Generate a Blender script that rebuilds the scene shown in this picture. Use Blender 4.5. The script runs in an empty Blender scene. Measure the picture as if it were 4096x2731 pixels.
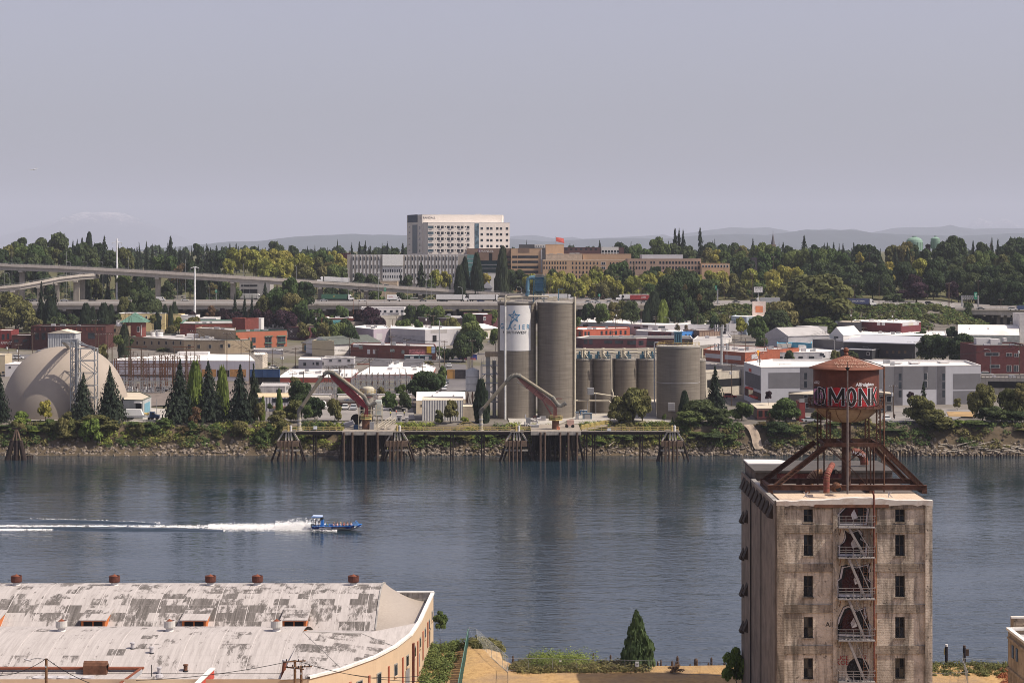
import bpy,bmesh,math,random
import mathutils
from mathutils import Matrix,noise as mnoise
V_=mathutils.Vector
R=math.radians
sc=bpy.context.scene
COL=sc.collection
RND=random.Random(7)
F,H,YH=2000.0,62.0,250.0
K=0.10885
IM={'R':(0,0,1),'F':(0,0,.43537),'E':(725,450,.1484),'T':(737.5,345,.09886),'Z':(287.5,500,.04252),'N':(900,600,.05277),'W':(0,495,.1488),'S':(475,270,.06378),'U':(280,360,.06378),'V':(450,360,.06378),'G':(812.5,512.5,.10854)}
for _i in range(4):
 IM['A%d'%_i]=(256*_i,212.5,K)
 IM['B%d'%_i]=(256*_i,312.5,K)
 IM['C%d'%_i]=(256*_i,557.5,K)
def q(im,x,y):
 a=IM[im]
 return a[0]+x*a[2],a[1]+y*a[2]
def at(px,py,Y):
 return V_(((px-512)*Y/F,Y,H-(py-YH)*Y/F))
def onz(px,py,z):
 Y=F*(H-z)/(py-YH)
 return V_(((px-512)*Y/F,Y,z))
def qa(im,x,y,Y):
 return at(*q(im,x,y),Y)
def LT_(t,x):
 if x<=t[0][0]:return t[0][1]
 for(a,b),(c,d)in zip(t,t[1:]):
  if x<=c:return b+(d-b)*(x-a)/(c-a)
 return t[-1][1]
def sst(a,b,x):
 t=max(0.,min(1.,(x-a)/(b-a)))
 return t*t*(3-2*t)
BASE=[(595,-4),(603,-1.0),(606,.5),(609.5,4),(613,8.2),(618,9),(720,9),(820,10.6),(900,12),(1000,15),(1140,20),(1230,25),(1320,29),(1500,38),(1750,44),(2000,48),(3000,54),(6000,55),(60000,55)]
EMB=[(1068,0),(1085,4.5),(1107,12),(1112,12.2),(1140,10.8),(1230,5.9),(1270,6),(1500,4),(1800,0)]
def terr(X,Y):
 z=LT_(BASE,Y)
 if Y>1015:
  px=512+F*X/Y
  s=sst(660,735,px)*(1-.95*sst(930,1000,px))
  z+=s*LT_(EMB,Y)
 return z
def G_(px,py,y0=606,y1=3000):
 Y=y0
 while Y<y1:
  X=(px-512)*Y/F
  if H-(py-YH)*Y/F<=terr(X,Y):break
  Y+=1.0
 return V_((X,Y,terr(X,Y)))
def lin(c):
 if isinstance(c,str):
  c=[int(c[i:i+2],16)/255 for i in(0,2,4)]
  c=[((v+.055)/1.055)**2.4 if v>.04045 else v/12.92 for v in c]
 return tuple(c[:3])+(1,)
class NT:
 def __init__(s,m):s.t=m.node_tree;s.m=m
 def n(s,kind,**kw):
  nd=s.t.nodes.new(kind)
  for k,v in kw.items():
   if k.startswith('i_'):nd.inputs[int(k[2:])if k[2:].isdigit()else k[2:].replace('_',' ')].default_value=v
   else:setattr(nd,k,v)
  return nd
 def l(s,a,b):s.t.links.new(a,b)
 def mixc(s,fac,a,b,mode='MIX'):
  m=s.n('ShaderNodeMix',data_type='RGBA',blend_type=mode)
  for i,v in((0,fac),(6,a),(7,b)):
   if hasattr(v,'is_linked'):s.l(v,m.inputs[i])
   else:m.inputs[i].default_value=v
  return m.outputs[2]
 def noise(s,vec,scale,detail=4,rough=.6,dist=0):
  n=s.n('ShaderNodeTexNoise')
  n.inputs['Scale'].default_value=scale;n.inputs['Detail'].default_value=detail
  n.inputs['Roughness'].default_value=rough;n.inputs['Distortion'].default_value=dist
  if vec:s.l(vec,n.inputs['Vector'])
  return n.outputs['Fac']
 def ramp(s,f,lo,hi,a=0.,b=1.):
  r=s.n('ShaderNodeMapRange',clamp=True)
  for i,v in((1,lo),(2,hi),(3,a),(4,b)):r.inputs[i].default_value=v
  s.l(f,r.inputs[0]);return r.outputs[0]
 def map(s,scale,vec=None):
  m=s.n('ShaderNodeMapping');m.inputs['Scale'].default_value=scale
  if vec is None:vec=s.n('ShaderNodeTexCoord').outputs['Object']
  s.l(vec,m.inputs['Vector']);return m.outputs[0]
 def math(s,op,a,b=None):
  m=s.n('ShaderNodeMath',operation=op)
  for i,v in((0,a),(1,b)):
   if v is None:continue
   if hasattr(v,'is_linked'):s.l(v,m.inputs[i])
   else:m.inputs[i].default_value=v
  return m.outputs[0]
def newmat(name):
 m=bpy.data.materials.new(name);m.use_nodes=True
 t=NT(m);b=m.node_tree.nodes['Principled BSDF']
 b.inputs['Specular IOR Level'].default_value=.25
 return m,t,b
MATS={}
def M(name,col=None,rough=.85,var=.18,scale=.6,metal=0.,streak=0,dirt=None,dirta=.35,bump=0.,spec=None,stretch=None):
 """weathered surface: base colour with soft patches, optional vertical streaks and dirt"""
 if name in MATS:return MATS[name]
 m,t,b=newmat(name);MATS[name]=m
 c=lin(col)
 co=t.n('ShaderNodeTexCoord').outputs['Object']
 if stretch:co=t.map(stretch,co)
 a=t.noise(co,scale,5,.65)
 lo=tuple(v*(1-var)for v in c[:3])+(1,);hi=tuple(min(1,v*(1+var))for v in c[:3])+(1,)
 cc=t.mixc(t.ramp(a,.3,.7),lo,hi)
 if streak:
  sv=t.noise(t.map((1.6,1.6,.08),co),1.3,5,.7)
  cc=t.mixc(t.ramp(sv,.48,.75,0,streak),cc,lin(dirt or(.05,.04,.035)))
 if dirt and not streak:
  sv=t.noise(co,scale*.35,6,.75)
  cc=t.mixc(t.ramp(sv,.5,.68,0,dirta),cc,lin(dirt))
 t.l(cc,b.inputs['Base Color'])
 b.inputs['Roughness'].default_value=rough;b.inputs['Metallic'].default_value=metal
 if spec is not None:b.inputs['Specular IOR Level'].default_value=spec
 if bump:
  bp=t.n('ShaderNodeBump');bp.inputs['Strength'].default_value=bump;bp.inputs['Distance'].default_value=.1
  t.l(t.noise(co,scale*4,4,.7),bp.inputs['Height']);t.l(bp.outputs[0],b.inputs['Normal'])
 return m
def Mcol(name,rough=.35,metal=0.,var=.1):
 """colour taken from the object it is on (paint of cars, clothes)"""
 if name in MATS:return MATS[name]
 m,t,b=newmat(name);MATS[name]=m
 oi=t.n('ShaderNodeObjectInfo').outputs['Color']
 nz=t.noise(t.n('ShaderNodeTexCoord').outputs['Object'],2.5)
 t.l(t.mixc(t.ramp(nz,.3,.7,0,var*3),oi,(.12,.11,.1,1)),b.inputs['Base Color'])
 b.inputs['Roughness'].default_value=rough;b.inputs['Metallic'].default_value=metal
 b.inputs['Specular IOR Level'].default_value=.5
 return m
def Mleaf(name,dark,light,trans=.0):
 if name in MATS:return MATS[name]
 m,t,b=newmat(name);MATS[name]=m
 ri=t.n('ShaderNodeNewGeometry').outputs['Random Per Island']
 oi=t.n('ShaderNodeObjectInfo').outputs['Random']
 cl=t.noise(t.n('ShaderNodeTexCoord').outputs['Object'],.55,3)
 f=t.math('MULTIPLY_ADD',ri,.45);t.t.nodes[-1].inputs[2].default_value=0
 f=t.math('ADD',f,t.ramp(cl,.35,.7,0,.6))
 cc=t.mixc(f,lin(dark),lin(light))
 tr=t.n('ShaderNodeBsdfTranslucent');ms=t.n('ShaderNodeMixShader');ms.inputs[0].default_value=.28
 hs=t.n('ShaderNodeHueSaturation')
 t.l(t.ramp(oi,0,1,.48,.53),hs.inputs['Hue'])
 t.l(t.ramp(t.n('ShaderNodeObjectInfo').outputs['Random'],0,1,1.2,.75),hs.inputs['Value'])
 hs.inputs['Saturation'].default_value=.95
 t.l(cc,hs.inputs['Color']);t.l(hs.outputs[0],b.inputs['Base Color'])
 b.inputs['Roughness'].default_value=.75;b.inputs['Specular IOR Level'].default_value=.15
 t.l(hs.outputs[0],tr.inputs[0]);t.l(b.outputs[0],ms.inputs[1]);t.l(tr.outputs[0],ms.inputs[2]);t.l(ms.outputs[0],m.node_tree.nodes['Material Output'].inputs[0])
 return m
def Mcorr(name,col=None,pitch=.5,axis='X',var=.1,streak=.25,dirt=(.08,.06,.05),rough=.6):
 """ribbed sheet metal"""
 if name in MATS:return MATS[name]
 m,t,b=newmat(name);MATS[name]=m
 co=t.n('ShaderNodeTexCoord').outputs['Object']
 w=t.n('ShaderNodeTexWave',wave_type='BANDS',bands_direction=axis,wave_profile='SIN')
 w.inputs['Scale'].default_value=.314/pitch;t.l(co,w.inputs['Vector'])
 c=lin(col)
 a=t.noise(co,.5,5)
 cc=t.mixc(t.ramp(a,.3,.7),tuple(v*(1-var)for v in c[:3])+(1,),tuple(min(1,v*(1+var))for v in c[:3])+(1,))
 if streak:
  sv=t.noise(t.map((1.5,1.5,.1),co),1.1,5,.7)
  cc=t.mixc(t.ramp(sv,.5,.75,0,streak),cc,lin(dirt))
 t.l(cc,b.inputs['Base Color']);b.inputs['Roughness'].default_value=rough
 bp=t.n('ShaderNodeBump');bp.inputs['Strength'].default_value=.8;bp.inputs['Distance'].default_value=pitch*.3
 t.l(w.outputs['Fac'],bp.inputs['Height']);t.l(bp.outputs[0],b.inputs['Normal'])
 return m
def Mglass(name,col=(.02,.025,.03),rough=.12,spec=.5):
 if name in MATS:return MATS[name]
 m,t,b=newmat(name);MATS[name]=m
 a=t.noise(t.n('ShaderNodeTexCoord').outputs['Object'],.35,2)
 c=lin(col)
 t.l(t.mixc(t.ramp(a,.35,.65),tuple(v*.5 for v in c[:3])+(1,),tuple(v*1.6 for v in c[:3])+(1,)),b.inputs['Base Color'])
 b.inputs['Roughness'].default_value=rough;b.inputs['Specular IOR Level'].default_value=spec
 return m
class MB:
 def __init__(s):s.v=[];s.f=[];s.mi=[]
 def face(s,pts,mi=0):
  n=len(s.v);s.v+=[tuple(p)for p in pts];s.f.append(tuple(range(n,n+len(pts))));s.mi.append(mi);return s
 def raw(s,vs,fs,mi=0):
  n=len(s.v);s.v+=[tuple(p)for p in vs]
  for f in fs:s.f.append(tuple(i+n for i in f));s.mi.append(mi)
  return s
 def box(s,x0,x1,y0,y1,z0,z1,mi=0):
  vs=[(x,y,z)for z in(z0,z1)for y in(y0,y1)for x in(x0,x1)]
  return s.raw(vs,[(0,2,3,1),(4,5,7,6),(0,1,5,4),(2,6,7,3),(0,4,6,2),(1,3,7,5)],mi)
 def obox(s,c,ax,ay,az,mi=0):
  c,ax,ay,az=V_(c),V_(ax),V_(ay),V_(az)
  vs=[c+ax*i+ay*j+az*k for k in(-1,1)for j in(-1,1)for i in(-1,1)]
  fs=[(0,2,3,1),(4,5,7,6),(0,1,5,4),(2,6,7,3),(0,4,6,2),(1,3,7,5)]
  if ax.cross(ay).dot(az)<0:fs=[f[::-1]for f in fs]
  return s.raw(vs,fs,mi)
 def bar(s,p,q_,r,n=4,r2=None,cap=True,mi=0):
  p,q_=V_(p),V_(q_);d=q_-p
  if d.length<1e-6:return s
  d.normalize();u=d.orthogonal().normalized()
  if n==4:
   up=V_((0,0,1))if abs(d.z)<.95 else V_((0,1,0))
   u=d.cross(up).normalized();v=d.cross(u)
   u,v=(u+v).normalized(),(u-v).normalized()*-1
   v=d.cross(u)
  else:v=d.cross(u)
  if r2 is None:r2=r
  vs=[]
  for c,rr in((p,r),(q_,r2)):
   for i in range(n):
    a=2*math.pi*i/n
    vs.append(c+(u*math.cos(a)+v*math.sin(a))*rr)
  fs=[(i,(i+1)%n,n+(i+1)%n,n+i)for i in range(n)]
  if cap:fs+=[tuple(range(n))[::-1],tuple(range(n,2*n))]
  return s.raw(vs,fs,mi)
 def path(s,pts,r,n=6,mi=0):
  for a,b in zip(pts,pts[1:]):s.bar(a,b,r,n,mi=mi)
  return s
 def lathe(s,prof,n=24,c=(0,0,0),mi=0,a0=0.,a1=None):
  cx,cy,cz=c;full=a1 is None
  if full:a1=a0+2*math.pi
  m=n if full else n+1
  vs=[]
  for r,z in prof:
   for i in range(m):
    a=a0+(a1-a0)*i/n
    vs.append((cx+r*math.cos(a),cy+r*math.sin(a),cz+z))
  fs=[]
  for k in range(len(prof)-1):
   for i in range(n):
    j=(i+1)%m
    fs.append((k*m+i,k*m+j,(k+1)*m+j,(k+1)*m+i))
  return s.raw(vs,fs,mi)
 def prism(s,poly,z0,z1,top=True,bot=False,mi=0):
  n=len(poly)
  vs=[(p[0],p[1],z0)for p in poly]+[(p[0],p[1],z1)for p in poly]
  fs=[(i,(i+1)%n,n+(i+1)%n,n+i)for i in range(n)]
  if top:fs.append(tuple(range(n,2*n)))
  if bot:fs.append(tuple(range(n))[::-1])
  return s.raw(vs,fs,mi)
 def mesh(s,name,mats,off=None,smooth=False):
  me=bpy.data.meshes.new(name)
  vs=s.v if off is None else[(x-off[0],y-off[1],z-off[2])for x,y,z in s.v]
  me.from_pydata(vs,[],s.f)
  for m in(mats if isinstance(mats,(list,tuple))else[mats]):me.materials.append(m)
  if any(s.mi):me.polygons.foreach_set('material_index',s.mi)
  if smooth:me.polygons.foreach_set('use_smooth',[True]*len(s.f))
  me.update();return me
def ccw(poly):
 a=sum(p[0]*r[1]-r[0]*p[1]for p,r in zip(poly,poly[1:]+poly[:1]))
 return list(poly)if a>0 else list(poly)[::-1]
def inset(poly,d):
 """offset a counter-clockwise polygon inwards by d"""
 n=len(poly);out=[]
 for i in range(n):
  a,b,c=V_(poly[i-1][:2]),V_(poly[i][:2]),V_(poly[(i+1)%n][:2])
  e1,e2=(b-a).normalized(),(c-b).normalized()
  n1,n2=V_((-e1.y,e1.x)),V_((-e2.y,e2.x))
  k=n1+n2;k=k/max(.3,k.length_squared)*2
  out.append((b.x+k.x*d,b.y+k.y*d))
 return out
def tag(o,label=None,cat=None,group=None,kind=None):
 if label:o['label']=label
 if cat:o['category']=cat
 if group:o['group']=group
 if kind:o['kind']=kind
 return o
def thing(name,label,cat,loc,rz=0,group=None):
 o=bpy.data.objects.new(name,None);COL.objects.link(o)
 o.location=loc;o.rotation_euler=(0,0,rz);o.empty_display_size=.5
 o['_l']=0;del o['_l']
 return tag(o,label,cat,group)
def P_(name,mb,mat,parent,smooth=False,local=False,label=None):
 """a mesh under its thing; world coordinates are moved to the thing's base"""
 root=parent
 while root.parent:root=root.parent
 off=None if local else root.location
 o=bpy.data.objects.new(name,mb if isinstance(mb,bpy.types.Mesh)else mb.mesh(name,mat,off,smooth))
 COL.objects.link(o);o.parent=parent
 if label:o['label']=label
 return o
def S_(name,mb,mat,label=None,cat=None,group=None,kind=None,smooth=False):
 """a top-level thing that is one mesh (origin at its base when it is a thing)"""
 off=None
 if kind is None and mb.v:
  xs,ys,zs=zip(*mb.v);off=((min(xs)+max(xs))/2,(min(ys)+max(ys))/2,min(zs))
 o=bpy.data.objects.new(name,mb.mesh(name,mat,off,smooth));COL.objects.link(o)
 if off:o.location=off
 return tag(o,label,cat,group,kind)
def copy_tree(o,parent=None):
 c=o.copy();COL.objects.link(c)
 if parent is not None:c.parent=parent
 for ch in KIDS(o):copy_tree(ch,c)
 return c
_kids={}
def KIDS(o):
 return list(o.children)
def ordinal(n):
 w=['first','second','third','fourth','fifth','sixth','seventh','eighth','ninth','tenth','eleventh','twelfth','thirteenth','fourteenth','fifteenth','sixteenth','seventeenth','eighteenth','nineteenth']
 if n<=19:return w[n-1]
 tens={2:'twent',3:'thirt',4:'fort',5:'fift',6:'sixt',7:'sevent',8:'eight',9:'ninet'}[n//10]
 return tens+'ieth' if n%10==0 else tens+'y-'+w[n%10-1]
PEND={}
def later(o,key,fmt):
 """label with a left-to-right ordinal among the things that look alike in the same place; fmt holds {n}"""
 PEND.setdefault((key,fmt),[]).append(o)
def flush_labels():
 for(key,fmt),os_ in PEND.items():
  os_.sort(key=lambda o:o.location.x/max(1,o.location.y))
  for i,o in enumerate(os_):
   if len(os_)==1:n='only'
   elif i==0:n='leftmost'
   elif i==len(os_)-1:n='rightmost'
   else:n=ordinal(i+1)+' from left'
   o['label']=fmt.replace('{n}',n)
def text_mesh(body,size=1.,align='CENTER',offset=0.,ext=0.,step=None):
 cu=bpy.data.curves.new('t','FONT');cu.body=body;cu.size=size;cu.align_x=align;cu.offset=offset;cu.extrude=ext
 cu.resolution_u=3
 ob=bpy.data.objects.new('t',cu);COL.objects.link(ob)
 dg=bpy.context.evaluated_depsgraph_get()
 me=bpy.data.meshes.new_from_object(ob.evaluated_get(dg))
 bpy.data.objects.remove(ob);bpy.data.curves.remove(cu)
 bm=bmesh.new();bm.from_mesh(me);bpy.data.meshes.remove(me)
 bmesh.ops.remove_doubles(bm,verts=bm.verts,dist=1e-5)
 if step:
  xs=[v.co.x for v in bm.verts]
  x=min(xs)+step
  while x<max(xs):
   bmesh.ops.bisect_plane(bm,geom=bm.verts[:]+bm.edges[:]+bm.faces[:],plane_co=(x,0,0),plane_no=(1,0,0));x+=step
 mb=MB();bm.verts.index_update()
 mb.raw([v.co.copy()for v in bm.verts],[tuple(v.index for v in f.verts)for f in bm.faces]);bm.free()
 return mb
def to_(body,o,ux,uz,size,out,sx=1.,bold=.0):
 """flat lettering: origin o, reading direction ux, up uz, pushed out along out"""
 t=text_mesh(body,size,offset=bold);m=MB();o,ux,uz,out=V_(o),V_(ux),V_(uz),V_(out)
 m.raw([o+ux*v[0]*sx+uz*v[1]+out for v in t.v],t.f);return m
SUN_AZ,SUN_EL=R(76),R(52.5)
cam=bpy.data.cameras.new('camera');co=bpy.data.objects.new('camera',cam);COL.objects.link(co)
co.location=(0,0,H);co.rotation_euler=(R(90),0,0)
cam.sensor_width=36;cam.lens=36*F/1024;cam.shift_y=-(341-YH)/1024
cam.clip_start=1;cam.clip_end=200000
sc.camera=co
sdir=V_((math.cos(SUN_EL)*math.sin(SUN_AZ),-math.cos(SUN_EL)*math.cos(SUN_AZ),math.sin(SUN_EL)))
sl=bpy.data.lights.new('sun','SUN');sl.energy=5.0;sl.angle=R(.5);sl.color=(1,.90,.76)
so=bpy.data.objects.new('sun',sl);COL.objects.link(so)
so.rotation_euler=sdir.to_track_quat('Z','Y').to_euler();so.location=(60,-60,120)
w=bpy.data.worlds.new('World');sc.world=w;w.use_nodes=True
t=NT(w);bg=w.node_tree.nodes['Background']
sky=t.n('ShaderNodeTexSky',sky_type='NISHITA');sky.sun_disc=False
sky.sun_elevation=SUN_EL;sky.sun_rotation=math.atan2(sdir.x,sdir.y)
sky.altitude=60;sky.air_density=1.0;sky.dust_density=3.0;sky.ozone_density=2.0
hs=t.n('ShaderNodeHueSaturation');hs.inputs['Saturation'].default_value=.42;hs.inputs['Hue'].default_value=.53
t.l(sky.outputs[0],hs.inputs['Color']);t.l(t.mixc(1.,hs.outputs[0],(1.0,.97,1.07,1),'MULTIPLY'),bg.inputs[0]);bg.inputs[1].default_value=.118
sc.view_settings.view_transform='Standard';sc.view_settings.look='None';sc.view_settings.gamma=1
sc.view_settings.use_curve_mapping=False;sc.view_settings.exposure=.1
sc.cycles.use_denoising=True;sc.cycles.denoising_prefilter='ACCURATE';sc.cycles.filter_width=.95
sc.cycles.max_bounces=5;sc.cycles.diffuse_bounces=2;sc.cycles.glossy_bounces=2;sc.cycles.transparent_max_bounces=6
sc.cycles.volume_bounces=0
def build_haze():
 m=bpy.data.materials.new('haze_air');m.use_nodes=True
 nt=m.node_tree;nt.nodes.remove(nt.nodes['Principled BSDF'])
 v=nt.nodes.new('ShaderNodeVolumePrincipled');v.inputs['Color'].default_value=(.80,.85,1,1)
 v.inputs['Density'].default_value=4.6e-5;v.inputs['Anisotropy'].default_value=.0
 nt.links.new(v.outputs[0],nt.nodes['Material Output'].inputs['Volume'])
 b=MB().box(-30000,30000,-400,52000,-9,1250)
 return S_('haze',b,m,kind='stuff')
build_haze()
def ground():
 m,t,b=newmat('ground_soil')
 g=t.n('ShaderNodeNewGeometry').outputs['Position']
 a=t.noise(g,.035,6,.6);a2=t.noise(g,.4,5,.7);a3=t.noise(g,.012,4,.55)
 c=t.mixc(t.ramp(a,.38,.62),lin((.13,.115,.10)),lin((.21,.185,.16)))
 c=t.mixc(t.ramp(a2,.35,.75,0,.6),c,lin((.11,.1,.09)))
 c=t.mixc(t.ramp(a3,.53,.6,0,.75),c,lin((.10,.095,.045)))
 sx=t.n('ShaderNodeSeparateXYZ');t.l(g,sx.inputs[0])
 hill=t.ramp(sx.outputs[1],1150,1260)
 c=t.mixc(hill,c,t.mixc(t.ramp(a2,.35,.65),lin((.05,.055,.02)),lin((.13,.115,.05))))
 bank=t.ramp(sx.outputs[1],612,616,1,0)
 c=t.mixc(bank,c,t.mixc(t.ramp(a2,.3,.7),lin((.05,.04,.025)),lin((.13,.095,.06))))
 t.l(c,b.inputs['Base Color']);b.inputs['Roughness'].default_value=.95
 ys=[595,599,603,604.5,606,607.7,609.5,611,613,615,618]+list(range(640,1000,40))+list(range(1000,1300,10))+[1320,1400,1500,1600,1750,2000,2500,3000,4000,6000,10000,20000,35000,50000]
 xs=list(range(-500,1525,12))
 mb=MB();vs=[]
 for Y in ys:
  for p in xs:
   X=(p-512)*Y/F
   n=0 if Y>3000 else mnoise.noise(V_((X*.02,Y*.02,0)))*(.5 if Y<612 else.25)
   vs.append((X,Y,terr(X,Y)+n))
 n=len(xs)
 mb.raw(vs,[(j*n+i,j*n+i+1,(j+1)*n+i+1,(j+1)*n+i)for j in range(len(ys)-1)for i in range(n-1)])
 S_('ground',mb,m,kind='structure',smooth=True)
ground()
def water():
 m,t,b=newmat('river_water')
 g=t.n('ShaderNodeNewGeometry').outputs['Position']
 b.inputs['Roughness'].default_value=.05;b.inputs['IOR'].default_value=1.33;b.inputs['Specular IOR Level'].default_value=.5
 big=t.noise(t.map((.012,.02,1),g),1,4,.55,.6)
 t.l(t.mixc(t.ramp(big,.35,.65),lin((.013,.026,.036)),lin((.018,.032,.045))),b.inputs['Base Color'])
 h1=t.noise(t.map((.55,.95,1),g),1.,3,.55,.3)
 h2=t.noise(t.map((.13,.26,1),g),1.,3,.5,.5)
 wv=t.n('ShaderNodeTexWave',wave_type='BANDS',bands_direction='Y',wave_profile='SIN')
 wv.inputs['Scale'].default_value=.045;wv.inputs['Distortion'].default_value=3.;wv.inputs['Detail'].default_value=2;wv.inputs['Detail Scale'].default_value=.35
 t.l(t.map((.16,1,1),g),wv.inputs['Vector'])
 sx=t.n('ShaderNodeSeparateXYZ');t.l(g,sx.inputs[0])
 near=t.ramp(sx.outputs[1],300,400,1.,.0)
 calm=t.ramp(t.noise(t.map((.009,.02,1),g),1,3,.5,.8),.4,.62,.45,1.)
 h=t.math('MULTIPLY',h1,.9)
 h=t.math('ADD',h,t.math('MULTIPLY',h2,1.5))
 h=t.math('MULTIPLY',h,calm)
 h=t.math('ADD',h,t.math('MULTIPLY',t.math('MULTIPLY',wv.outputs['Fac'],near),.28))
 bp=t.n('ShaderNodeBump');bp.inputs['Strength'].default_value=.27;bp.inputs['Distance'].default_value=.5
 t.l(h,bp.inputs['Height']);t.l(bp.outputs[0],b.inputs['Normal'])
 mb=MB().face([(-700,150,0),(700,150,0),(700,612,0),(-700,612,0)])
 S_('river',mb,m,kind='structure')
 bed=MB().face([(-700,150,-5),(700,150,-5),(700,612,-5),(-700,612,-5)])
 S_('riverbed',bed,M('mud',(.06,.05,.04)),kind='structure')
water()
def ridge(name,pts,Y,mat,depth,zb=30,amp=1.0,seed=0):
 mb=MB();xs=[];p0,p1=pts[0][0],pts[-1][0]
 n=160;prof=[]
 for i in range(n+1):
  p=p0+(p1-p0)*i/n
  prof.append((p,LT_(pts,p)+mnoise.fractal(V_((p*.05,seed,0)),.9,2,5)*amp))
 rows=[(-1.,0.),(-.55,.45),(-.25,.8),(0,1.),(.4,.6),(1.,0.)]
 vs=[]
 for k,hgt in rows:
  for p,y in prof:
   a=at(p,y,Y);z=zb+(a.z-zb)*hgt*(1 if hgt in(0,1)else 1+.25*mnoise.noise(V_((p*.06,k*3,seed))))
   vs.append((a.x,Y+k*depth,z))
 m=n+1
 mb.raw(vs,[(j*m+i,j*m+i+1,(j+1)*m+i+1,(j+1)*m+i)for j in range(len(rows)-1)for i in range(n)])
 return S_(name,mb,mat,kind='structure',smooth=True)
def curve(*segs):
 return[q(s[0],x,y)for s in segs for x,y in s[1]]
fm=M('forested_slope',(.02,.032,.03),var=.4,scale=.004)
snow=None
def snowmat():
 m,t,b=newmat('snow_and_rock')
 g=t.n('ShaderNodeNewGeometry').outputs['Position']
 sx=t.n('ShaderNodeSeparateXYZ');t.l(g,sx.inputs[0])
 st=t.noise(t.map((.006,.006,.0012),g),1.,6,.75,1.5)
 hgt=t.ramp(sx.outputs[2],470,920,-.17,.03)
 s=t.ramp(t.math('ADD',st,hgt),.46,.54)
 t.l(t.mixc(s,lin((.05,.05,.055)),lin((.62,.55,.52))),b.inputs['Base Color'])
 return m
snow=snowmat()
ridge('distant_mountain',[(-30,250),(0,236),(20,230.5),(38,226.6),(65,217.4),(76,213.2),(84,211.6),(95,212.2),(105,211.4),(118,212.4),(126,213.2),(143,220.5),(165,230),(190,240),(209,247),(235,252)],44000,snow,5000,40,.5,1)
ridge('snowy_mountain',[(935,246),(960,233),(972,221.5),(980,218),(990,222),(997,220),(1004,218),(1018,223),(1040,236),(1060,248)],47000,snow,3500,40,.8,8)
ridge('far_hills',curve(('R',[(480,249)]),('A2',[(0,215),(200,203),(400,236),(560,220),(640,240),(900,228),(1100,220),(1400,199),(1480,225),(1600,188),(1800,160),(2000,136),(2352,136)]),('A3',[(100,150),(210,168),(450,160),(560,142),(640,160),(700,160),(780,146),(850,165),(950,184),(1150,138),(1500,130),(1600,128),(1670,111),(1760,132),(1900,148),(2100,140),(2400,142)])),27000,fm,4000,40,.5,3)
ridge('near_hills',curve(('R',[(150,250)]),('A0',[(1600,315),(1900,290),(2100,265),(2352,262)]),('A1',[(0,262),(200,236),(400,216),(650,202),(900,195),(1380,206),(2300,235)]),('A2',[(300,262),(700,240),(1100,231),(1400,241),(1650,212),(2050,192),(2352,206)]),('A3',[(30,200),(250,168),(330,155),(450,156),(600,160),(780,155),(950,184),(1300,201),(1800,212),(2100,195),(2500,180)])),19000,fm,3500,40,.5,5)
LEAF={'green':Mleaf('leaf_green',(0.0248,0.0468,0.0138),(0.181,0.2355,0.0655)),'dark':Mleaf('leaf_dark',(0.0165,0.0303,0.0138),(0.1022,0.1352,0.0492)),'yellow':Mleaf('leaf_yellow_green',(0.0757,0.0853,0.0165),(0.5325,0.4813,0.0922)),'olive':Mleaf('leaf_olive',(0.0413,0.0468,0.0165),(0.2662,0.2458,0.0819)),'spruce':Mleaf('needle_spruce',(0.0106,0.0198,0.0132),(0.0556,0.0743,0.0446)),'fir':Mleaf('needle_fir',(0.0132,0.0251,0.0145),(0.0649,0.0832,0.0416)),'purple':Mleaf('leaf_purple',(0.0158,0.0079,0.0132),(0.0694,0.0327,0.0446)),'brown':Mleaf('leaf_brown',(0.0594,0.0396,0.0198),(0.2471,0.1633,0.0743)),'bright':Mleaf('leaf_bright',(0.0482,0.0757,0.0138),(0.3195,0.3891,0.0717)),'fresh':Mleaf('leaf_fresh',(0.0385,0.0605,0.0242),(0.1945,0.253,0.0935)),'rust':Mleaf('leaf_rust',(0.132,0.0462,0.0158),(0.4324,0.1782,0.0594)),}
BARK=M('bark',(.07,.052,.04),var=.35,scale=2.)
def lq(mb,c,n,s,rnd,asp=.75):
 n=n.normalized()if n.length>1e-6 else V_((0,0,1))
 u=n.orthogonal().normalized();v=n.cross(u);a=rnd.random()*6.283
 u,v=u*math.cos(a)+v*math.sin(a),v*math.cos(a)-u*math.sin(a)
 u=u*s;v=v*s*asp
 mb.face([c-u-v*.5,c+u*.15-v,c+u+v*.3,c-u*.2+v])
def rdir(rnd):
 while 1:
  d=V_((rnd.uniform(-1,1),rnd.uniform(-1,1),rnd.uniform(-1,1)))
  if.05<d.length<1:return d.normalized()
def crown_broad(seed,nl,ls,lobes=16,low=.16,shape=1.0,top=.5):
 """unit crown: radius 1 in x/y, height 0..1"""
 rnd=random.Random(seed);mb=MB();cl=[]
 for i in range(lobes):
  zc=low+(1-low)*(.10+.8*rnd.random());zn=(zc-low)/(1-low)
  rmax=(math.sin(math.pi*min(1,zn**.75*.92+.06))**.7)*shape
  a=i*2.4+rnd.random()*.8;rr=rmax*(.25+.55*rnd.random()**.6)
  cl.append((V_((rr*math.cos(a),rr*math.sin(a),zc)),.22+.2*rnd.random()))
 cl.append((V_((.05,0,1-.16)),.26));cl.append((V_((0,0,.55)),.42))
 tot=sum(r*r for _,r in cl)
 for c,r in cl:
  for k in range(int(nl*r*r/tot)):
   d=rdir(rnd)
   if d.z<-.3 and rnd.random()<.6:d.z=-d.z
   rad=r*(.55+.5*rnd.random()**.45)
   p=c+V_((d.x*rad,d.y*rad,d.z*rad*.46))
   if p.z<low*.6:continue
   n=d+rdir(rnd)*.75;n.z+=.25
   lq(mb,p,V_((n.x,n.y,n.z*2)),ls*(.6+.8*rnd.random()),rnd)
 return mb
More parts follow.
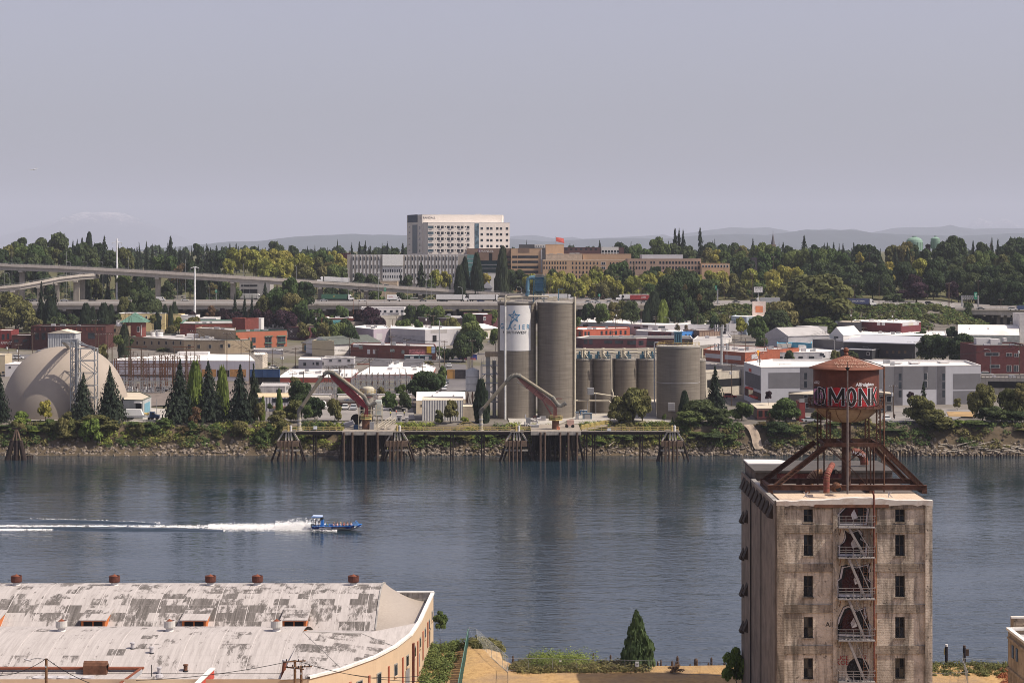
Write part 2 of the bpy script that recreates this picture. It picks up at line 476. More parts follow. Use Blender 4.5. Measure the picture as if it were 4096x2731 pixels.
def squash(mb,kz):
 mb.v=[(x,y,z*kz)for x,y,z in mb.v];return mb
def crown_conifer(seed,whorls,br,ls,droop=.25,power=.85,low=.06,gap=.15):
 rnd=random.Random(seed);mb=MB()
 for k in range(whorls):
  h=low+(1-low)*(k+.5)/whorls;hn=(h-low)/(1-low)
  r=max(.04,(1-hn)**power)*(1 if hn>.1 else.75+2.5*hn)
  nb=max(4,int(br*(.45+.55*(1-hn))))
  for b in range(nb):
   if rnd.random()<gap:continue
   a=6.283*(b+rnd.random())/nb;L=r*(.72+.4*rnd.random());n=max(2,int(5*L+1.5))
   dz=(1-low)/whorls
   for j in range(n+1):
    tt=(j+.6)/(n+.6);rr=L*tt
    z=h+dz*.6*rnd.uniform(-1,1)-droop*rr*.22*tt+.02*(1-tt)
    wdt=ls*(1.25-.75*tt)*(.5+.7*L)
    for sgn in(-1,1):
     aa=a+sgn*rnd.random()*.3*(1.1-tt)*1.2
     p=V_((rr*math.cos(aa),rr*math.sin(aa),z))
     nn=V_((math.cos(a)*.5,math.sin(a)*.5,.9))+rdir(rnd)*.5
     lq(mb,p,nn,wdt*(.7+.6*rnd.random()),rnd,.6)
 for j in range(10):lq(mb,V_((rnd.uniform(-.02,.02),rnd.uniform(-.02,.02),.93+.075*j/9)),rdir(rnd),ls*.35,rnd)
 return mb
def crown_column(seed,nl,ls,pw=.55):
 rnd=random.Random(seed);mb=MB()
 for k in range(nl):
  h=.03+.97*rnd.random();r=(math.sin(math.pi*min(1,h*.80+.16))**pw)*(1-.25*h)
  a=rnd.random()*6.283;lump=1+.22*mnoise.noise(V_((math.cos(a)*1.5,math.sin(a)*1.5,h*9+seed)))
  rr=r*lump*(.62+.4*rnd.random()**.5)
  d=V_((math.cos(a),math.sin(a),.35))+rdir(rnd)*.7
  lq(mb,V_((rr*math.cos(a),rr*math.sin(a),h)),d,ls*(.6+.8*rnd.random()),rnd)
 return mb
def trunk_mb(h,r,limbs=6,seed=0,top=.75):
 rnd=random.Random(seed);mb=MB()
 p=V_((0,0,-.03));pr=r
 for k in range(4):
  n=V_((rnd.uniform(-1,1)*r*.8,rnd.uniform(-1,1)*r*.8,h*top*(k+1)/4));nr=r*(1-.2*(k+1))
  mb.bar(p,n,pr,6,nr);p,pr=n,nr
  if k>0 and limbs:
   for j in range(limbs//3):
    a=rnd.random()*6.283;e=n+V_((math.cos(a)*.5,math.sin(a)*.5,h*.2))
    mb.bar(n,e,pr*.5,4,pr*.15)
 return mb
PROTO={}
def proto(kind,i,builder,leafm,tr):
 cm=builder.mesh('crown_%s'%kind,LEAF[leafm]);tm=tr.mesh('trunk_%s'%kind,BARK)
 PROTO.setdefault(kind,[]).append((cm,tm))
for i in range(4):
 for kd,lf in(('maple','green'),('darkmaple','dark'),('yellowmaple','yellow'),('olivetree','olive')):
  proto(kd,i,crown_broad(11*i+len(kd),2600,.105,15+i),lf,trunk_mb(.9,.06,6,i))
for i in range(3):
 proto('bigtree',i,crown_broad(71*i+3,7000,.062,30),'dark',trunk_mb(.9,.05,9,i))
 proto('bigolive',i,crown_broad(53*i+5,7000,.062,30),'olive',trunk_mb(.9,.05,9,i))
 proto('biggreen',i,crown_broad(37*i+9,6500,.065,28),'green',trunk_mb(.9,.05,9,i))
 proto('fir',i,crown_conifer(5+i,15,11,.17,.5,.8,gap=.12),'fir',trunk_mb(1,.04,0,i,.97))
 proto('spruce',i,crown_conifer(25+i,24,15,.105,.5,.8,.05,.1),'spruce',trunk_mb(1,.035,0,i,.97))
 proto('raggedfir',i,crown_conifer(45+i,13,9,.17,.35,.55,.15,.3),'fir',trunk_mb(1,.05,0,i,.97))
 proto('cypress',i,crown_column(65+i,2200,.13),'fir',trunk_mb(.8,.07,0,i))
 proto('poplar',i,crown_column(85+i,1800,.16),'bright',trunk_mb(.8,.08,0,i))
 proto('purpletree',i,crown_broad(95+i,2600,.10,16),'purple',trunk_mb(.9,.06,6,i))
 proto('shrub',i,crown_broad(105+i,2600,.10,14,.02),'olive',trunk_mb(.5,.04,6,i))
 proto('greenshrub',i,crown_broad(115+i,2600,.10,14,.02),'green',trunk_mb(.5,.04,6,i))
 proto('brightshrub',i,crown_broad(125+i,2400,.10,14,.02),'bright',trunk_mb(.5,.04,6,i))
 proto('brownshrub',i,crown_broad(135+i,900,.08,14,.05),'brown',trunk_mb(.7,.05,9,i))
 proto('willow',i,crown_broad(145+i,5200,.07,26,.05,1.0),'olive',trunk_mb(.8,.06,9,i))
KIND={'maple':('maple_tree','green leafy tree','tree'),'darkmaple':('broadleaf_tree','dark green leafy tree','tree'),'yellowmaple':('yellow_maple_tree','yellow-green leafy tree','tree'),'olivetree':('olive_green_tree','dull olive-green tree','tree'),'bigtree':('large_broadleaf_tree','large dark leafy tree','tree'),'bigolive':('large_olive_green_tree','large olive-green tree','tree'),'biggreen':('large_green_tree','large fresh green tree','tree'),'fir':('fir_tree','dark pointed fir','conifer'),'spruce':('spruce_tree','tall dark spruce','conifer'),'raggedfir':('ragged_fir_tree','tall ragged conifer','conifer'),'cypress':('columnar_cypress','dark narrow columnar conifer','conifer'),'poplar':('poplar_tree','slim bright green poplar','tree'),'purpletree':('purple_plum_tree','dark purple-leaved tree','tree'),'shrub':('olive_shrub','olive-green rounded bush','bush'),'greenshrub':('green_shrub','dense green bush','bush'),'brightshrub':('bright_shrub','bright yellow-green bush','bush'),'brownshrub':('dry_shrub','dry brown thin bush','bush'),'willow':('willow_tree','spreading soft olive willow','tree')}
TN=[0]
def tree(kind,X,Y,zt,hw,where,zb=None,group=None):
 zb=terr(X,Y)if zb is None else zb
 TN[0]+=1;i=TN[0]
 nm,words,cat=KIND[kind]
 root=thing(nm,None,cat,(X,Y,zb-.05),(i*2.4)%6.28,group or words.split()[-1]+'s '+where.replace('the ',''))
 cm,tm=PROTO[kind][i%len(PROTO[kind])]
 h=zt-zb
 con=kind in('fir','spruce','raggedfir','cypress','poplar','pyramid')
 if kind=='spruce':hw*=1.28
 jr=random.Random(i*13);hw*=jr.uniform(.88,1.14)
 if con:hw=max(hw,h*.13);root.rotation_euler=(jr.uniform(-.035,.035),jr.uniform(-.035,.035),root.rotation_euler.z)
 elif Y>900:hw*=1.15
 ch=h if con else min(h,hw*2.35)
 for n,me in(('crown',cm),('trunk',tm)):
  o=bpy.data.objects.new(n,me);COL.objects.link(o);o.parent=root;o.scale=(hw,hw,ch if n=='crown' else h)
  if n=='crown':o.location.z=h-ch
 size=''
 later(root,where,'{n} %s %s'%(words,where))
 return root
def T(im,x,y,Y,hw,kind,where,zb=None):
 """tree from the picture: x and top y in a zoom, depth, half width in zoom units"""
 if 740<Y<1115 and im[0]!='T':Y=LT_(((740,760),(760,800),(790,880),(850,970),(900,1040),(950,1070),(1000,1088),(1115,1115)),Y)
 px,py=q(im,x,y);p=at(px,py,Y)
 return tree(kind,p.x,Y,p.z,hw*IM[im][2]*Y/F,where,zb)
TK=dict(m='maple',d='darkmaple',y='yellowmaple',o='olivetree',b='bigtree',B='bigolive',g='biggreen',f='fir',s='spruce',r='raggedfir',c='cypress',p='poplar',u='purpletree',h='shrub',G='greenshrub',R='brightshrub',n='brownshrub',w='willow')
def TT(im,where,rows):
 for rw in rows.split(','):
  x,y,Y,hw=rw[:-1].split();T(im,int(x),int(y),int(Y),int(hw),TK[rw[-1]],where)
TT('B0','on the bank by the grey dome','-10 525 618 105s,755 560 617 118s,1020 505 617 150s,418 815 618 62y')
TT('B0','in the bank row right of the dome','1640 445 618 150s,1930 450 619 135s,2200 482 617 150s,1785 505 626 75p,2045 545 628 70p,2320 490 622 85f,1795 865 614 60n')
TT('B1','on the bank left of the red unloader','410 635 640 120b,350 800 618 110B,545 780 622 85d,725 800 619 80o,215 725 625 24p,60 790 622 28p,125 830 622 26m,30 830 618 60o,470 850 617 60g,200 900 615 100h')
TT('B1','in the yard behind the red unloader','1225 735 660 75m,1370 735 655 70d,1330 655 700 62m,1155 680 705 40o,790 680 690 60m,1545 545 705 140b,1695 555 730 55m,1715 485 760 50m')
TT('B1','by the shed left of the silos','1790 805 617 70o,1680 890 615 55h,2078 640 618 80c,1915 950 616 40R')
TT('B2','on the bank by the round concrete silo','1110 700 617 150w,1200 690 618 90w,985 770 616 90w,1585 735 620 52c,1870 500 640 110s,1730 800 618 180b,1620 900 614 120g,1900 880 614 120b,1400 930 618 28m,1475 950 618 22f,2110 815 625 95m,1990 960 615 50g')
TT('B3','on the bank behind the water tower','160 795 617 125g,90 1000 611 140b,20 940 616 50n,250 1030 611 90g,470 890 620 90o,420 1020 613 80h,700 960 615 110o,860 960 616 100o,600 1000 614 80G,1120 1060 612 120b')
TT('B3','on the bank right of the water tower','1430 640 625 70f,1400 760 617 145B,1510 880 613 160B,1590 960 612 150B,1740 980 613 90R,1910 985 615 130g,1970 665 620 120B,2050 860 617 150b,2240 690 621 120B,2330 650 619 90B,2250 900 617 150b,2330 1060 612 90h')
rb=random.Random(41);bs=''
for i in range(62):
 x=rb.uniform(-20,2250)if i<34 else 0
 bs+='%d %d %d %d%s,'%(x,rb.uniform(940,1090),rb.uniform(609,614),rb.uniform(40,105),rb.choice('hhGGRnoB'))if i<34 else ''
TT('B0','on the river bank below the dome',bs[:-1]+',870 935 613 170B,620 905 614 60h,200 905 614 90R,1000 990 612 110h')
bs=','.join('%d %d %d %d%s'%(rb.uniform(0,740),rb.uniform(1000,1120),rb.uniform(609,612),rb.uniform(40,95),rb.choice('hGGRo'))for i in range(14))
TT('B1','on the river bank behind the left catwalk',bs+',1500 1095 610 90R,1600 1100 610 80h,1740 1090 610 80G,1900 1110 610 90h,2150 1100 610 90R,2250 1090 611 90G')
TT('B2','on the river bank behind the right catwalk','820 1150 609 70R,900 1110 610 60G,1060 1110 610 100G,1160 1110 610 80G,1280 1120 610 80h,1340 1110 610 60h,1700 1090 610 110G,1850 1100 610 120b,2000 1110 609 90G,2290 1000 613 70n')
TT('B0','beside the tan two-storey building','1145 130 800 55c,1085 200 790 50m,2140 200 850 70d,2280 262 840 52d,760 170 860 45d,930 290 800 60o,1495 320 840 50o,925 160 880 50d,1210 235 800 25m')
TT('A0','behind the brick buildings at left','145 745 1020 145o,160 810 980 150B,385 640 1040 55r,490 650 1050 62r,470 800 1000 80c,300 960 950 80o,560 930 960 70d,670 925 965 55d,790 850 980 62c,850 880 985 40c,950 850 1000 70c,1010 860 1005 50c,1075 925 990 40d,520 960 940 90d,20 1000 960 40o')
TT('A0','around the yellow house','1150 770 1080 75o,1290 740 1090 110b,1420 800 1070 90b,1520 860 1010 40c,1600 840 1020 45c,1400 935 965 35o,1445 920 970 35c,1570 870 1000 30c,1640 970 930 60y,1760 920 940 65u,1790 960 925 75o,1570 1040 900 50o,1330 700 1110 90b,2040 890 1000 80u,2170 905 1010 60u,1940 850 1040 40n,2160 750 1090 50f,2240 760 1090 42f,2315 755 1085 45f')
TT('A1','in front of the freeway left of the silos','60 770 1060 70o,210 680 1070 110g,320 610 1080 80g,450 640 1075 75b,330 740 1040 110B,430 800 1020 80m,15 890 1000 60u,260 890 1000 110u,100 905 990 60u,770 850 1050 70m,560 880 1000 60m,1420 855 1060 70d,1540 855 1060 70m,1680 855 1050 80m,1640 890 1020 50d,2170 905 980 60m')
TT('A1','among the warehouses left of the silos','970 885 960 60u,1065 880 940 95u,1360 975 900 65m,1495 990 890 55m,820 975 880 70b,770 1020 850 105g,870 1050 840 70b,620 1010 870 60o,650 970 890 60d,560 1000 880 50m,440 1010 890 55o,1800 965 900 85o,1960 930 930 75m,1985 1010 870 110g,1900 1120 800 105b,1980 1090 810 100b,2200 1070 830 60m,1650 985 905 50m')
TT('B1','among the sheds left of the silos','165 535 760 52G,250 490 780 45G,360 585 720 55h,1690 310 815 52m,1770 330 805 50b,1375 330 830 25m,1080 430 810 25o,1590 440 790 50h,10 590 720 50f,95 455 790 40h')
TT('A2','in front of the freeway right of the silos','690 840 1010 60d,820 840 1000 65g,930 820 1020 65B,1010 810 1015 60o,1100 815 960 75b,1310 750 1040 85c,1390 830 1010 62p,1240 840 1020 50c,1430 580 1100 110b,1580 520 1110 140b,1500 640 1080 120b,1760 700 1090 100b,1520 850 1000 65b,1640 830 1050 70b,1590 655 1030 26n,1720 740 1030 26n,605 960 900 35m,1700 920 960 60d,1850 950 940 60d,1950 935 940 60o,2105 960 890 52y,2250 960 880 85g,2290 1090 850 50G,1520 1020 880 25n,1600 1025 880 22n,1790 620 1110 80b')
TT('A3','behind the white gable barn','440 575 1010 270w,480 700 1000 190b,300 640 1020 170w,560 680 1005 120w,120 810 960 150B,80 900 940 130b,470 950 960 150g,600 1010 930 60G')
TT('A3','left of the big brick building at right','1500 1125 800 150b,1600 1140 795 110b,1800 1115 790 140b,1690 1040 900 60d,1410 1080 890 55d')
TT('B3','at the roadside behind the long white building','195 345 790 52d,615 350 790 60o,770 345 790 80d,5 720 640 40u,1740 780 660 38h,1310 720 650 35u')
TT('A0','on the skyline at left','195 225 1650 85d,355 238 1640 90d,535 192 1560 98d,665 258 1700 22r,700 252 1720 25r,750 235 1700 32r,810 208 1680 30c,965 228 1620 60r,890 275 1560 90d,1290 285 1680 40f,1345 275 1700 30r,1400 303 1650 40f,1560 220 1620 78r,1820 285 1700 55d,1475 305 1600 35f,1640 325 1580 40f,1710 330 1580 45f,1760 320 1600 40f,1910 292 1560 70r,1990 315 1560 55r,2115 288 1650 34r,2172 282 1660 28r,2330 312 1700 60d,1080 300 1650 35f,1170 325 1600 50f')
TT('A0','on the slope behind the high ramp','60 300 1430 70o,190 300 1440 90m,330 310 1420 90m,440 315 1430 80m,540 335 1400 60o,620 345 1390 70d,740 290 1450 100d,840 330 1400 80d,950 310 1430 80r,1010 350 1390 60d,1150 335 1420 90o,1270 340 1400 60f,1340 350 1400 55f,1460 400 1370 75m,1560 405 1370 60m,1400 340 1440 60f,1600 340 1440 70f,1660 330 1420 50f,1735 350 1400 50f,1830 340 1400 70r,1940 330 1420 80r,2030 350 1400 60d,1650 470 1330 80n,130 400 1360 100d,300 390 1360 100d,20 340 1400 80d,700 410 1350 80d,860 420 1340 80d,1060 410 1350 80d,1250 430 1330 70f,1860 440 1340 90f,2010 450 1330 80f,430 400 1350 60d,1750 440 1330 60d')
TT('A0','in the yellow grove behind the ramp','2140 325 1420 70y,2240 345 1410 75y,2330 355 1400 80y,2100 420 1350 60y')
TT('A1','in the yellow grove behind the ramp','70 345 1410 90y,190 355 1400 90y,270 360 1420 80y,390 375 1390 100y,470 400 1380 70y,700 360 1480 60y,760 390 1460 70y,250 420 1350 80y,100 430 1340 80y,430 450 1340 80o,560 350 1470 100m,640 370 1450 80m,560 420 1380 80o,660 450 1370 90o,770 480 1350 60m,480 520 1300 80o,700 480 1330 60m')
TT('A1','on the skyline left of the white tower','175 258 1680 85d,350 303 1650 50d,480 312 1700 28f,545 308 1720 30f,742 260 1640 28f,873 280 1720 28r,945 270 1700 28r,1000 263 1700 36r,1085 343 1640 30d,1160 295 1690 26f,1205 270 1690 30r,1345 290 1640 50r,1265 320 1650 60d,30 298 1690 30r,650 325 1600 35f,1040 310 1680 50r')
TT('A1','in front of the low hospital wing','960 550 1290 65d,1080 570 1290 60d,1330 555 1295 40f,1390 580 1290 55d,1525 468 1290 80r,1650 535 1295 60y,1740 535 1300 65y,1780 600 1280 30f,1600 600 1280 50m')
TT('A1','towering beside the freeway left of silos','1880 512 1242 62c,1912 450 1250 36c,2035 410 1244 66c,2250 355 1246 72c')
TT('A1','around the freeway under the ramp','80 640 1225 60f,680 690 1235 70d,810 690 1250 60d,1100 705 1270 80m,1330 730 1270 60d,2110 555 1310 45y,2330 530 1300 70b')
TT('A0','around the freeway under the ramp','800 550 1240 28c,1850 550 1235 38c,1140 580 1240 90g,860 590 1245 80o,1230 640 1230 60g,990 610 1240 50f,1300 600 1255 60d,1370 590 1260 50f,1530 620 1250 60d,1650 620 1255 60f,1740 610 1255 50d,2080 640 1250 50m,2140 640 1245 60m,40 560 1300 60d,400 540 1300 80d,560 560 1330 60d,1950 640 1260 40o')
TT('A2','along the freeway below the tan hospital','90 530 1275 90d,170 560 1260 60y,330 570 1258 70y,430 555 1262 75y,530 575 1258 85y,370 520 1290 60d,680 570 1265 75y,770 540 1270 80y,880 590 1258 80y,960 620 1256 60y,1080 590 1260 85y,1180 580 1260 70y,1270 570 1262 70y,640 545 1300 45f,780 500 1310 70o,900 520 1310 75d,990 450 1320 90m,1110 470 1310 55f,1060 530 1290 60d,1300 490 1310 90d,1290 650 1256 70m,1370 540 1275 60y,1460 520 1290 70o,1700 570 1270 60y,1250 540 1300 50d,450 590 1250 60y,600 610 1250 60y,830 620 1250 60o')
TT('A2','on the skyline right of the tan hospital','810 258 1700 38r,985 275 1650 60d,540 285 1750 14f,140 268 1750 14f,1130 292 1560 90m,1340 240 1580 75m,1500 155 1600 32r,1530 155 1610 30r,1572 175 1600 36r,1735 147 1560 52r,1445 275 1680 24f,1390 290 1520 80m,1500 290 1530 90d,1620 310 1520 80d,1800 290 1540 90d,1920 285 1560 80d,2030 285 1570 80d,1850 262 1700 20f,1875 258 1700 20f,2130 300 1540 80o,2210 245 1640 28r,2270 295 1520 90m,1085 280 1700 25f,1240 330 1500 70m')
TT('A2','on the slope right of the tan hospital','1800 330 1450 80o,1880 340 1430 70y,1960 360 1420 60m,2100 350 1430 90m,2300 360 1420 80m,2030 420 1380 70d,2150 430 1370 80d,1830 550 1275 80y,1930 545 1280 70y,2030 560 1280 60o,1960 640 1250 70o,2080 640 1250 60o,2190 530 1290 80y,2290 540 1290 70m,1850 620 1255 70m,2250 640 1250 80m,2120 700 1240 50h,1980 500 1330 60d')
TT('A3','on the skyline at right','20 300 1500 60m,90 310 1520 40m,140 280 1620 50r,95 290 1650 25f,185 310 1560 50d,335 218 1560 80f,440 295 1600 45d,515 290 1600 25f,550 285 1600 28r,605 276 1600 34r,650 295 1600 25f,693 290 1580 36r,785 280 1560 45r,870 288 1480 100d,960 300 1480 70d,1030 340 1480 35f,1130 310 1450 80o,1260 262 1430 95o,1320 300 1430 70d,1620 275 1430 110d,1740 237 1520 110d,1880 262 1500 50r,1980 275 1500 70d,2050 240 1480 34r,2110 255 1480 50r,2250 225 1560 150d,2340 235 1540 100d,2200 300 1450 60d,1470 290 1500 25u')
TT('A3','on the wooded slope at right','60 360 1430 60m,220 345 1420 90m,330 340 1410 80m,430 345 1410 70m,530 330 1420 80m,490 360 1390 60m,600 350 1400 80m,700 380 1390 70m,840 370 1400 40y,1170 330 1380 60r,1290 330 1370 70r,1440 340 1370 70d,1560 400 1340 80d,1860 390 1370 60o,1960 370 1370 80m,2040 360 1380 70m,2170 380 1360 80o,2290 370 1360 90m,1900 470 1300 90m,1720 420 1330 70d,750 440 1350 80d')
TT('A3','in the hillside park at right','360 480 1300 110d,490 460 1300 120b,620 470 1300 110b,760 480 1300 100d,680 540 1260 110b,800 560 1250 90b,920 465 1300 110b,960 560 1250 100b,1050 480 1290 90d,1100 450 1310 70y,1070 570 1240 80b,1240 455 1280 100b,1400 435 1290 75y,1340 560 1220 90u,1360 650 1195 130u,1550 450 1270 120b,1520 540 1240 100b,1700 480 1280 110b,1750 530 1240 90b,1880 480 1270 120b,1900 560 1230 100b,2070 500 1250 130b,2020 590 1220 110b,2200 470 1250 120b,2150 600 1210 120b,2320 450 1250 120b,2290 560 1200 130b,2240 640 1180 120b,1150 740 1185 100d,1690 640 1210 60u,1840 830 1110 55d,200 510 1290 60y,130 500 1280 80y,30 520 1270 70y,260 500 1275 55y,70 620 1240 80y,160 640 1235 60o')
def far_wood():
 rnd=random.Random(5);mb=MB()
 base=[crown_broad(300+i,260,.24,10)for i in range(3)]+[crown_conifer(310+i,8,6,.28,.4,.8)for i in range(2)]
 for k in range(430):
  px=rnd.uniform(-60,1090);Y=rnd.uniform(1650,2700)
  if 395<px<530 and Y<1700:continue
  X=(px-512)*Y/F;z=terr(X,Y);b=base[rnd.choice((0,1,2,0,1,2,3,4))]
  h=rnd.uniform(9,15)*(1.12 if b in base[3:]else 1);hw=h*(.28 if b in base[3:]else rnd.uniform(.45,.65));a=rnd.random()*6.28
  ca,sa=math.cos(a),math.sin(a)
  mb.raw([(X+(x*ca-y*sa)*hw,Y+(x*sa+y*ca)*hw,z-.3+zz*h)for x,y,zz in b.v],b.f)
 S_('distant_wood',mb,LEAF['dark'],kind='stuff')
far_wood()
def cover(name,n,spot,leafm,hlo,hhi,seed,leaves=70,ls=.3):
 rnd=random.Random(seed);mb=MB()
 for k in range(n):
  s=spot(rnd)
  if s is None:continue
  X,Y,z,sc_=s;h=rnd.uniform(hlo,hhi)*sc_;w_=h*rnd.uniform(.8,1.5)
  for j in range(leaves):
   d=rdir(rnd);d.z=abs(d.z);r=.55+.5*rnd.random()
   lq(mb,V_((X+d.x*w_*r,Y+d.y*w_*r,z+d.z*h*r)),V_((d.x,d.y,d.z+.4))+rdir(rnd)*.6,ls*(.6+rnd.random()*.8),rnd)
 return S_(name,mb,LEAF[leafm],kind='stuff')
def bank_spot(p0,p1,y0,y1,dens):
 def f(rnd):
  px=rnd.uniform(p0,p1);Y=rnd.uniform(y0,y1);X=(px-512)*Y/F
  if mnoise.noise(V_((X*.07,Y*.25,dens)))<-.02:return None
  if 742<px<768 and Y<613:return None
  if Y>613.5 and(345<px<395 or 530<px<585):return None
  return X,Y,terr(X,Y)-.1,1
 return f
cover('bank_brambles',1250,bank_spot(-30,1055,607.2,615,1.),'olive',.7,1.7,3,70,.25)
cover('bank_bushes',900,bank_spot(-30,1055,607.8,614.5,5.),'green',.8,2.0,4,70,.25)
cover('bank_weeds',800,bank_spot(90,680,608.5,615.5,9.),'bright',.7,1.6,6,70,.22)
def hill_spot(rnd):
 px=rnd.uniform(690,985);Y=rnd.uniform(1072,1112);X=(px-512)*Y/F
 if px>930 and Y<1085:return None
 return X,Y,terr(X,Y)-.2,1
cover('hillside_brambles',900,hill_spot,'olive',1.2,2.6,8,60,.55)
cover('hillside_shrubs',420,hill_spot,'green',1.2,2.8,9,60,.55)
def far_spot(rnd):
 px=rnd.uniform(-20,1050);Y=rnd.uniform(1245,1420);X=(px-512)*Y/F
 return X,Y,terr(X,Y)-.2,1
cover('slope_undergrowth',700,far_spot,'dark',1.5,4,10,50,.8)
GLASS=Mglass('window_glass',(.025,.03,.038));GLASSB=Mglass('blue_glass',(.08,.12,.15),.08)
WT=M('white_paint',(.64,.615,.60),var=.06,scale=.15,dirt=(.40,.36,.32),dirta=.3)
RW=M('white_roofing',(.78,.75,.71),var=.08,scale=.12,dirt=(.42,.38,.34),dirta=.45)
RG=M('grey_roofing',(.42,.40,.39),var=.12,scale=.15,dirt=(.2,.18,.17),dirta=.4)
ROOFD=M('dark_roofing',(.10,.095,.09),var=.2,scale=.15,dirt=(.3,.28,.26),dirta=.3)
ROOFT=M('tan_roofing',(.52,.45,.35),var=.1,scale=.2,dirt=(.3,.24,.18),dirta=.3)
BRICK=M('red_brick',(.17,.047,.037),var=.25,scale=.9,streak=.2)
BRICKD=M('dark_brick',(.075,.029,.026),var=.25,scale=.9,streak=.2)
BM_=M('maroon_brick',(.085,.028,.034),var=.2,scale=.9)
ORANGE=M('orange_brick',(.40,.10,.06),var=.12,scale=.5,streak=.12)
SALMON=M('salmon_brick',(.37,.125,.072),var=.08,scale=.4,streak=.08)
TAN=M('tan_stucco',(.30,.235,.16),var=.12,scale=.4,streak=.15)
BEIGE=M('beige_siding',(.50,.42,.29),var=.07,scale=.4)
GREYW=M('grey_wall',(.33,.31,.30),var=.1,scale=.25,streak=.15)
LG=M('light_grey_wall',(.44,.42,.43),var=.07,scale=.2,streak=.1)
LILAC=M('lilac_wall',(.40,.34,.385),var=.07,scale=.2,streak=.12)
CONC=M('concrete',(.36,.33,.29),var=.14,scale=.35,streak=.28)
CONCD=M('aged_concrete',(.26,.235,.20),var=.2,scale=.35,streak=.35)
DKGREY=M('dark_grey_cladding',(.095,.09,.095),var=.12,scale=.3)
MDGREY=M('mid_grey_cladding',(.165,.16,.17),var=.1,scale=.25)
SL=M('weathered_steel',(.30,.30,.31),rough=.5,metal=.3,var=.2,scale=.6)
RU=M('rusty_steel',(.14,.065,.038),rough=.8,var=.45,scale=1.4)
YELLOW=M('yellow_paint',(.55,.42,.16),rough=.6,var=.15,scale=.8)
GREENR=M('green_roof',(.10,.19,.145),var=.12,scale=.6)
HOSP=M('tan_brick',(.52,.345,.22),var=.08,scale=.25,streak=.08)
HOSPP=M('pinkish_brick',(.42,.29,.22),var=.08,scale=.25,streak=.08)
HBROWN=M('brown_brick',(.23,.155,.115),var=.1,scale=.25)
BLACK=M('black_paint',(.012,.012,.014),var=.2)
BLUEW=M('blue_wall',(.06,.22,.55),var=.1,scale=.3)
TEAL=M('teal_wall',(.10,.30,.30),var=.1,scale=.3)
WOOD=M('weathered_wood',(.17,.115,.08),var=.35,scale=1.2,streak=.3)
class Bd:pass
def ray(px,py):return V_(((px-512)/F,1,-(py-YH)/F))
def B(name,label,im,base,roof,wm,rm,cat='building',par=.45,trim=None,d=None,cop=.3,zb=None):
 px,py=q(im,*roof[0][:2])
 Y0=base[1]if base[0]=='Y' else G_(q(im,base[0],base[1])[0],q(im,base[0],base[1])[1]).y
 zr=H-(py-YH)*Y0/F
 if len(roof[0])==3:pts=[V_(((q(im,x,y)[0]-512)*(Y0+e)/F,Y0+e,zr))for x,y,e in roof];d=None
 elif py-YH<45:
  fr=[roof[0]]
  for r_ in roof[1:]:
   if r_[0]<=fr[-1][0]:break
   fr.append(r_)
  fr=[fr[0],fr[-1]];d=d or 24
  pts=[V_(((q(im,x,y)[0]-512)*Y0/F,Y0,zr))for x,y in fr]
 else:pts=[onz(*q(im,x,y),zr)for x,y in roof]
 if d:
  e=(pts[-1]-pts[0]);n=V_((-e.y,e.x,0)).normalized()
  if n.y<0:n=-n
  pts=pts+[p+n*d for p in pts[::-1]]if len(pts)==2 else pts+[pts[-1]+n*d,pts[0]+n*d]
 poly=ccw([(p.x,p.y)for p in pts])
 if zb is None:zb=min(terr(x,y)for x,y in poly)-.4
 b=Bd();b.poly,b.zr,b.zb=poly,zr,zb
 cx=sum(p[0]for p in poly)/len(poly);cy=sum(p[1]for p in poly)/len(poly)
 b.cy=cy;b.root=thing(name,label,cat,(cx,cy,zb))
 b.wall=P_('wall',MB().prism(poly,zb,zr,top=False),wm,b.root)
 ins=inset(poly,cop)if par else poly
 rm_=MB().prism(inset(poly,.02)if par else poly,zr-par-.12,zr-par)
 b.roof=P_('roof',rm_,rm,b.root)
 if par:
  c=MB();n=len(poly);out=inset(poly,-.06)
  for i in range(n):
   j=(i+1)%n
   A,Bq,Cq,D=out[i],out[j],ins[j],ins[i]
   c.face([(*A,zr+.06),(*Bq,zr+.06),(*Cq,zr+.06),(*D,zr+.06)])
   c.face([(*D,zr+.06),(*Cq,zr+.06),(*Cq,zr-par),(*D,zr-par)])
   c.face([(*A,zr-.22),(*Bq,zr-.22),(*Bq,zr+.06),(*A,zr+.06)])
  P_('coping',c,trim or wm,b.root)
  A0,A1=V_(poly[0]),V_(poly[2]);ar=(A1-A0).length
  if ar>26 and cy<1120:
   rr=random.Random(int(cx*7))
   for k in range(3):
    p=(V_(poly[k%n])*.5+V_((cx,cy))*.5).lerp(V_((cx,cy)),rr.random()*.8);w_=rr.uniform(.5,1.3);h=rr.uniform(.6,1.5)
    P_('roof_unit',MB().box(p.x-w_,p.x+w_,p.y-w_*.7,p.y+w_*.7,zr-par,zr-par+h),SL if k else LG,b.root)
 return b
def hit(b,px,py):
 r=ray(px,py);best=None
 n=len(b.poly)
 for i in range(n):
  A,C=V_(b.poly[i]),V_(b.poly[(i+1)%n]);e=C-A;nrm=V_((e.y,-e.x)).normalized()
  dn=r.x*nrm.x+r.y*nrm.y
  if dn>=-1e-4:continue
  t_=(A.x*nrm.x+A.y*nrm.y)/dn
  if t_<=0:continue
  P=V_((r.x*t_,r.y*t_,H+r.z*t_));u=(V_((P.x,P.y))-A).dot(e)/e.length_squared
  miss=max(0,-u,u-1)
  if best is None or(miss,t_)<best[0][:2]:best=((miss,t_),P,e.normalized(),nrm)
 return best[1:]
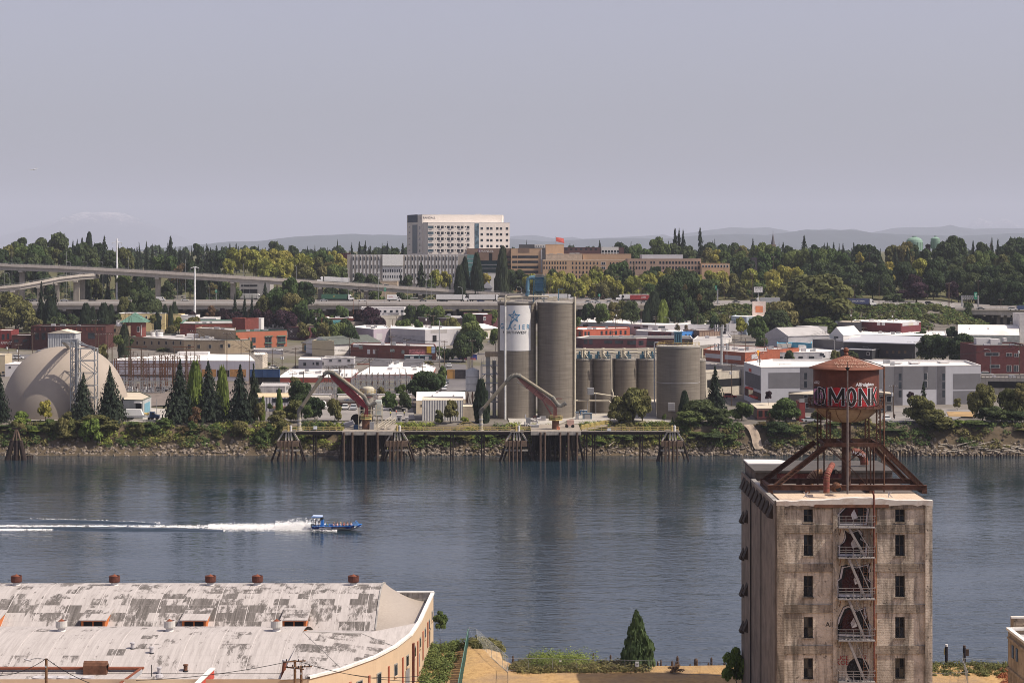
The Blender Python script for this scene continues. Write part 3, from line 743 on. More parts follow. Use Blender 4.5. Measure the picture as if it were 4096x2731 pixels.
def plate(b,im,x,y,w_,h_,proud=.06,sink=.05):
 """a box lying on the wall that the picture shows at x, y"""
 P,u,n=hit(b,*q(im,x,y));px,py=q(im,x,y);k=IM[im][2]
 def on(px_,py_):
  r=ray(px_,py_);t_=(P.x*n.x+P.y*n.y)/(r.x*n.x+r.y*n.y)
  return V_((r.x*t_,r.y*t_,H+r.z*t_))
 L,R_=on(px-w_*k/2,py),on(px+w_*k/2,py);T_,Bt=on(px,py-h_*k/2),on(px,py+h_*k/2)
 hw=(V_((R_.x,R_.y))-V_((L.x,L.y))).length/2;hh=(T_.z-Bt.z)/2
 c=V_((P.x,P.y,(T_.z+Bt.z)/2));u3,n3=V_((u.x,u.y,0)),V_((n.x,n.y,0))
 return c,u3,n3,hw,hh
def W(b,im,rects,mat=None,name='window',frame=None,proud=.07,sill=None,label=None):
 for x,y,w_,h_ in rects:
  c,u,n,hw,hh=plate(b,im,x,y,w_,h_)
  m=MB()
  if frame:
   fo=P_(name,MB().obox(c,u*(hw+.12),n*proud,(0,0,hh+.12)),frame,b.root)
   P_('pane',m.obox(c+n*.03,u*hw*.92,n*proud,(0,0,hh*.95)),mat or GLASS,fo)
   if hw>.9:P_('mullion',MB().obox(c+n*.05,u*.06,n*proud,(0,0,hh)),frame,fo)
  else:
   fo=P_(name,m.obox(c,u*hw,n*proud,(0,0,hh)),mat or GLASS,b.root,label=label)
  if sill:
   P_('sill',MB().obox(c-V_((0,0,hh+.12)),u*(hw+.15),n*(proud+.12),(0,0,.1)),sill,fo)
def grid(x0,x1,nx,y0,y1,ny,w_,h_):
 return[(x0+(x1-x0)*i/max(1,nx-1),y0+(y1-y0)*j/max(1,ny-1),w_,h_)for j in range(ny)for i in range(nx)]
def u_(b,im,rows,mat=None,name='roof_unit',z=None):
 for x,y,w_,h_,dd in rows:
  zz=(b.zr-.5)if z is None else z
  p=onz(*q(im,x,y),zz)if H-zz>25 else V_(((q(im,x,y)[0]-512)*(b.cy)/F,b.cy,zz));k=IM[im][2]*p.y/F
  P_(name,MB().box(p.x-w_*k/2,p.x+w_*k/2,p.y,p.y+dd,zz,zz+h_*k),mat or SL,b.root)
def pitched(b,rise,mat,axis=0,over=.4,hip=0.,name='roof'):
 """gabled or hipped roof on a four-sided building; axis picks the pair of walls that carry the gables"""
 p=[V_((x,y,b.zr))for x,y in inset(b.poly[:4],-over)]
 p=p[axis:]+p[:axis]
 m1,m2=(p[0]+p[1])/2,(p[2]+p[3])/2
 a,c=m1.lerp(m2,hip)+V_((0,0,rise)),m2.lerp(m1,hip)+V_((0,0,rise))
 m=MB()
 m.face([p[1],p[2],c,a]);m.face([p[3],p[0],a,c]);m.face([p[0],p[1],a],0 if hip else 1);m.face([p[2],p[3],c],0 if hip else 1)
 m.face([x-V_((0,0,.15))for x in p][::-1])
 for i in range(4):
  j=(i+1)%4;m.face([p[i]-V_((0,0,.15)),p[j]-V_((0,0,.15)),p[j],p[i]])
 bpy.data.objects.remove(b.roof)
 b.roof=P_(name,m,[mat,b.wall.data.materials[0]],b.root)
def wr_(b,im,x,y,body,size_px,mat,sx=1.,name='lettering',proud=.12):
 c,u,n,hw,hh=plate(b,im,x,y,10,10)
 k=IM[im][2]*c.y/F
 P_(name,to_(body,c+V_((0,0,-size_px*k*.35)),u,(0,0,1),size_px*k,n*proud,sx),mat,b.root)
def G(*a):return grid(*a)
b=B('brick_building','dark red brick building with arched windows and corbelled cornice behind the grey dome','B0',('Y',965),[(285,120),(505,122),(970,120)],BRICKD,ROOFD,par=.6,d=22)
W(b,'B0',G(340,460,3,215,215,1,34,62)+[(840,210,60,55),(640,215,34,60),(560,215,34,60)],name='arched_window')
W(b,'B0',G(320,940,14,150,150,1,12,26),BRICK,name='cornice_block',proud=.18)
b=B('shop_building','low red painted shop with white roof at the far left edge','B0',('Y',978),[(-60,162),(100,162)],M('red_wall',(.19,.035,.035),streak=.2),RW,par=.3,d=16)
W(b,'B0',[(30,220,24,50),(75,215,20,50)])
wr_(b,'B0',55,275,'RVNG',36,WT)
b=B('shop_building','brown brick shop with pale roof left of the arcaded brick building','B0',('Y',972),[(105,205),(282,205)],BRICKD,RG,par=.3,d=14)
W(b,'B0',[(150,255,40,26),(230,255,40,26)])
b=B('shed','plain cream shed at the left edge beside the dome','B0',('Y',830),[(-60,385),(46,385)],BEIGE,RW,par=.3,d=12)
W(b,'B0',[(30,545,24,16)])
b=B('shed','low white walled shed touching the left side of the dome','B0',('Y',815),[(46,470),(215,470)],WT,RW,par=.3,d=18)
W(b,'B0',[(90,500,20,14)])
b=B('tower_house','red brick tower house under a green pyramid roof','B0',('Y',992),[(1140,85),(1305,85)],BRICK,GREENR,par=0,d=11)
pitched(b,4.6,GREENR,0,1.9,.42)
W(b,'B0',[(1270,150,20,50)],frame=WT)
W(b,'B0',[(1298,160,8,100)],WT,name='corner_strip',proud=.1)
b=B('stair_block','tan stair block with a railed white tank on its roof','B0',('Y',985),[(1030,122),(1178,122)],TAN,RG,par=.3,d=9)
W(b,'B0',[(1055,160,18,30)])
def roof_tank(b,im,x,y0,y1,hw,mat=WT):
 p=onz(*q(im,x,y1),b.zr-.3);k=IM[im][2]*p.y/F
 o=P_('roof_tank',MB().lathe([(hw*k,0),(hw*k,(y1-y0)*k),(hw*k*.5,(y1-y0)*k*1.1),(0,(y1-y0)*k*1.12)],16,(p.x,p.y,b.zr-.3)),mat,b.root,True)
 m=MB();zt=b.zr-.3+(y1-y0)*k
 for i in range(10):
  a,c=i*.628,(i+1)*.628
  P=V_((p.x+hw*k*math.cos(a),p.y+hw*k*math.sin(a),zt));Q=V_((p.x+hw*k*math.cos(c),p.y+hw*k*math.sin(c),zt))
  m.bar(P,P+V_((0,0,1.2)),.06);m.bar(P+V_((0,0,1.2)),Q+V_((0,0,1.2)),.06);m.bar(P+V_((0,0,.6)),Q+V_((0,0,.6)),.05)
 P_('railing',m,mat,o)
roof_tank(b,'B0',1102,90,122,32)
b=B('office_building','tan two-storey office building with flat white roof and tanks','B0',(1690,372),[(1690,248),(2065,250),(2300,243),(2290,205),(1860,190),(1330,190),(1200,218)],TAN,RG,par=.8,trim=M('green_grey_trim',(.14,.15,.12)))
W(b,'B0',[(1740,308,28,34),(1825,308,28,34),(1930,308,28,34),(2036,305,26,34),(2105,300,24,34)]+G(1262,1660,7,275,295,1,16,36),frame=M('tan_trim',(.42,.36,.27)))
u_(b,'B0',[(1790,225,150,34,5),(1650,215,70,12,4),(1940,238,40,14,3)],WT)
roof_tank(b,'B0',1465,180,218,34);roof_tank(b,'B0',1405,182,212,22)
b=B('brick_hall','long red brick hall with green copings beside a square brick tower','B0',('Y',1008),[(1655,95),(1790,97),(2160,93),(2140,62),(1700,62)],BRICK,RG,par=.7,trim=GREENR)
b=B('brick_tower','square plain red brick tower rising beside the salmon building','B0',('Y',1004),[(2135,46),(2250,50)],BRICK,ROOFD,par=.3,d=9)
b=B('apartment_building','salmon orange building with green balconies and glazed bays','B1',('Y',970),[(-185,172),(284,158)],SALMON,RG,par=.7,d=16,trim=M('green_coping',(.06,.10,.08)))
W(b,'B1',[(112,250,58,72),(232,250,72,64),(112,312,58,32),(225,312,62,40),(-22,250,34,46),(-22,318,34,34)],frame=DKGREY)
W(b,'B1',[(112,275,66,8),(232,272,80,8),(115,214,70,8),(232,212,82,8)],GREENR,name='balcony',proud=.6)
b=B('tan_annex','tan stucco strip building in front of the long brick hall','B0',('Y',985),[(1800,140),(1990,148),(2165,162),(2165,135),(1850,125)],TAN,RG,par=.4)
b=B('white_shop_row','low white shop row with small dark windows above the salmon building','B1',('Y',1100),[(-50,78),(232,78),(322,70)],WT,RW,par=.4,d=18)
W(b,'B1',G(105,210,4,122,122,1,18,24)+[(40,122,18,26)],frame=None)
b=B('white_house','white walled flat-roofed house behind the brick tower','B0',('Y',1060),[(2252,52),(2400,52)],WT,RW,par=.4,d=12)
b=B('warehouse','long white warehouse with monitor roof behind the rusty substation','B0',('Y',800),[(1040,432),(1880,438),(2345,440),(2290,385),(1700,372),(1100,415)],M('lavender_white',(.48,.455,.50),var=.05,streak=.12),RW,par=0)
u_(b,'B0',[(1770,385,280,26,6)],WT,'roof_monitor',b.zr)
W(b,'B0',[(1920,552,130,70),(2185,552,150,70)],M('bare_plywood',(.42,.22,.09),var=.3,scale=.8),name='timber_door')
W(b,'B0',[(2050,555,110,62)],BLACK,name='door_opening')
W(b,'B0',[(1440,578,780,22)],M('dark_base',(.10,.09,.09)),name='base_course',proud=.04)
b=B('yellow_house','pale yellow flat-roofed house with white cornice among dark trees','A0',('Y',1085),[(1085,922),(1520,922)],M('yellow_stucco',(.66,.53,.27),var=.06),RW,par=.5,d=16,trim=WT)
W(b,'A0',[(1296,958,18,28),(1478,962,16,34),(1345,960,14,26),(1400,965,14,26)],frame=WT)
b=B('yellow_house','small yellow annex right of the pale yellow house','A0',('Y',1088),[(1530,930),(1665,930)],M('yellow_stucco'),RW,par=.3,d=12)
b=B('shed','low white canopy shed right of the yellow house','A0',('Y',1060),[(1660,940),(1800,940)],WT,RW,par=.2,d=14)
b=B('shed','white parking canopy beside purple trees','A0',('Y',1062),[(1835,965),(1985,965)],WT,RW,par=.2,d=16)
b=B('painted_building','dark plum building with a faded white eagle painted on its wall','B1',('Y',1030),[(290,128),(486,132)],BM_,ROOFD,par=.4,d=18)
W(b,'B1',[(340,185,88,100)],M('faded_mural',(.10,.08,.085),var=.4,scale=.8),name='mural',proud=.05)
def bird(b,im,x,y,s,mat):
 c,u,n,hw,hh=plate(b,im,x,y,10,10);k=IM[im][2]*c.y/F*s
 P=lambda a,z:c+u*a*k+V_((0,0,z*k))+n*.16
 P_('bird_emblem',MB().face([P(-1,.55),P(-.15,.1),P(.35,.75),P(.2,-.05),P(.5,-.4),P(0,-.25),P(-.35,-.7),P(-.3,-.1)]),mat,b.root)
bird(b,'B1',328,168,26,WT)
W(b,'B1',G(320,372,3,212,212,1,10,5),LG,name='lettering',proud=.1)
b=B('ivy_building','low building overgrown with ivy beside the plum building','B1',('Y',1034),[(486,140),(592,140)],M('ivy',(.10,.12,.03),var=.5,scale=1.5),ROOFD,par=.3,d=16)
W(b,'B1',[(512,205,26,30),(565,205,30,26)],name='window')
b=B('siding_tower','small beige-sided tower building with dark green flat roof','B1',(615,402),[(516,255),(716,258),(640,240),(560,240)],M('beige_boards',(.50,.42,.28),var=.06),M('green_black_roof',(.05,.065,.055)),par=.15)
b=B('gabled_shed','tan gabled shed left of the beige-sided tower','B1',('Y',955),[(425,275),(520,280)],M('ochre_wall',(.36,.27,.15)),ROOFD,par=0,d=10)
pitched(b,2.2,ROOFD,1)
W(b,'B1',[(460,320,30,50)],M('blue_door',(.05,.12,.16)),name='door')
b=B('long_shed','long low building with grey-green pitched roof and painted white end wall','B1',('Y',935),[(720,290),(1150,270)],WT,M('moss_grey_roof',(.10,.11,.095),var=.2),par=0,d=20)
pitched(b,3.4,M('moss_grey_roof'),1,.6)
W(b,'B1',[(785,338,125,80)],WT,name='painted_panel');wr_(b,'B1',785,342,'ST HOUZ',22,DKGREY)
b=B('white_house','white two-level flat-roofed house with dark square windows, left lower half','B1',(480,512),[(390,425),(610,432),(610,405),(410,405)],LG,RW,par=.4,trim=WT)
W(b,'B1',[(448,470,25,28),(528,465,14,22),(565,465,26,28)],frame=GREYW)
b=B('white_house','taller white flat-roofed house joined right of the lower white house','B1',(700,512),[(608,415),(898,415),(912,400),(640,396)],LG,RW,par=.4,trim=WT)
W(b,'B1',[(686,436,26,20),(770,437,26,20),(853,437,26,20),(612,464,22,26)],frame=GREYW)
W(b,'B1',[(760,492,280,26)],M('dirty_base',(.30,.29,.29),streak=.3),name='base_course',proud=.05)
b=B('depot','broad white hipped-roof depot with brick walls and louvred skylights','B1',(1300,610),[(925,566),(1620,560),(1650,500),(1490,440),(1140,440)],M('brick_band',(.27,.07,.055)),RW,par=.15,trim=WT)
for x,y in((1165,448),(1150,465),(1130,482),(1455,448),(1445,465),(1435,482)):
 p=onz(*q('B1',x,y+8),b.zr);P_('skylight',MB().prism([(p.x-4,p.y),(p.x+4,p.y),(p.x+4,p.y+3),(p.x-4,p.y+3)],b.zr-.1,b.zr+1.6),MDGREY,b.root)
u_(b,'B1',[(1278,470,26,16,2),(1300,458,26,18,2)],SL,'roof_vent',b.zr)
W(b,'B1',G(1420,1465,3,588,588,1,10,10),WT,name='star')
b=B('depot','low white flat-roofed depot with vents left of the louvred depot','B1',(500,640),[(205,590),(870,590),(940,535),(930,516),(310,516)],M('brick_band'),RW,par=.15,trim=WT)
u_(b,'B1',[(415,565,40,22,2.5),(465,535,36,18,2),(595,585,60,10,2.5),(650,560,24,12,2),(745,580,16,20,1.5),(790,580,16,20,1.5),(830,580,16,20,1.5),(770,545,26,22,2)],SL,'roof_vent',b.zr)
b=B('grey_annex','old grey-white flat building with streaked walls behind the tan office','B1',('Y',735),[(40,672),(268,672),(320,650),(300,638),(60,638)],M('streaked_white',(.46,.44,.42),streak=.5),RG,par=.4)
W(b,'B1',[(213,715,52,26),(284,690,10,30),(303,684,10,30)])
W(b,'B1',[(130,708,34,20)],RG,name='vent_panel')
b=B('low_office','low office with tan metal roof and ribbon windows above the bank','B1',(100,905),[(-60,772),(308,772),(300,735),(-60,735)],Mcorr('ribbed_grey_wall',(.42,.41,.42),1.0),M('tan_metal_roof',(.60,.46,.29),var=.06),par=0)
W(b,'B1',[(35,803,80,34),(178,803,60,34),(265,803,60,34),(-30,803,40,34)])
W(b,'B1',[(220,865,130,22)],M('brown_awning',(.30,.19,.14)),name='awning',proud=.7)
b=B('metal_shed','pale corrugated metal shed with two roof levels left of the silos','B1',(1700,988),[(1525,800),(1900,800),(1905,765),(1530,765)],Mcorr('white_ribbed_wall',(.55,.53,.50),.8),M('cream_metal_roof',(.66,.58,.46),var=.05),par=0)
b=B('metal_shed','taller white-roofed shed directly behind the corrugated shed','B1',(1500,925),[(1472,805),(1925,790),(1922,722),(1475,722)],M('tan_cream_wall',(.48,.40,.30)),RW,par=0)
W(b,'B1',[(1517,852,10,22)]);u_(b,'B1',[(1665,735,20,18,2),(1620,765,14,10,1.5),(1815,765,14,10,1.5)],SL,'roof_vent',b.zr)
b=B('lean_to','low cream lean-to between the corrugated shed and the silos','B1',(1960,985),[(1900,858),(2100,858),(2100,832),(1900,832)],M('tan_cream_wall'),M('cream_metal_roof'),par=0)
b=B('warehouse','lilac-pink warehouse with roller door and graffiti at its foot','B1',('Y',1025),[(868,128),(1080,148),(1232,140),(1180,112),(1000,112)],LILAC,RW,par=.3,trim=WT)
W(b,'B1',[(1132,218,56,60)],LG,name='roller_door');W(b,'B1',[(1010,222,100,26)],M('blue_graffiti',(.07,.10,.22),var=.8,scale=1.5),name='graffiti',proud=.04)
b=B('warehouse','long pale grey warehouse with patched paint and a lettered trailer before it','B1',('Y',1005),[(1235,140),(1555,155),(1970,140),(1960,118),(1700,112),(1240,112)],LG,RW,par=.3,trim=WT)
W(b,'B1',[(1680,172,150,30)],GREYW,name='paint_patch',proud=.04);W(b,'B1',[(1390,232,300,55)],M('two_tone_grey',(.36,.35,.37)),name='paint_band',proud=.04)
W(b,'B1',[(1640,235,36,60)],BLACK,name='door_opening')
b=B('concrete_block_building','bare concrete building with stained walls under a white upper storey','A1',('Y',1095),[(1150,945),(1486,935)],CONC,RG,par=.3,d=20)
b=B('white_house','white upper-storey building with six dark windows beyond the concrete block','A1',('Y',1116),[(962,868),(1362,868)],WT,RW,par=.4,d=14)
W(b,'A1',[(1140,904,24,20),(1186,904,24,20),(1244,904,24,20),(1296,902,24,20),(1344,902,24,20)])
W(b,'A1',[(1240,926,150,16)],M('balcony_rail',(.25,.24,.24)),name='balcony',proud=.5)
u_(b,'A1',[(1195,864,40,18,3)],SL)
b=B('brown_warehouse','dark brown warehouse under a pale slatted roof','A1',('Y',1098),[(1490,958),(1900,966),(1880,945),(1560,938)],M('brown_wall',(.15,.11,.10)),RG,par=.1,trim=WT)
b=B('brick_store','red brick store with pale flat roof behind the teal wall','A1',('Y',1080),[(602,968),(920,966),(915,950),(640,948)],BRICK,RW,par=.3)
b=B('teal_shop','small teal-painted shop with hand lettering on its side','A1',('Y',1062),[(675,992),(860,990)],TEAL,ROOFD,par=.3,d=12)
wr_(b,'A1',722,1012,'IMAGNE',26,BLACK)
b=B('stone_shop','grey stone-walled shop right of the teal shop','A1',('Y',1060),[(862,1000),(1070,995)],M('grey_brown_stone',(.26,.22,.19),var=.2),ROOFD,par=.4,d=12)
b=B('brick_building','dark brick building with one white window left of the sign silo','A1',('Y',1085),[(1905,925),(2090,935),(2218,925)],BM_,RW,par=.3,d=16)
W(b,'A1',[(2100,970,20,28)],frame=WT)
b=B('cream_shed','cream hipped shed with garage door just left of the sign silo','A1',('Y',1035),[(2048,1065),(2235,1060)],M('cream_wall',(.58,.52,.42)),RG,par=0,d=16)
pitched(b,2.4,RW,0,.4,.3);W(b,'A1',[(2118,1130,40,44)],WT,name='garage_door')
b=B('brick_market','long low red brick market hall covered in murals and a yellow sign','B1',(1250,408),[(868,290),(1260,300),(1655,308),(1640,285),(1250,275),(900,272)],M('mural_brick',(.17,.06,.045),var=.2,streak=.2),RG,par=.3)
W(b,'B1',[(1590,337,42,60)],M('yellow_sign',(.75,.45,.03)),name='yellow_sign')
W(b,'B1',[(1630,340,34,56)],M('pale_blue_sign',(.45,.6,.75)),name='blue_sign')
W(b,'B1',[(918,302,54,20)],WT,name='sign_board');wr_(b,'B1',918,305,'FOOD MARKET',9,BLACK)
W(b,'B1',[(962,310,34,40),(1252,345,40,26),(1350,358,26,34)],M('mural_paint',(.30,.34,.30),var=.9,scale=1.5),name='mural',proud=.05)
W(b,'B1',[(1480,358,150,40)],M('pink_mural',(.42,.16,.16),var=.8,scale=1.2),name='mural',proud=.05)
W(b,'B1',[(1035,355,26,42),(1085,355,22,40)],WT,name='door')
u_(b,'B1',[(1000,280,50,14,3),(1365,290,26,12,2)],SL)
b=B('white_shed','small pale building at the left end of the container row','B1',('Y',860),[(-20,385),(60,385),(106,375),(90,362),(-20,362)],M('cream_white',(.55,.48,.40)),RW,par=.2)
b=B('white_shed','low white shed with a long wall in front of the salmon building','B1',('Y',950),[(-20,335),(250,345),(240,330),(-20,322)],WT,RG,par=.2)
b=B('orange_brick_building','bright orange-red brick building with arched dark windows right of the silos','B2',('Y',1035),[(590,150),(650,155),(1082,140),(1070,128),(600,128)],ORANGE,RW,par=.5)
W(b,'B2',[(622,190,18,44),(675,190,18,36),(704,190,18,36),(823,184,18,36),(867,182,18,36),(905,182,18,36),(955,182,18,36),(998,180,18,36),(1042,180,18,36)],name='arched_window')
b=B('maroon_warehouse','dark maroon brick warehouse with bands of windows below the orange building','B2',('Y',985),[(590,225),(650,232),(1140,232),(1240,228),(1660,235),(1640,210),(700,208)],BM_,ROOFD,par=.4,trim=RW)
W(b,'B2',[(676,262,34,44),(725,264,30,44),(885,265,74,30),(985,268,74,30),(1100,272,80,34),(1185,275,44,40),(1270,278,80,40),(1620,265,70,40)])
b=B('maroon_house','small maroon house with white-edged windows in front of the pale roof','B2',('Y',1012),[(1262,182),(1465,182)],BM_,RG,par=.3,d=9)
W(b,'B2',G(1290,1440,5,205,205,1,12,20),frame=None)
b=B('white_long_building','very long white-roofed building with many rooftop skylights behind the orange one','A2',('Y',1100),[(620,1000),(1340,1030),(2122,1020),(2110,1008),(1600,990),(800,965),(630,968)],LG,RW,par=.3)
W(b,'A2',[(676,1035,50,22),(1225,1045,50,18),(1375,1048,60,18),(1150,1052,60,18),(2085,1052,50,24)])
u_(b,'A2',[(700+78*i,985+2.2*i,46,16+(i*7)%9,3)for i in range(17)],WT,'skylight')
b=B('blue_building','bright blue wall with arched windows on a white-roofed building','B2',('Y',1035),[(1555,172),(1716,166),(1716,150),(1560,150)],BLUEW,RW,par=.3)
W(b,'B2',[(1597,212,16,26),(1630,212,16,26),(1665,210,16,26)],name='arched_window')
b=B('low_white_hall','low hall with broad pale roof left of the blue wall','B2',('Y',1045),[(1135,162),(1555,178),(1560,152),(1160,148)],LG,RW,par=.15)
b=B('mural_building','brown wall painted with a row of arches beside the blue wall','B2',('Y',1036),[(1718,162),(1915,158)],M('brown_mural_wall',(.16,.10,.08),var=.3),RG,par=.3,d=16)
W(b,'B2',G(1735,1895,8,195,195,1,15,40),M('arch_panel',(.28,.20,.15)),name='arch_panel',proud=.04)
b=B('white_wall_building','white block wall building under the blue wall','B2',('Y',992),[(1662,245),(1965,235),(2020,225),(1990,195),(1720,200)],WT,RG,par=.3)
b=B('white_tan_building','white building with tan panels and small door right of the painted arches','B2',('Y',1060),[(1965,100),(2122,98),(2120,85),(1980,85)],LG,RW,par=.2)
W(b,'B2',[(2090,135,50,34)],MDGREY)
b=B('blue_grey_warehouse','blue-grey flat warehouse under the tall white pole sign','A2',('Y',1070),[(2015,950),(2155,955),(2352,948),(2345,938),(2060,935)],M('blue_grey_wall',(.30,.35,.40)),RW,par=.3)
W(b,'A2',[(2090,975,60,14)]);u_(b,'A2',[(2165,945,36,12,3),(2285,944,36,12,3)],SL)
b=B('auto_shop','long low red-orange shop with weathered grey roof','B2',('Y',905),[(1755,335),(2140,365),(2352,352),(2352,312),(1900,290)],M('red_orange_wall',(.30,.09,.05),streak=.15),M('patched_grey_roof',(.40,.37,.35),var=.4,scale=.5),par=.3)
W(b,'B2',[(1850,395,150,40),(2030,410,150,40),(2230,400,60,44)],LG,name='shop_front');W(b,'B2',[(2262,368,20,50)],M('orange_sign',(.75,.33,.03)),name='orange_sign')
b=B('auto_shop','orange-brown shop front with white curb at the street corner','B3',('Y',905),[(-10,340),(285,322)],M('red_orange_wall'),RG,par=.3,d=14)
b=B('white_corner_shop','low white-grey shop with two dark windows behind the long white building','B3',('Y',912),[(35,362),(500,360),(665,345),(640,322),(80,330)],M('shop_grey',(.45,.44,.45),streak=.1),RW,par=.3)
W(b,'B3',[(495,383,40,22),(515,398,22,20),(110,408,50,18),(400,408,50,18),(300,408,40,18)])
b=B('blue_mural_shop','turquoise shop wall with white lower shop beside it','B3',('Y',965),[(82,275),(225,270),(402,278),(400,262),(90,262)],M('turquoise_wall',(.13,.42,.58)),RG,par=.2)
W(b,'B3',[(150,300,130,40)],GREYW,name='brick_panel')
b=B('steeple_stub','small white tapered chimney block on the shop roof','B3',('Y',935),[(290,300),(352,300)],WT,WT,par=0,d=5)
b=B('gable_barn','white gable-ended barn with one high window at right','B3',('Y',970),[(186,212),(566,205),(690,205),(640,178),(230,178)][:2],LG,RG,par=0,d=23)
pitched(b,3.8,RG,1,.2);W(b,'B3',[(625,224,40,12)])
b=B('white_annex','white end wall block with single dark window joined to the barn','B3',('Y',966),[(566,205),(692,208)],WT,RW,par=0,d=22)
pitched(b,4.0,RW,0,.2);W(b,'B3',[(626,224,40,14)],frame=None)
b=B('grey_warehouse','dark grey warehouse with broad pale blue-grey pitched roof','B3',('Y',935),[(697,262),(1350,280),(1430,245)],DKGREY,M('pale_metal_roof',(.46,.46,.49),var=.05,rough=.5),par=0,d=26)
p=[onz(*q('B3',x,y),b.zr+.3)for x,y in((690,260),(1352,282),(1425,218),(830,195))]
bpy.data.objects.remove(b.roof);b.roof=P_('roof',MB().prism(ccw([(v.x,v.y)for v in p]),b.zr-.1,b.zr+.3),M('pale_metal_roof'),b.root)
W(b,'B3',G(1095,1260,4,360,360,1,22,26),M('brown_panel',(.22,.15,.10)))
b=B('dark_shed','small black-walled shed with pale flat roof in front of the grey warehouse','B3',('Y',922),[(670,330),(955,340),(1050,322),(1040,310),(700,306)],M('black_cladding',(.035,.035,.04)),M('pale_metal_roof'),par=.1,trim=LG)
W(b,'B3',[(920,375,22,26)],frame=WT)
b=B('white_flat_building','long white flat-roofed building with rows of roof vents behind the grey warehouse','B3',('Y',1020),[(655,188),(1150,205),(1640,205),(1630,165),(1150,160),(660,168)],DKGREY,RW,par=.3,trim=WT)
u_(b,'B3',[(980+55*i,186+(i%3)*4,26,10,3)for i in range(12)],WT,'skylight')
b=B('arched_hall','white barrel-roofed hall at the right beside the brick building','B3',('Y',1010),[(1745,200),(2310,205)],M('glass_block',(.40,.42,.38),var=.2),RW,par=0,d=34)
def barrel(b,rise,mat,n=10):
 p=[V_((x,y,b.zr))for x,y in b.poly[:4]];ys=sorted(p,key=lambda v:v.y);f=sorted(ys[:2],key=lambda v:v.x);k=sorted(ys[2:],key=lambda v:v.x)
 m=MB();rows=[]
 for i in range(n+1):
  t_=i/n;z=math.sin(math.pi*t_)**.8*rise;rows.append((f[0].lerp(k[0],t_)+V_((0,0,z)),f[1].lerp(k[1],t_)+V_((0,0,z))))
 for(a,c),(d_,e)in zip(rows,rows[1:]):m.face([a,c,e,d_])
 m.face([r[0]for r in rows][::-1]);m.face([r[1]for r in rows])
 bpy.data.objects.remove(b.roof);b.roof=P_('roof',m,mat,b.root)
barrel(b,4.5,RW);W(b,'B3',[(2170,235,260,26),(1900,225,240,20)],M('glass_block'),name='window_band')
u_(b,'B3',[(1853,150,10,12,1),(2025,150,10,12,1)],WT,'roof_vent',b.zr+4)
b=B('brick_building','large dark red brick building with railed roof units at the right edge','B3',('Y',830),[(1915,300),(2420,300)],M('deep_brick',(.115,.035,.034),var=.2,streak=.1),ROOFD,par=.5,d=30)
W(b,'B3',[(2058,378,130,28),(2215,384,52,28),(2282,387,40,28),(2085,490,90,30),(2215,510,40,56),(2280,510,40,56)],frame=M('pale_frame',(.4,.38,.36)))
u_(b,'B3',[(1990,290,150,55,5),(2090,292,90,50,5),(2180,262,30,32,3)],WT)
b=B('hill_shop','long red-walled workshop with white roof at the foot of the bramble hill','B3',('Y',1062),[(775,75),(1225,92),(1405,80),(1270,45),(840,42)],M('red_shed_wall',(.12,.028,.032)),RW,par=.2,trim=WT)
W(b,'B3',G(1017,1060,2,100,100,1,30,30),WT,name='garage_door');W(b,'B3',[(1310,98,150,34)],LG,name='end_wall');wr_(b,'B3',1312,104,'KELIER',34,M('straw_paint',(.55,.50,.30)))
b=B('hill_shop','small dark annex with tan roof left of the red workshop','B3',('Y',1052),[(640,82),(860,88),(850,72),(680,70)],DKGREY,ROOFT,par=.15)
b=B('white_shed','little white-roofed shed half hidden by the willow at right','B3',('Y',1040),[(258,120),(400,128)],LG,RW,par=.2,d=10)
b=B('storage_building','long modern white and grey storage building behind the rusty water tower','R',(870,406.5),[(761,366.8),(980.8,364.7),(966,359.8),(772,358.6),(744,361.6)],M('storage_white',(.46,.455,.48),var=.04,streak=.05),RW,par=.7,trim=WT)
SB=b
MG=MDGREY
def panel(x0,x1,y0,y1,mat,pr=.05):W(SB,'B3',[((x0+x1)/2,(y0+y1)/2,x1-x0,y1-y0)],mat,name='cladding_panel',proud=pr)
panel(5,295,548,690,MG);panel(297,420,498,700,M('darker_cladding',(.11,.105,.115)),.08)
panel(425,1048,500,700,MG)
panel(1052,1155,492,860,MG);panel(1157,1236,492,862,M('darker_cladding'),.08);panel(1238,1428,490,700,MG);panel(1430,1470,490,700,M('darker_cladding'),.07)
panel(1472,1548,490,700,MG);panel(1552,1630,488,862,M('darker_cladding'),.09);panel(1700,1954,558,700,MG);panel(1700,1954,714,862,MG)
W(b,'B3',[(x,y,28,62)for x in(345,1447)for y in(580,655)]+[(x,y,28,66)for x in(1213,1613)for y in(588,665,742)],frame=WT)
W(b,'B2',[(2212,620,140,130)],M('darker_cladding'),name='cladding_panel',proud=.04);W(b,'B2',[(2210,745,150,70)],BRICKD,name='cladding_panel',proud=.05)
W(b,'B2',[(2192,690,50,16),(2230,768,60,16)],M('red_awning',(.5,.05,.03)),name='awning',proud=.9)
W(b,'B2',[(2188,525,24,30)],M('red_sign',(.45,.08,.06)),name='sign');W(b,'B2',[(2195,735,40,70)],GLASS)
u_(b,'R',[(898,363.5,9,1.5,6),(916,363.5,9,1.5,6),(945,362.8,9,1.5,6)],WT,'parapet_block')
b=B('apartment_building','three-storey grey apartment house with tan roof behind the water tower','B3',('Y',655),[(212,742),(430,745),(1145,745)],M('taupe_siding',(.135,.125,.115),var=.1),ROOFT,par=0,d=9)
pitched(b,1.8,ROOFT,1,.4)
W(b,'B3',[(348,768,34,26),(1112,790,40,52),(1050,790,40,52),(1112,875,40,50),(1055,875,40,50),(360,850,30,44)],frame=M('grey_trim',(.35,.34,.33)))
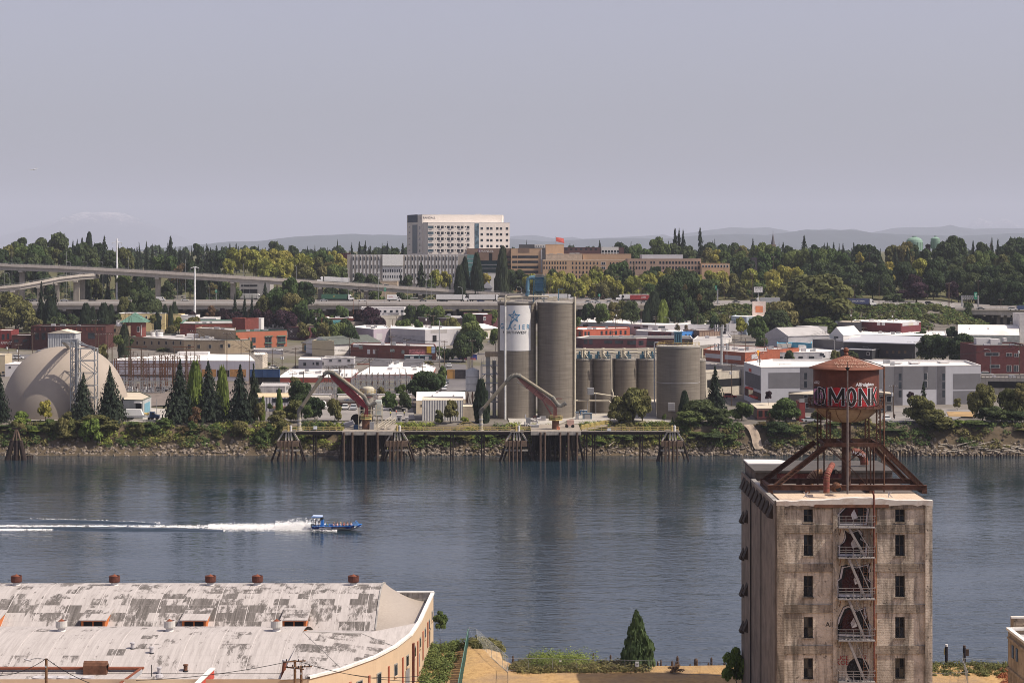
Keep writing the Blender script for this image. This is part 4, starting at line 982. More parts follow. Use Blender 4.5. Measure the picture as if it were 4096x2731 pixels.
W(b,'B3',[(1075,932,130,22)],LG,name='porch_roof',proud=1.2)
b=B('arcade_house','brown riverside house with red arched porch and tan roof','R',('Y',627),[(757,407.8),(792,407.5),(780,402),(750,402.6)],M('brown_stucco',(.13,.095,.085),var=.15),ROOFT,par=0)
W(b,'B2',[(2282,930,60,74),(2340,930,60,74)],BRICK,name='arch_panel',proud=.25);W(b,'B2',[(2282,925,36,56),(2338,925,36,56)],BLACK,name='arched_opening',proud=.3)
W(b,'B2',[(2310,965,130,16)],BM_,name='balcony',proud=1.)
b=B('brick_pier','red brick pier wall sloping down beside the riverside house','R',('Y',620),[(799.4,401.5),(805.2,401.5)],M('red_pier',(.26,.05,.045)),BRICKD,par=0,d=8)
W(b,'B3',[(312,805,46,34)],GREYW,name='cap_panel')
b=B('blue_shed','small blue-grey container shed on the bank at right','R',('Y',632),[(905,418),(913,418)],M('slate_blue',(.08,.13,.20)),M('slate_blue_roof',(.16,.24,.32)),par=0,d=4)
b=B('concrete_corner','tall pale graffiti-tagged concrete building corner at the far right edge','A3',('Y',1010),[(2312,925),(2480,925)],M('pale_concrete',(.52,.49,.48)),RG,par=.3,d=14)
def hospital():
 Hb=M('hospital_white',(.70,.63,.57),var=.04,scale=.12,streak=.05)
 b=B('hospital_tower','tall white nine-storey hospital tower with blue lettering above the city','A1',('Y',1460),[(1527,16,0),(2262,30,12),(2275,30,46),(1400,16,60),(1388,16,34)],Hb,RW,par=.6,trim=WT)
 W(b,'A1',[(1438,53,92,70)],M('slate_panel',(.10,.115,.15)),name='slate_panel',proud=.1);W(b,'A1',[(1460,240,46,260)],M('slate_glass',(.07,.09,.12),rough=.3),name='glass_strip',proud=.1)
 W(b,'A1',[(1505,y,8,24)for y in(137,188,240,295,350)]);W(b,'A1',[(1410,y,14,8)for y in(132,180,235,290,345)])
 wr_(b,'A1',1592,45,'RANDALL',27,M('navy_letters',(.05,.055,.09)),.95)
 bird(b,'A1',1511,50,13,M('navy_red',(.16,.05,.10)))
 u_(b,'A1',[(1735,14,110,14,6),(1860,16,60,12,6),(2040,24,60,16,6),(2130,28,30,10,5),(1590,10,40,10,5)],WT,z=b.zr-.3)
 b2=B('hospital_wing','white ward block with five rows of windows in front of the hospital tower','A1',('Y',1450),[(1580,88,0),(2330,98,11),(2330,98,40),(1535,88,30),(1535,88,10)],Hb,RW,par=.5,trim=WT)
 ys=(131,185,239,293,346)
 W(b2,'A1',[(1606,y,50,24)for y in ys],GLASSB)
 W(b2,'A1',[(x,y+(x-1680)*.006,24,24)for y in ys for x in(1676,1712,1768,1803,1860,1894,1949)],GLASS)
 W(b2,'A1',[(x,y+10+(x-1680)*.006,22,22)for y in ys[:4]for x in(2074,2129,2162,2217,2251,2306)],GLASS)
 W(b2,'A1',[(x,y-4+(x-1680)*.006,10,9)for y in ys for x in(1649,1741,1831,1925)],GLASS)
 W(b2,'A1',[(2028,218,40,240)],GLASSB,name='glass_strip',proud=.12)
 W(b2,'A1',[(x,y+16,30,5)for y in ys for x in(1606,1694,1785,1877,1949)],LG,name='sill',proud=.3)
 FW=M('fin_wall',(.36,.32,.29),var=.06,scale=.15)
 b=B('hospital_fin_wing','long grey hospital wing with vertical white fins and narrow windows','A1',('Y',1390),[(838,384),(1935,386),(1930,374),(860,370)],FW,RG,par=.5,trim=LG)
 xs=[895+33.5*i for i in range(8)]+[1375+31.5*i for i in range(16)]
 W(b,'A1',[(x,520,15,262)for x in xs],M('fin_white',(.62,.60,.60)),name='fin',proud=.5)
 W(b,'A1',[(x,y,9,34)for x in xs for y in(420,495,575)],GLASS,proud=.56)
 W(b,'A1',[(1258,436,190,100)],M('lattice_screen',(.82,.80,.78),var=.12,scale=1.2),name='lattice_screen',proud=1.2)
 W(b,'A1',[(1258,560,190,130)],M('fin_white'),name='lower_panel',proud=.4)
 W(b,'A1',[(1172+21*i,y,9,26)for i in range(9)for y in(532,585)],GLASS,proud=.46)
 b=B('glass_stair_tower','green glass stair tower at the end of the grey finned wing','A1',('Y',1385),[(1938,386),(2042,390)],M('green_glass',(.13,.26,.25),rough=.15,var=.25,scale=.3,spec=.6),RG,par=.3,d=9)
 W(b,'A1',[(1990,y,104,4)for y in(420,460,500,540,580)],LG,name='floor_band',proud=.12)
 b=B('glass_pavilion','low dark glass pavilion between the green stair tower and brown building','A1',('Y',1380),[(2050,440),(2240,436)],M('dark_glass',(.015,.03,.035),rough=.1),ROOFD,par=.3,d=12)
 W(b,'A1',[(2140,y,186,4)for y in(475,510)],LG,name='floor_band',proud=.12)
 b=B('white_podium','white podium wall behind the tall cypresses','A1',('Y',1340),[(2052,556),(2250,556)],WT,RW,par=.3,d=12)
 b=B('brown_hospital_block','brown banded hospital block carrying white lettering and emblem','A1',('Y',1420),[(1935,328),(2420,328)],HBROWN,RG,par=.6,d=40)
 wr_(b,'A1',2116,352,'EMANUEL',30,WT,1.02);W(b,'A1',[(2052,346,22,34)],M('plum_panel',(.16,.07,.12)),name='emblem_panel');bird(b,'A1',2052,346,10,WT)
 W(b,'A1',[(2156,408,30,80)],BLACK,name='window');W(b,'A1',[(2290,405,110,18),(2290,452,110,18),(2310,495,90,20)],name='window_band')
 b=B('banded_hospital_block','tan hospital block with dark ribbon windows and a pale corner pier','A2',('Y',1400),[(-10,330),(45,322),(245,325),(276,328)],HOSP,RG,par=.6,d=30)
 W(b,'A2',[(147,y,190,22)for y in(404,450,498,542)],name='window_band');W(b,'A2',[(25,y,45,20)for y in(404,450,498,542)],name='window_band')
 W(b,'A2',[(270,440,12,210)],LG,name='corner_pier',proud=.4);W(b,'A2',[(108,345,105,44)],HBROWN,name='brick_panel')
 b=B('tan_hospital_building','long tan brick hospital building with rows of small windows','A2',('Y',1340),[(285,432),(520,436),(868,436),(1062,434),(1050,420),(310,415)],HOSP,ROOFT,par=.6,trim=M('tan_coping',(.6,.48,.36)))
 W(b,'A2',[(295+25*i,y,11,24)for i in range(9)for y in(460,504)]+[(558+32.5*i,y,12,24)for i in range(8)for y in(462,504,545,588)]+[(905+30*i,464,12,22)for i in range(5)])
 W(b,'A2',[(840,y,36,24)for y in(464,506)],frame=WT)
 b=B('tan_penthouse','tall tan brick penthouse with a small flag mast on the hospital','A2',('Y',1400),[(310,290),(392,282),(476,290)],HOSP,ROOFT,par=.4,d=16)
 b=B('tan_penthouse','stepped tan rooftop block with pipes and racks above the tan hospital','A2',('Y',1380),[(312,378),(520,378),(645,356),(640,345),(480,345)],M('tan_light',(.58,.45,.33)),ROOFT,par=.3)
 u_(b,'A2',[(560,372,60,16,4),(600,362,40,18,4),(440,376,50,12,4),(360,376,40,10,3)],SL,'roof_plant')
 b=B('tan_penthouse','tan rooftop blocks right of the racks on the tan hospital','A2',('Y',1385),[(650,378),(740,372),(828,374),(900,400),(1095,396)],HOSP,ROOFT,par=.4,d=14)
 b=B('pinkish_hospital_block','pinkish brick hospital block with grey penthouse and two window rows','A2',('Y',1320),[(1062,422),(1335,425),(1736,423),(1720,410),(1080,408)],HOSPP,RG,par=.6)
 W(b,'A2',[(1090+27*i,y,14,22)for i in range(9)for y in(456,505)if i!=6]+[(1362+29.5*i,y,17,24)for i in range(13)for y in(457,505,553)])
 b=B('grey_penthouse','pale grey penthouse on top of the pinkish hospital block','A2',('Y',1335),[(1195,384),(1480,386),(1570,383),(1560,376),(1210,376)],LG,RG,par=.3)
 b=B('tan_low_wing','low tan wing stepping down right of the pinkish block','A2',('Y',1310),[(1738,465),(2000,470),(1990,460),(1760,455)],HOSP,ROOFT,par=.4)
 W(b,'A2',[(1755+28*i,490,16,22)for i in range(9)],frame=WT)
 b=B('tan_entrance','small stepped tan entrance block before the low wing','A2',('Y',1300),[(1742,502),(1820,502)],HOSP,ROOFT,par=.3,d=8)
 b=B('dark_apartment_block','dark plum apartment block with a white grid facade at its end','A2',('Y',1560),[(478,318),(820,316),(1030,316)],M('plum_brick',(.11,.055,.055)),ROOFD,par=.4,d=24)
 W(b,'A2',[(900,352,158,78)],WT,name='white_facade',proud=.3);W(b,'A2',[(835+28*i,y,19,22)for i in range(6)for y in(355,385)],GLASS,proud=.36)
 W(b,'A2',[(500+45*i,335,20,14)for i in range(7)])
 b=B('white_apartment_block','white and blue-grey flat block beyond the tan penthouse','A2',('Y',1600),[(65,292),(205,292),(312,290)],DKGREY,RG,par=.3,d=16)
 W(b,'A2',[(260,306,105,30)],WT,name='white_facade',proud=.2);W(b,'A2',[(222+22*i,308,10,10)for i in range(4)],GLASS,proud=.26)
 b=B('brick_house','small dark brick house at the left end of the finned wing','A1',('Y',1480),[(770,370),(860,366)],BM_,ROOFD,par=.3,d=12)
 W(b,'A1',[(790,385,8,10),(812,385,8,10)])
 b=B('gabled_house','grey-roofed house with a skylight between tall cypresses','A1',('Y',1275),[(2080,690),(2165,690)],LG,M('slate_roof',(.16,.16,.18)),par=0,d=12)
 pitched(b,4,M('slate_roof'),0,.6,.2)
 W(b,'A1',[(2110,700,20,12)])
 b=B('low_tan_building','low tan building below the finned wing by the ramp','A1',('Y',1300),[(1140,630),(1300,632)],M('tan_light'),RG,par=.3,d=10)
 b=B('parking_structure','grey concrete parking deck under the high ramp','A0',('Y',1290),[(2200,640),(2480,640)],GREYW,RG,par=.5,d=20)
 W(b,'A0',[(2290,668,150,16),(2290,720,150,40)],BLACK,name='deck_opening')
hospital()
b=B('dark_block','small dark block above trees right of the hospital','A2',('Y',1400),[(2203,412),(2252,412)],M('dark_plum',(.06,.05,.06)),ROOFD,par=.2,d=8)
ASPH=M('asphalt',(.13,.12,.12),var=.2,scale=.12,dirt=(.24,.22,.20),dirta=.35)
ASPHL=M('light_asphalt',(.24,.22,.205),var=.18,scale=.1,dirt=(.13,.12,.11),dirta=.4)
PAVE=M('concrete_paving',(.40,.37,.33),var=.15,scale=.15,dirt=(.22,.2,.18),dirta=.4)
BALLAST=M('brown_ballast',(.17,.14,.12),var=.3,scale=.5)
DRYG=M('dry_grass',(.36,.23,.10),var=.25,scale=.25,dirt=(.24,.19,.13),dirta=.5)
RAMPC=M('freeway_concrete',(.47,.42,.37),var=.12,scale=.3,streak=.3)
RAIL_W=M('rail_white',(.7,.68,.66));PAINT=M('road_paint',(.75,.73,.66),var=.1)
def sheet(name,im,quad,mat,dz=.3,nx=14,ny=8):
 """ground sheet draped over the terrain; quad corners in zoom pixels, near-left, near-right, far-right, far-left"""
 c=[G_(*q(im,x,y))for x,y in quad];m=MB();vs=[]
 for j in range(ny+1):
  for i in range(nx+1):
   p=c[0].lerp(c[1],i/nx).lerp(c[3].lerp(c[2],i/nx),j/ny);vs.append((p.x,p.y,terr(p.x,p.y)+dz))
 n=nx+1
 m.raw(vs,[(j*n+i,j*n+i+1,(j+1)*n+i+1,(j+1)*n+i)for j in range(ny)for i in range(nx)])
 return S_(name,m,mat,kind='structure')
sheet('parking_lot','B1',[(560,1000),(1460,985),(1440,880),(610,870)],ASPHL)
sheet('dock_yard','B2',[(-20,1040),(1500,1010),(1420,925),(-60,940)],PAVE,.32)
sheet('street','B1',[(520,455),(1930,455),(1900,415),(620,392)],ASPH)
sheet('side_street','B1',[(1700,735),(1960,720),(1925,480),(1740,470)],ASPH,.34)
sheet('rail_yard','B0',[(1150,880),(2352,800),(2352,640),(1120,660)],BALLAST)
sheet('rail_road','B1',[(-10,870),(1500,870),(1500,740),(-10,700)],BALLAST,.28)
sheet('west_street','B0',[(0,430),(290,420),(330,385),(0,390)],ASPH)
sheet('yard','B0',[(1180,1010),(1560,1000),(1520,890),(1390,880)],PAVE)
sheet('east_street','B2',[(1740,480),(2352,480),(2352,425),(1740,435)],ASPHL)
sheet('waterfront_yard','B3',[(980,1030),(1700,1000),(1900,900),(1140,870)],ASPHL)
sheet('dry_lot','B3',[(1660,960),(1900,965),(1900,920),(1640,918)],DRYG,.4)
sheet('bank_road','B0',[(130,1000),(530,1000),(530,975),(130,972)],PAVE,.35)
def viaduct(name,label,pts,w_,par_h=.9,gird=1.6,mats=None,piers=(),pw=2.0):
 """deck along near-edge points (world), width towards +y"""
 o=pts[len(pts)//2];root=thing(name,label,'viaduct',(o.x,o.y,terr(o.x,o.y)))
 up=lambda v,z:v+V_((0,0,z));back=lambda v,d:v+V_((0,d,0))
 dk,p1,p2,gd,ra=MB(),MB(),MB(),MB(),MB()
 for a,c in zip(pts,pts[1:]):
  dk.face([a,c,back(c,w_),back(a,w_)])
  for mb,off in((p1,0),(p2,w_-.4)):
   A,C,A2,C2=back(a,off),back(c,off),back(a,off+.4),back(c,off+.4)
   mb.face([up(A,-.5),up(C,-.5),up(C,par_h),up(A,par_h)]);mb.face([up(A,par_h),up(C,par_h),up(C2,par_h),up(A2,par_h)]);mb.face([up(C2,-.5),up(A2,-.5),up(A2,par_h),up(C2,par_h)])
  A,C=back(a,.9),back(c,.9);A2,C2=back(a,w_-.9),back(c,w_-.9)
  dk.face([up(back(a,w_),-.5),up(back(c,w_),-.5),up(c,-.5),up(a,-.5)])
  gd.face([up(A,-.5-gird),up(C,-.5-gird),up(C,-.5),up(A,-.5)]);gd.face([up(A2,-.5-gird),up(C2,-.5-gird),up(C,-.5-gird),up(A,-.5-gird)]);gd.face([up(C2,-.5-gird),up(A2,-.5-gird),up(A2,-.5),up(C2,-.5)])
  n=max(1,int((c-a).length/3.2))
  for i in range(n):
   s=a.lerp(c,i/n);ra.bar(up(back(s,.2),par_h),up(back(s,.2),par_h+.9),.07)
  for hh in(.45,.85):ra.bar(up(back(a,.2),par_h+hh),up(back(c,.2),par_h+hh),.06)
 P_('deck',dk,ASPHL,root);P_('parapet',p1,RAMPC,root);P_('parapet',p2,RAMPC,root);P_('girder',gd,CONC,root);P_('railing',ra,SL,root)
 for px,k in piers:
  best=None
  for a,c in zip(pts,pts[1:]):
   pa,pc=512+F*a.x/a.y,512+F*c.x/c.y
   if min(pa,pc)<=px<=max(pa,pc):
    s=a.lerp(c,(px-pa)/(pc-pa));best=s
  if best is None:continue
  s=best;zg=terr(s.x,s.y)-1;zt=s.z-.5-gird
  for j in range(k):
   yy=s.y+w_*(j+.5)/k
   P_('pier',MB().prism([(s.x-pw,yy-1.0),(s.x+pw,yy-1.0),(s.x+pw,yy+1.0),(s.x-pw,yy+1.0)],zg,zt-.9),CONCD,root)
  P_('pier_cap',MB().box(s.x-pw*.8,s.x+pw*.8,s.y+.6,s.y+w_-.6,zt-1.0,zt),CONC,root)
 return root
rp=[at(px,py,Y)for px,py,Y in((-60,263,1225),(0,265.2,1225),(60,267.5,1225),(128,271,1225),(190,274.6,1225),(256,278.6,1228),(310,282,1232),(365,285.3,1236),(410,288.6,1238),(454,291.2,1240),(500,294,1240),(545,297.4,1236),(590,301,1232))]
viaduct('elevated_ramp','high concrete ramp descending from the left edge across the hillside',rp,11,1.1,2.2,piers=[(20,1),(80.5,1),(156.5,1),(231.8,1),(319.5,1),(365.5,1),(420,1)],pw=1.5)
cp=[at(px,py,Y)for px,py,Y in((-40,293,1195),(-10,288.5,1196),(20,285.5,1200),(40,282,1206),(60,278,1213),(80,275.6,1220),(96,274.6,1226))]
viaduct('curved_ramp','lower curved concrete ramp passing under the high ramp at the left',cp,12,1.0,1.8,piers=[(12,1),(38,1),(54,1),(74.5,1)],pw=1.8)
ZF=31.0
fp=[V_(((px-512)*1140/F,1140,ZF))for px in range(-60,721,30)]
viaduct('elevated_freeway','wide elevated freeway on concrete columns crossing the middle distance',fp,88,.8,2.0,piers=[(x,3)for x in range(-40,720,26)],pw=1.1)
m=MB()
for i in range(60):
 x=-300+i*7.0;m.face([(x,1160,ZF+.02),(x+3,1160,ZF+.02),(x+3,1160.3,ZF+.02),(x,1160.3,ZF+.02)])
S_('lane_marking',m,PAINT,kind='structure')
mb=MB();xs=[(px-512)/F for px in range(700,1000,10)]
for a,c in zip(xs,xs[1:]):
 f_=lambda k,Y:(k*Y,Y,max(terr(k*Y,Y),ZF-1.8*sst(900,990,512+F*k))+.25)
 for y0,y1 in((1114,1150),(1150,1190),(1190,1228)):mb.face([f_(a,y0),f_(c,y0),f_(c,y1),f_(a,y1)])
S_('freeway_road',mb,ASPHL,kind='structure')
bp=[V_(((px-512)*1112/F,1112,29.4-(px-960)*.006))for px in(955,985,1020,1060,1100)]
viaduct('road_bridge','concrete road bridge on columns over a dark underpass at the right edge',bp,60,.7,2.6,piers=[(1002.5,3),(1009,3),(1030,3)],pw=1.0)
b=B('retaining_wall','beige concrete ramp wall behind the round concrete silos','B2',('Y',720),[(1780,545),(2132,525)],M('beige_concrete',(.50,.45,.37),streak=.15),PAVE,cat='ramp',par=.8,d=9)
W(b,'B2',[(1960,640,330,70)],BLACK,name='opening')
b=B('retaining_wall','grey bridge abutment wall painted with pale graffiti letters','B2',('Y',745),[(1782,470),(2130,490)],GREYW,PAVE,cat='ramp',par=.3,d=6)
wr_(b,'B2',1985,510,'WRSDC',40,M('graffiti_grey',(.32,.31,.30)),1.6)
b=B('street_bridge','concrete street bridge with a balustrade below the dark brick building','B3',('Y',735),[(1958,592),(2420,598)],CONC,ASPHL,cat='bridge',par=.9,d=20)
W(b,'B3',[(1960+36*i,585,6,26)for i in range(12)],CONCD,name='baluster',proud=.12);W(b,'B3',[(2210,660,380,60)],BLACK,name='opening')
M('truck_white',(.75,.74,.72),var=.05)
PAINTC=Mcol('vehicle_paint',.3);TYRE=M('tyre_rubber',(.02,.02,.02));AUTOG=Mglass('car_glass',(.02,.024,.028),.08)
def F_(pts,w_,mb=None):
 mb=mb or MB();n=len(pts)
 vs=[(x,-w_/2,z)for x,z in pts]+[(x,w_/2,z)for x,z in pts]
 mb.raw(vs,[(i,(i+1)%n,n+(i+1)%n,n+i)[::-1]for i in range(n)]+[tuple(range(n)),tuple(range(n,2*n))[::-1]])
 return mb
def wheel(r,wd):return MB().raw(*(lambda v:([p for s in(-1,1)for p in[(r*math.cos(a*.5236),s*wd/2,r*math.sin(a*.5236))for a in range(12)]],[(i,(i+1)%12,12+(i+1)%12,12+i)for i in range(12)]+[tuple(range(12))[::-1],tuple(range(12,24))]))(0))
WH={.34:wheel(.34,.24).mesh('wheel',TYRE),.5:wheel(.5,.3).mesh('wheel',TYRE)}
def wheels(root,xs,w_,r=.34):
 for x in xs:
  for s in(-1,1):
   o=bpy.data.objects.new('wheel',WH[r]);COL.objects.link(o);o.parent=root;o.location=(x,s*(w_/2-.1),r)
VP={}
def vproto(kind):
 if kind in VP:return VP[kind]
 r=thing({'sedan':'car','suv':'suv','pickup':'pickup_truck','van':'van','box':'box_truck','semi':'semi_truck','container':'container_truck','camper':'camper_van','bus':'tram'}[kind],None,'truck' if kind in('box','semi','container')else 'vehicle',(0,-999,-50))
 L=lambda n,mb,m:P_(n,mb,m,r,local=True)
 if kind=='sedan':
  L('body',F_([(-2.3,.3),(2.3,.3),(2.32,.65),(1.1,.88),(-1.6,.95),(-2.3,.85)],1.8),PAINTC);L('window',F_([(-1.75,.93),(1.05,.88),(.35,1.36),(-1.1,1.38)],1.56),AUTOG);L('roof',F_([(-1.1,1.36),(.36,1.34),(.25,1.46),(-.95,1.47)],1.5),PAINTC);wheels(r,(-1.4,1.4),1.8)
 elif kind=='suv':
  L('body',F_([(-2.3,.35),(2.3,.35),(2.32,.85),(1.15,1.05),(-2.3,1.08)],1.88),PAINTC);L('window',F_([(-2.28,1.07),(1.1,1.04),(.5,1.6),(-2.05,1.62)],1.66),AUTOG);L('roof',F_([(-2.08,1.6),(.5,1.58),(.35,1.74),(-1.95,1.76)],1.62),PAINTC);wheels(r,(-1.4,1.4),1.88)
 elif kind=='pickup':
  L('body',F_([(-2.8,.5),(2.75,.5),(2.78,.95),(1.4,1.12),(-2.8,1.1)],1.95),PAINTC);L('window',F_([(-.75,1.1),(1.4,1.1),(.8,1.66),(-.6,1.68)],1.7),AUTOG);L('roof',F_([(-.62,1.66),(.82,1.64),(.65,1.82),(-.55,1.83)],1.64),PAINTC);L('bed',F_([(-2.7,1.1),(-.9,1.1),(-.9,1.16),(-2.7,1.16)],1.6),TYRE);wheels(r,(-1.7,1.75),1.95)
 elif kind=='van':
  L('body',F_([(-2.9,.4),(2.7,.4),(2.75,1.0),(2.0,1.3),(1.3,2.4),(-2.9,2.5)],2.0),PAINTC);L('window',F_([(1.0,1.35),(2.02,1.32),(1.36,2.2),(.9,2.2)],2.04),AUTOG);wheels(r,(-1.8,1.8),2.)
 elif kind=='camper':
  L('body',F_([(-3.8,.5),(3.2,.5),(3.3,1.2),(2.6,1.5),(2.9,2.2),(2.7,3.1),(-3.8,3.1)],2.4),PAINTC);L('window',F_([(1.9,1.4),(2.72,1.4),(2.8,2.1),(1.9,2.1)],2.44),AUTOG);L('side_window',MB().box(-2.6,-1.,-1.23,1.23,1.7,2.3),AUTOG);wheels(r,(-2.2,2.1),2.4)
 elif kind=='box':
  L('cargo_box',MB().box(-4.4,1.5,-1.25,1.25,1.1,3.9),M('truck_white',(.75,.74,.72),var=.05));L('cab',F_([(1.6,.6),(4.2,.6),(4.25,1.5),(3.3,1.75),(2.9,2.7),(1.6,2.8)],2.2),PAINTC);L('window',F_([(2.2,1.75),(3.32,1.75),(2.95,2.5),(2.2,2.5)],2.24),AUTOG);L('chassis',MB().box(-4.3,3,-.5,.5,.6,1.1),TYRE);wheels(r,(-3,3.1),2.3,.5)
 else:
  con=kind=='container'
  L('trailer',MB().box(-10.2,5.6,-1.28,1.28,1.25 if not con else 1.2,4.1),PAINTC);L('cab',F_([(6.2,.7),(9.7,.7),(9.75,1.9),(8.3,2.1),(7.9,3.1),(7.3,3.9),(6.2,3.9)],2.3),M('truck_white'));L('window',F_([(7.3,2.15),(8.34,2.12),(7.95,2.95),(7.3,2.95)],2.34),AUTOG);L('chassis',MB().box(-10,9,-.5,.5,.7,1.2),TYRE)
  wheels(r,(-9.2,-7.9,5.0,6.3,8.9),2.4,.5)
 VP[kind]=r;return r
COLW={'white':(.72,.71,.69),'silver':(.45,.46,.48),'grey':(.16,.165,.17),'black':(.015,.015,.017),'blue':(.03,.06,.16),'navy':(.02,.035,.12),'red':(.35,.03,.03),'green':(.03,.12,.07),'tan':(.45,.38,.28),'yellow':(.6,.4,.05),'cream':(.65,.60,.5)}
used={}
def car(kind,colr,im,x,y,where,z=None,rz=0.,label=None,off=0):
 px,py=q(im,x,y)
 p=onz(px,py,z)if z is not None else G_(px,py)+V_((0,0,.34))
 pr=vproto(kind);o=copy_tree(pr);o.location=p;o.rotation_euler=(0,0,rz)
 c=COLW[colr]
 for ch in o.children:ch.color=(*c,1)
 nm={'sedan':'car','suv':'SUV','pickup':'pickup truck','van':'tall van','box':'box truck','semi':'semi truck with long trailer','container':'container truck','camper':'camper van','bus':'tram'}[kind]
 o['group']='vehicles '+where
 if label:o['label']=label
 else:later(o,where+kind+colr,'{n} %s %s %s'%(colr,nm,where))
 return o
def scenery_sign(o,body,x0,z0,size,mat,sx=1.,yy=-1.30):
 P_('lettering',to_(body,V_((x0,yy,z0)),(1,0,0),(0,0,1),size,(0,0,0),sx),mat,o,local=True)
FW='on the elevated freeway'
for k,c,im,x,y,rz in[('sedan','silver','A0',590,812,0),('suv','white','A0',320,812,0),('sedan','black','A0',260,812,0),('sedan','black','A0',850,808,0),('sedan','grey','A0',705,808,0),('suv','silver','A0',1400,808,0),('van','white','A0',1478,808,0),('camper','cream','A0',1650,802,3.14),('sedan','white','A0',1700,808,0),('sedan','grey','A0',2035,806,0),('sedan','silver','A1',625,812,0),('pickup','white','A1',675,806,3.14),('pickup','white','A1',975,812,0),('sedan','grey','A1',1535,814,0),('sedan','black','A1',1730,816,0),('sedan','navy','A1',2065,816,0),('pickup','white','A1',1460,792,3.14),('pickup','white','A2',687,800,3.14),('sedan','silver','A2',700,826,0),('pickup','white','A2',768,822,0),('sedan','silver','A2',787,830,0),('suv','white','A2',885,802,3.14),('sedan','silver','A2',895,826,0),('sedan','white','A2',1090,826,0),('sedan','grey','A2',1210,830,0),('suv','white','A2',768,796,3.14)]:
 car(k,c,im,x,y,FW,ZF+.05,rz)
o=car('semi','green','A1',755,808,FW,ZF+.05,0,'semi truck pulling a dark green trailer on the elevated freeway');scenery_sign(o,'EF',-2.4,2.3,1.3,M('gold_letters',(.5,.4,.1)))
o=car('box','white','A1',1270,812,FW,ZF+.05,0,'white box truck with red lettering on the elevated freeway');scenery_sign(o,'Ryder',-2.,2.4,1.1,M('red_letters',(.5,.03,.03)))
car('semi','white','A1',1810,812,FW,ZF+.05,0,'white semi truck just left of the sign silo, second trailer behind it')
car('semi','white','A1',2110,812,FW,ZF+.05,0,'white semi truck reaching behind the sign silo rim')
car('semi','white','A2',425,806,FW,ZF+.05,0,'white semi truck half hidden behind the silo roof railing')
o=car('semi','white','A2',1100,808,FW,ZF+.05,3.14,'pale blue-white trailer truck with a dark round emblem');P_('emblem',MB().lathe([(0,0),(.8,0)],14),BLACK,o,local=True)
e=[c for c in o.children if c.name.startswith('emblem')][0];e.rotation_euler=(R(90),0,0);e.location=(7.5-2,1.32,2.7)
o=car('semi','red','A2',1240,816,FW,ZF+.05,0,'semi truck with a red trailer printed with a white round sign');scenery_sign(o,'CHIPS',-2.2,2.3,1.2,M('truck_white'))
car('semi','white','A0',2270,800,FW,ZF+.05,0,'white long trailer truck between the pointed trees at left centre')
o=car('container','navy','A3',830,856,'on the hillside road',ZF+.4,0,'truck carrying a blue shipping container on the hillside road');scenery_sign(o,'PACER STACKTRAIN',-2.2,2.4,1.15,M('truck_white'))
car('semi','silver','A3',20,845,'on the hillside road',ZF+.4,3.14,'silver trailer truck emerging left of the big willow')
car('suv','black','A3',1480,840,'on the hillside road',ZF+.4);car('suv','black','A2',2225,820,'on the hillside road',ZF+.4);car('sedan','grey','A2',2060,825,'on the hillside road',ZF+.4)
car('suv','white','A3',2250,896,'on the right-hand bridge',29.5);car('sedan','grey','A3',1955,888,'on the right-hand bridge',29.5);car('van','blue','A3',2335,893,'on the right-hand bridge',29.5)
def on_ramp(kind,colr,px,label):
 for a,c in zip(rp,rp[1:]):
  pa,pc=512+F*a.x/a.y,512+F*c.x/c.y
  if pa<=px<=pc:
   s=a.lerp(c,(px-pa)/(pc-pa));o=copy_tree(vproto(kind));o.location=s+V_((0,4,.05));d=c-a
   o.rotation_euler=(0,math.atan2(-d.z,d.xy.length),math.atan2(d.y,d.x));o['label']=label;o['group']='vehicles on the high ramp'
   for ch in o.children:ch.color=(*COLW[colr],1)
   return o
o=on_ramp('semi','white',332,'white semi truck with white trailer climbing the high ramp');o.rotation_euler.z+=math.pi;o.rotation_euler.y*=-1
on_ramp('suv','white',387,'white SUV on the high ramp below the finned hospital wing');on_ramp('sedan','navy',428,'dark car on the high ramp near its lower end');on_ramp('sedan','tan',9,'tan car on the high ramp at the left edge')
for k,c,im,x,y,rz,wh in[('suv','grey','B0',1490,728,0,'in the rail yard'),('suv','white','B0',172,430,0,'on the street behind the dome'),('suv','white','B1',1052,402,0,'on the street before the market hall'),('sedan','white','B1',160,518,.5,'by the blue containers'),('pickup','white','B1',820,895,-1.57,'in the parking lot behind the unloader'),('suv','silver','B1',895,898,-1.57,'in the parking lot behind the unloader'),('sedan','white','B1',1195,905,0,'in the parking lot behind the unloader'),('sedan','black','B1',1310,910,0,'in the parking lot behind the unloader'),('van','white','B1',610,890,-1.3,'in the parking lot behind the unloader'),('pickup','white','B1',1775,508,-1.57,'on the side street'),('sedan','grey','B1',1750,655,-1.5,'on the side street'),('suv','white','B1',1733,690,-1.5,'on the side street'),('sedan','white','B1',1726,718,-1.5,'on the side street'),('pickup','white','B1',1840,400,.3,'by the blue stalls'),('sedan','grey','B1',2170,282,.3,'on the slope left of the sign silo'),('pickup','red','B2',1820,438,0,'on the street bridge beside the auto shop'),('sedan','grey','B2',1905,440,0,'on the street bridge beside the auto shop'),('pickup','white','B2',2095,455,0,'on the street bridge beside the auto shop'),('van','white','B2',2225,440,3.14,'on the street bridge beside the auto shop'),('suv','red','B2',2000,790,.2,'under the beige ramp wall'),('suv','white','B3',1090,1005,-1.57,'in the waterfront yard'),('sedan','silver','B3',380,1015,.2,'beside the red brick pier'),('van','white','B3',665,128,0,'at the hill workshop'),('sedan','silver','B3',1078,132,0,'at the hill workshop'),('sedan','white','A0',1890,1000,0,'under the white canopies'),('sedan','white','A0',1920,1005,0,'under the white canopies')]:
 car(k,c,im,x,y,wh,None,rz)
SBz=None
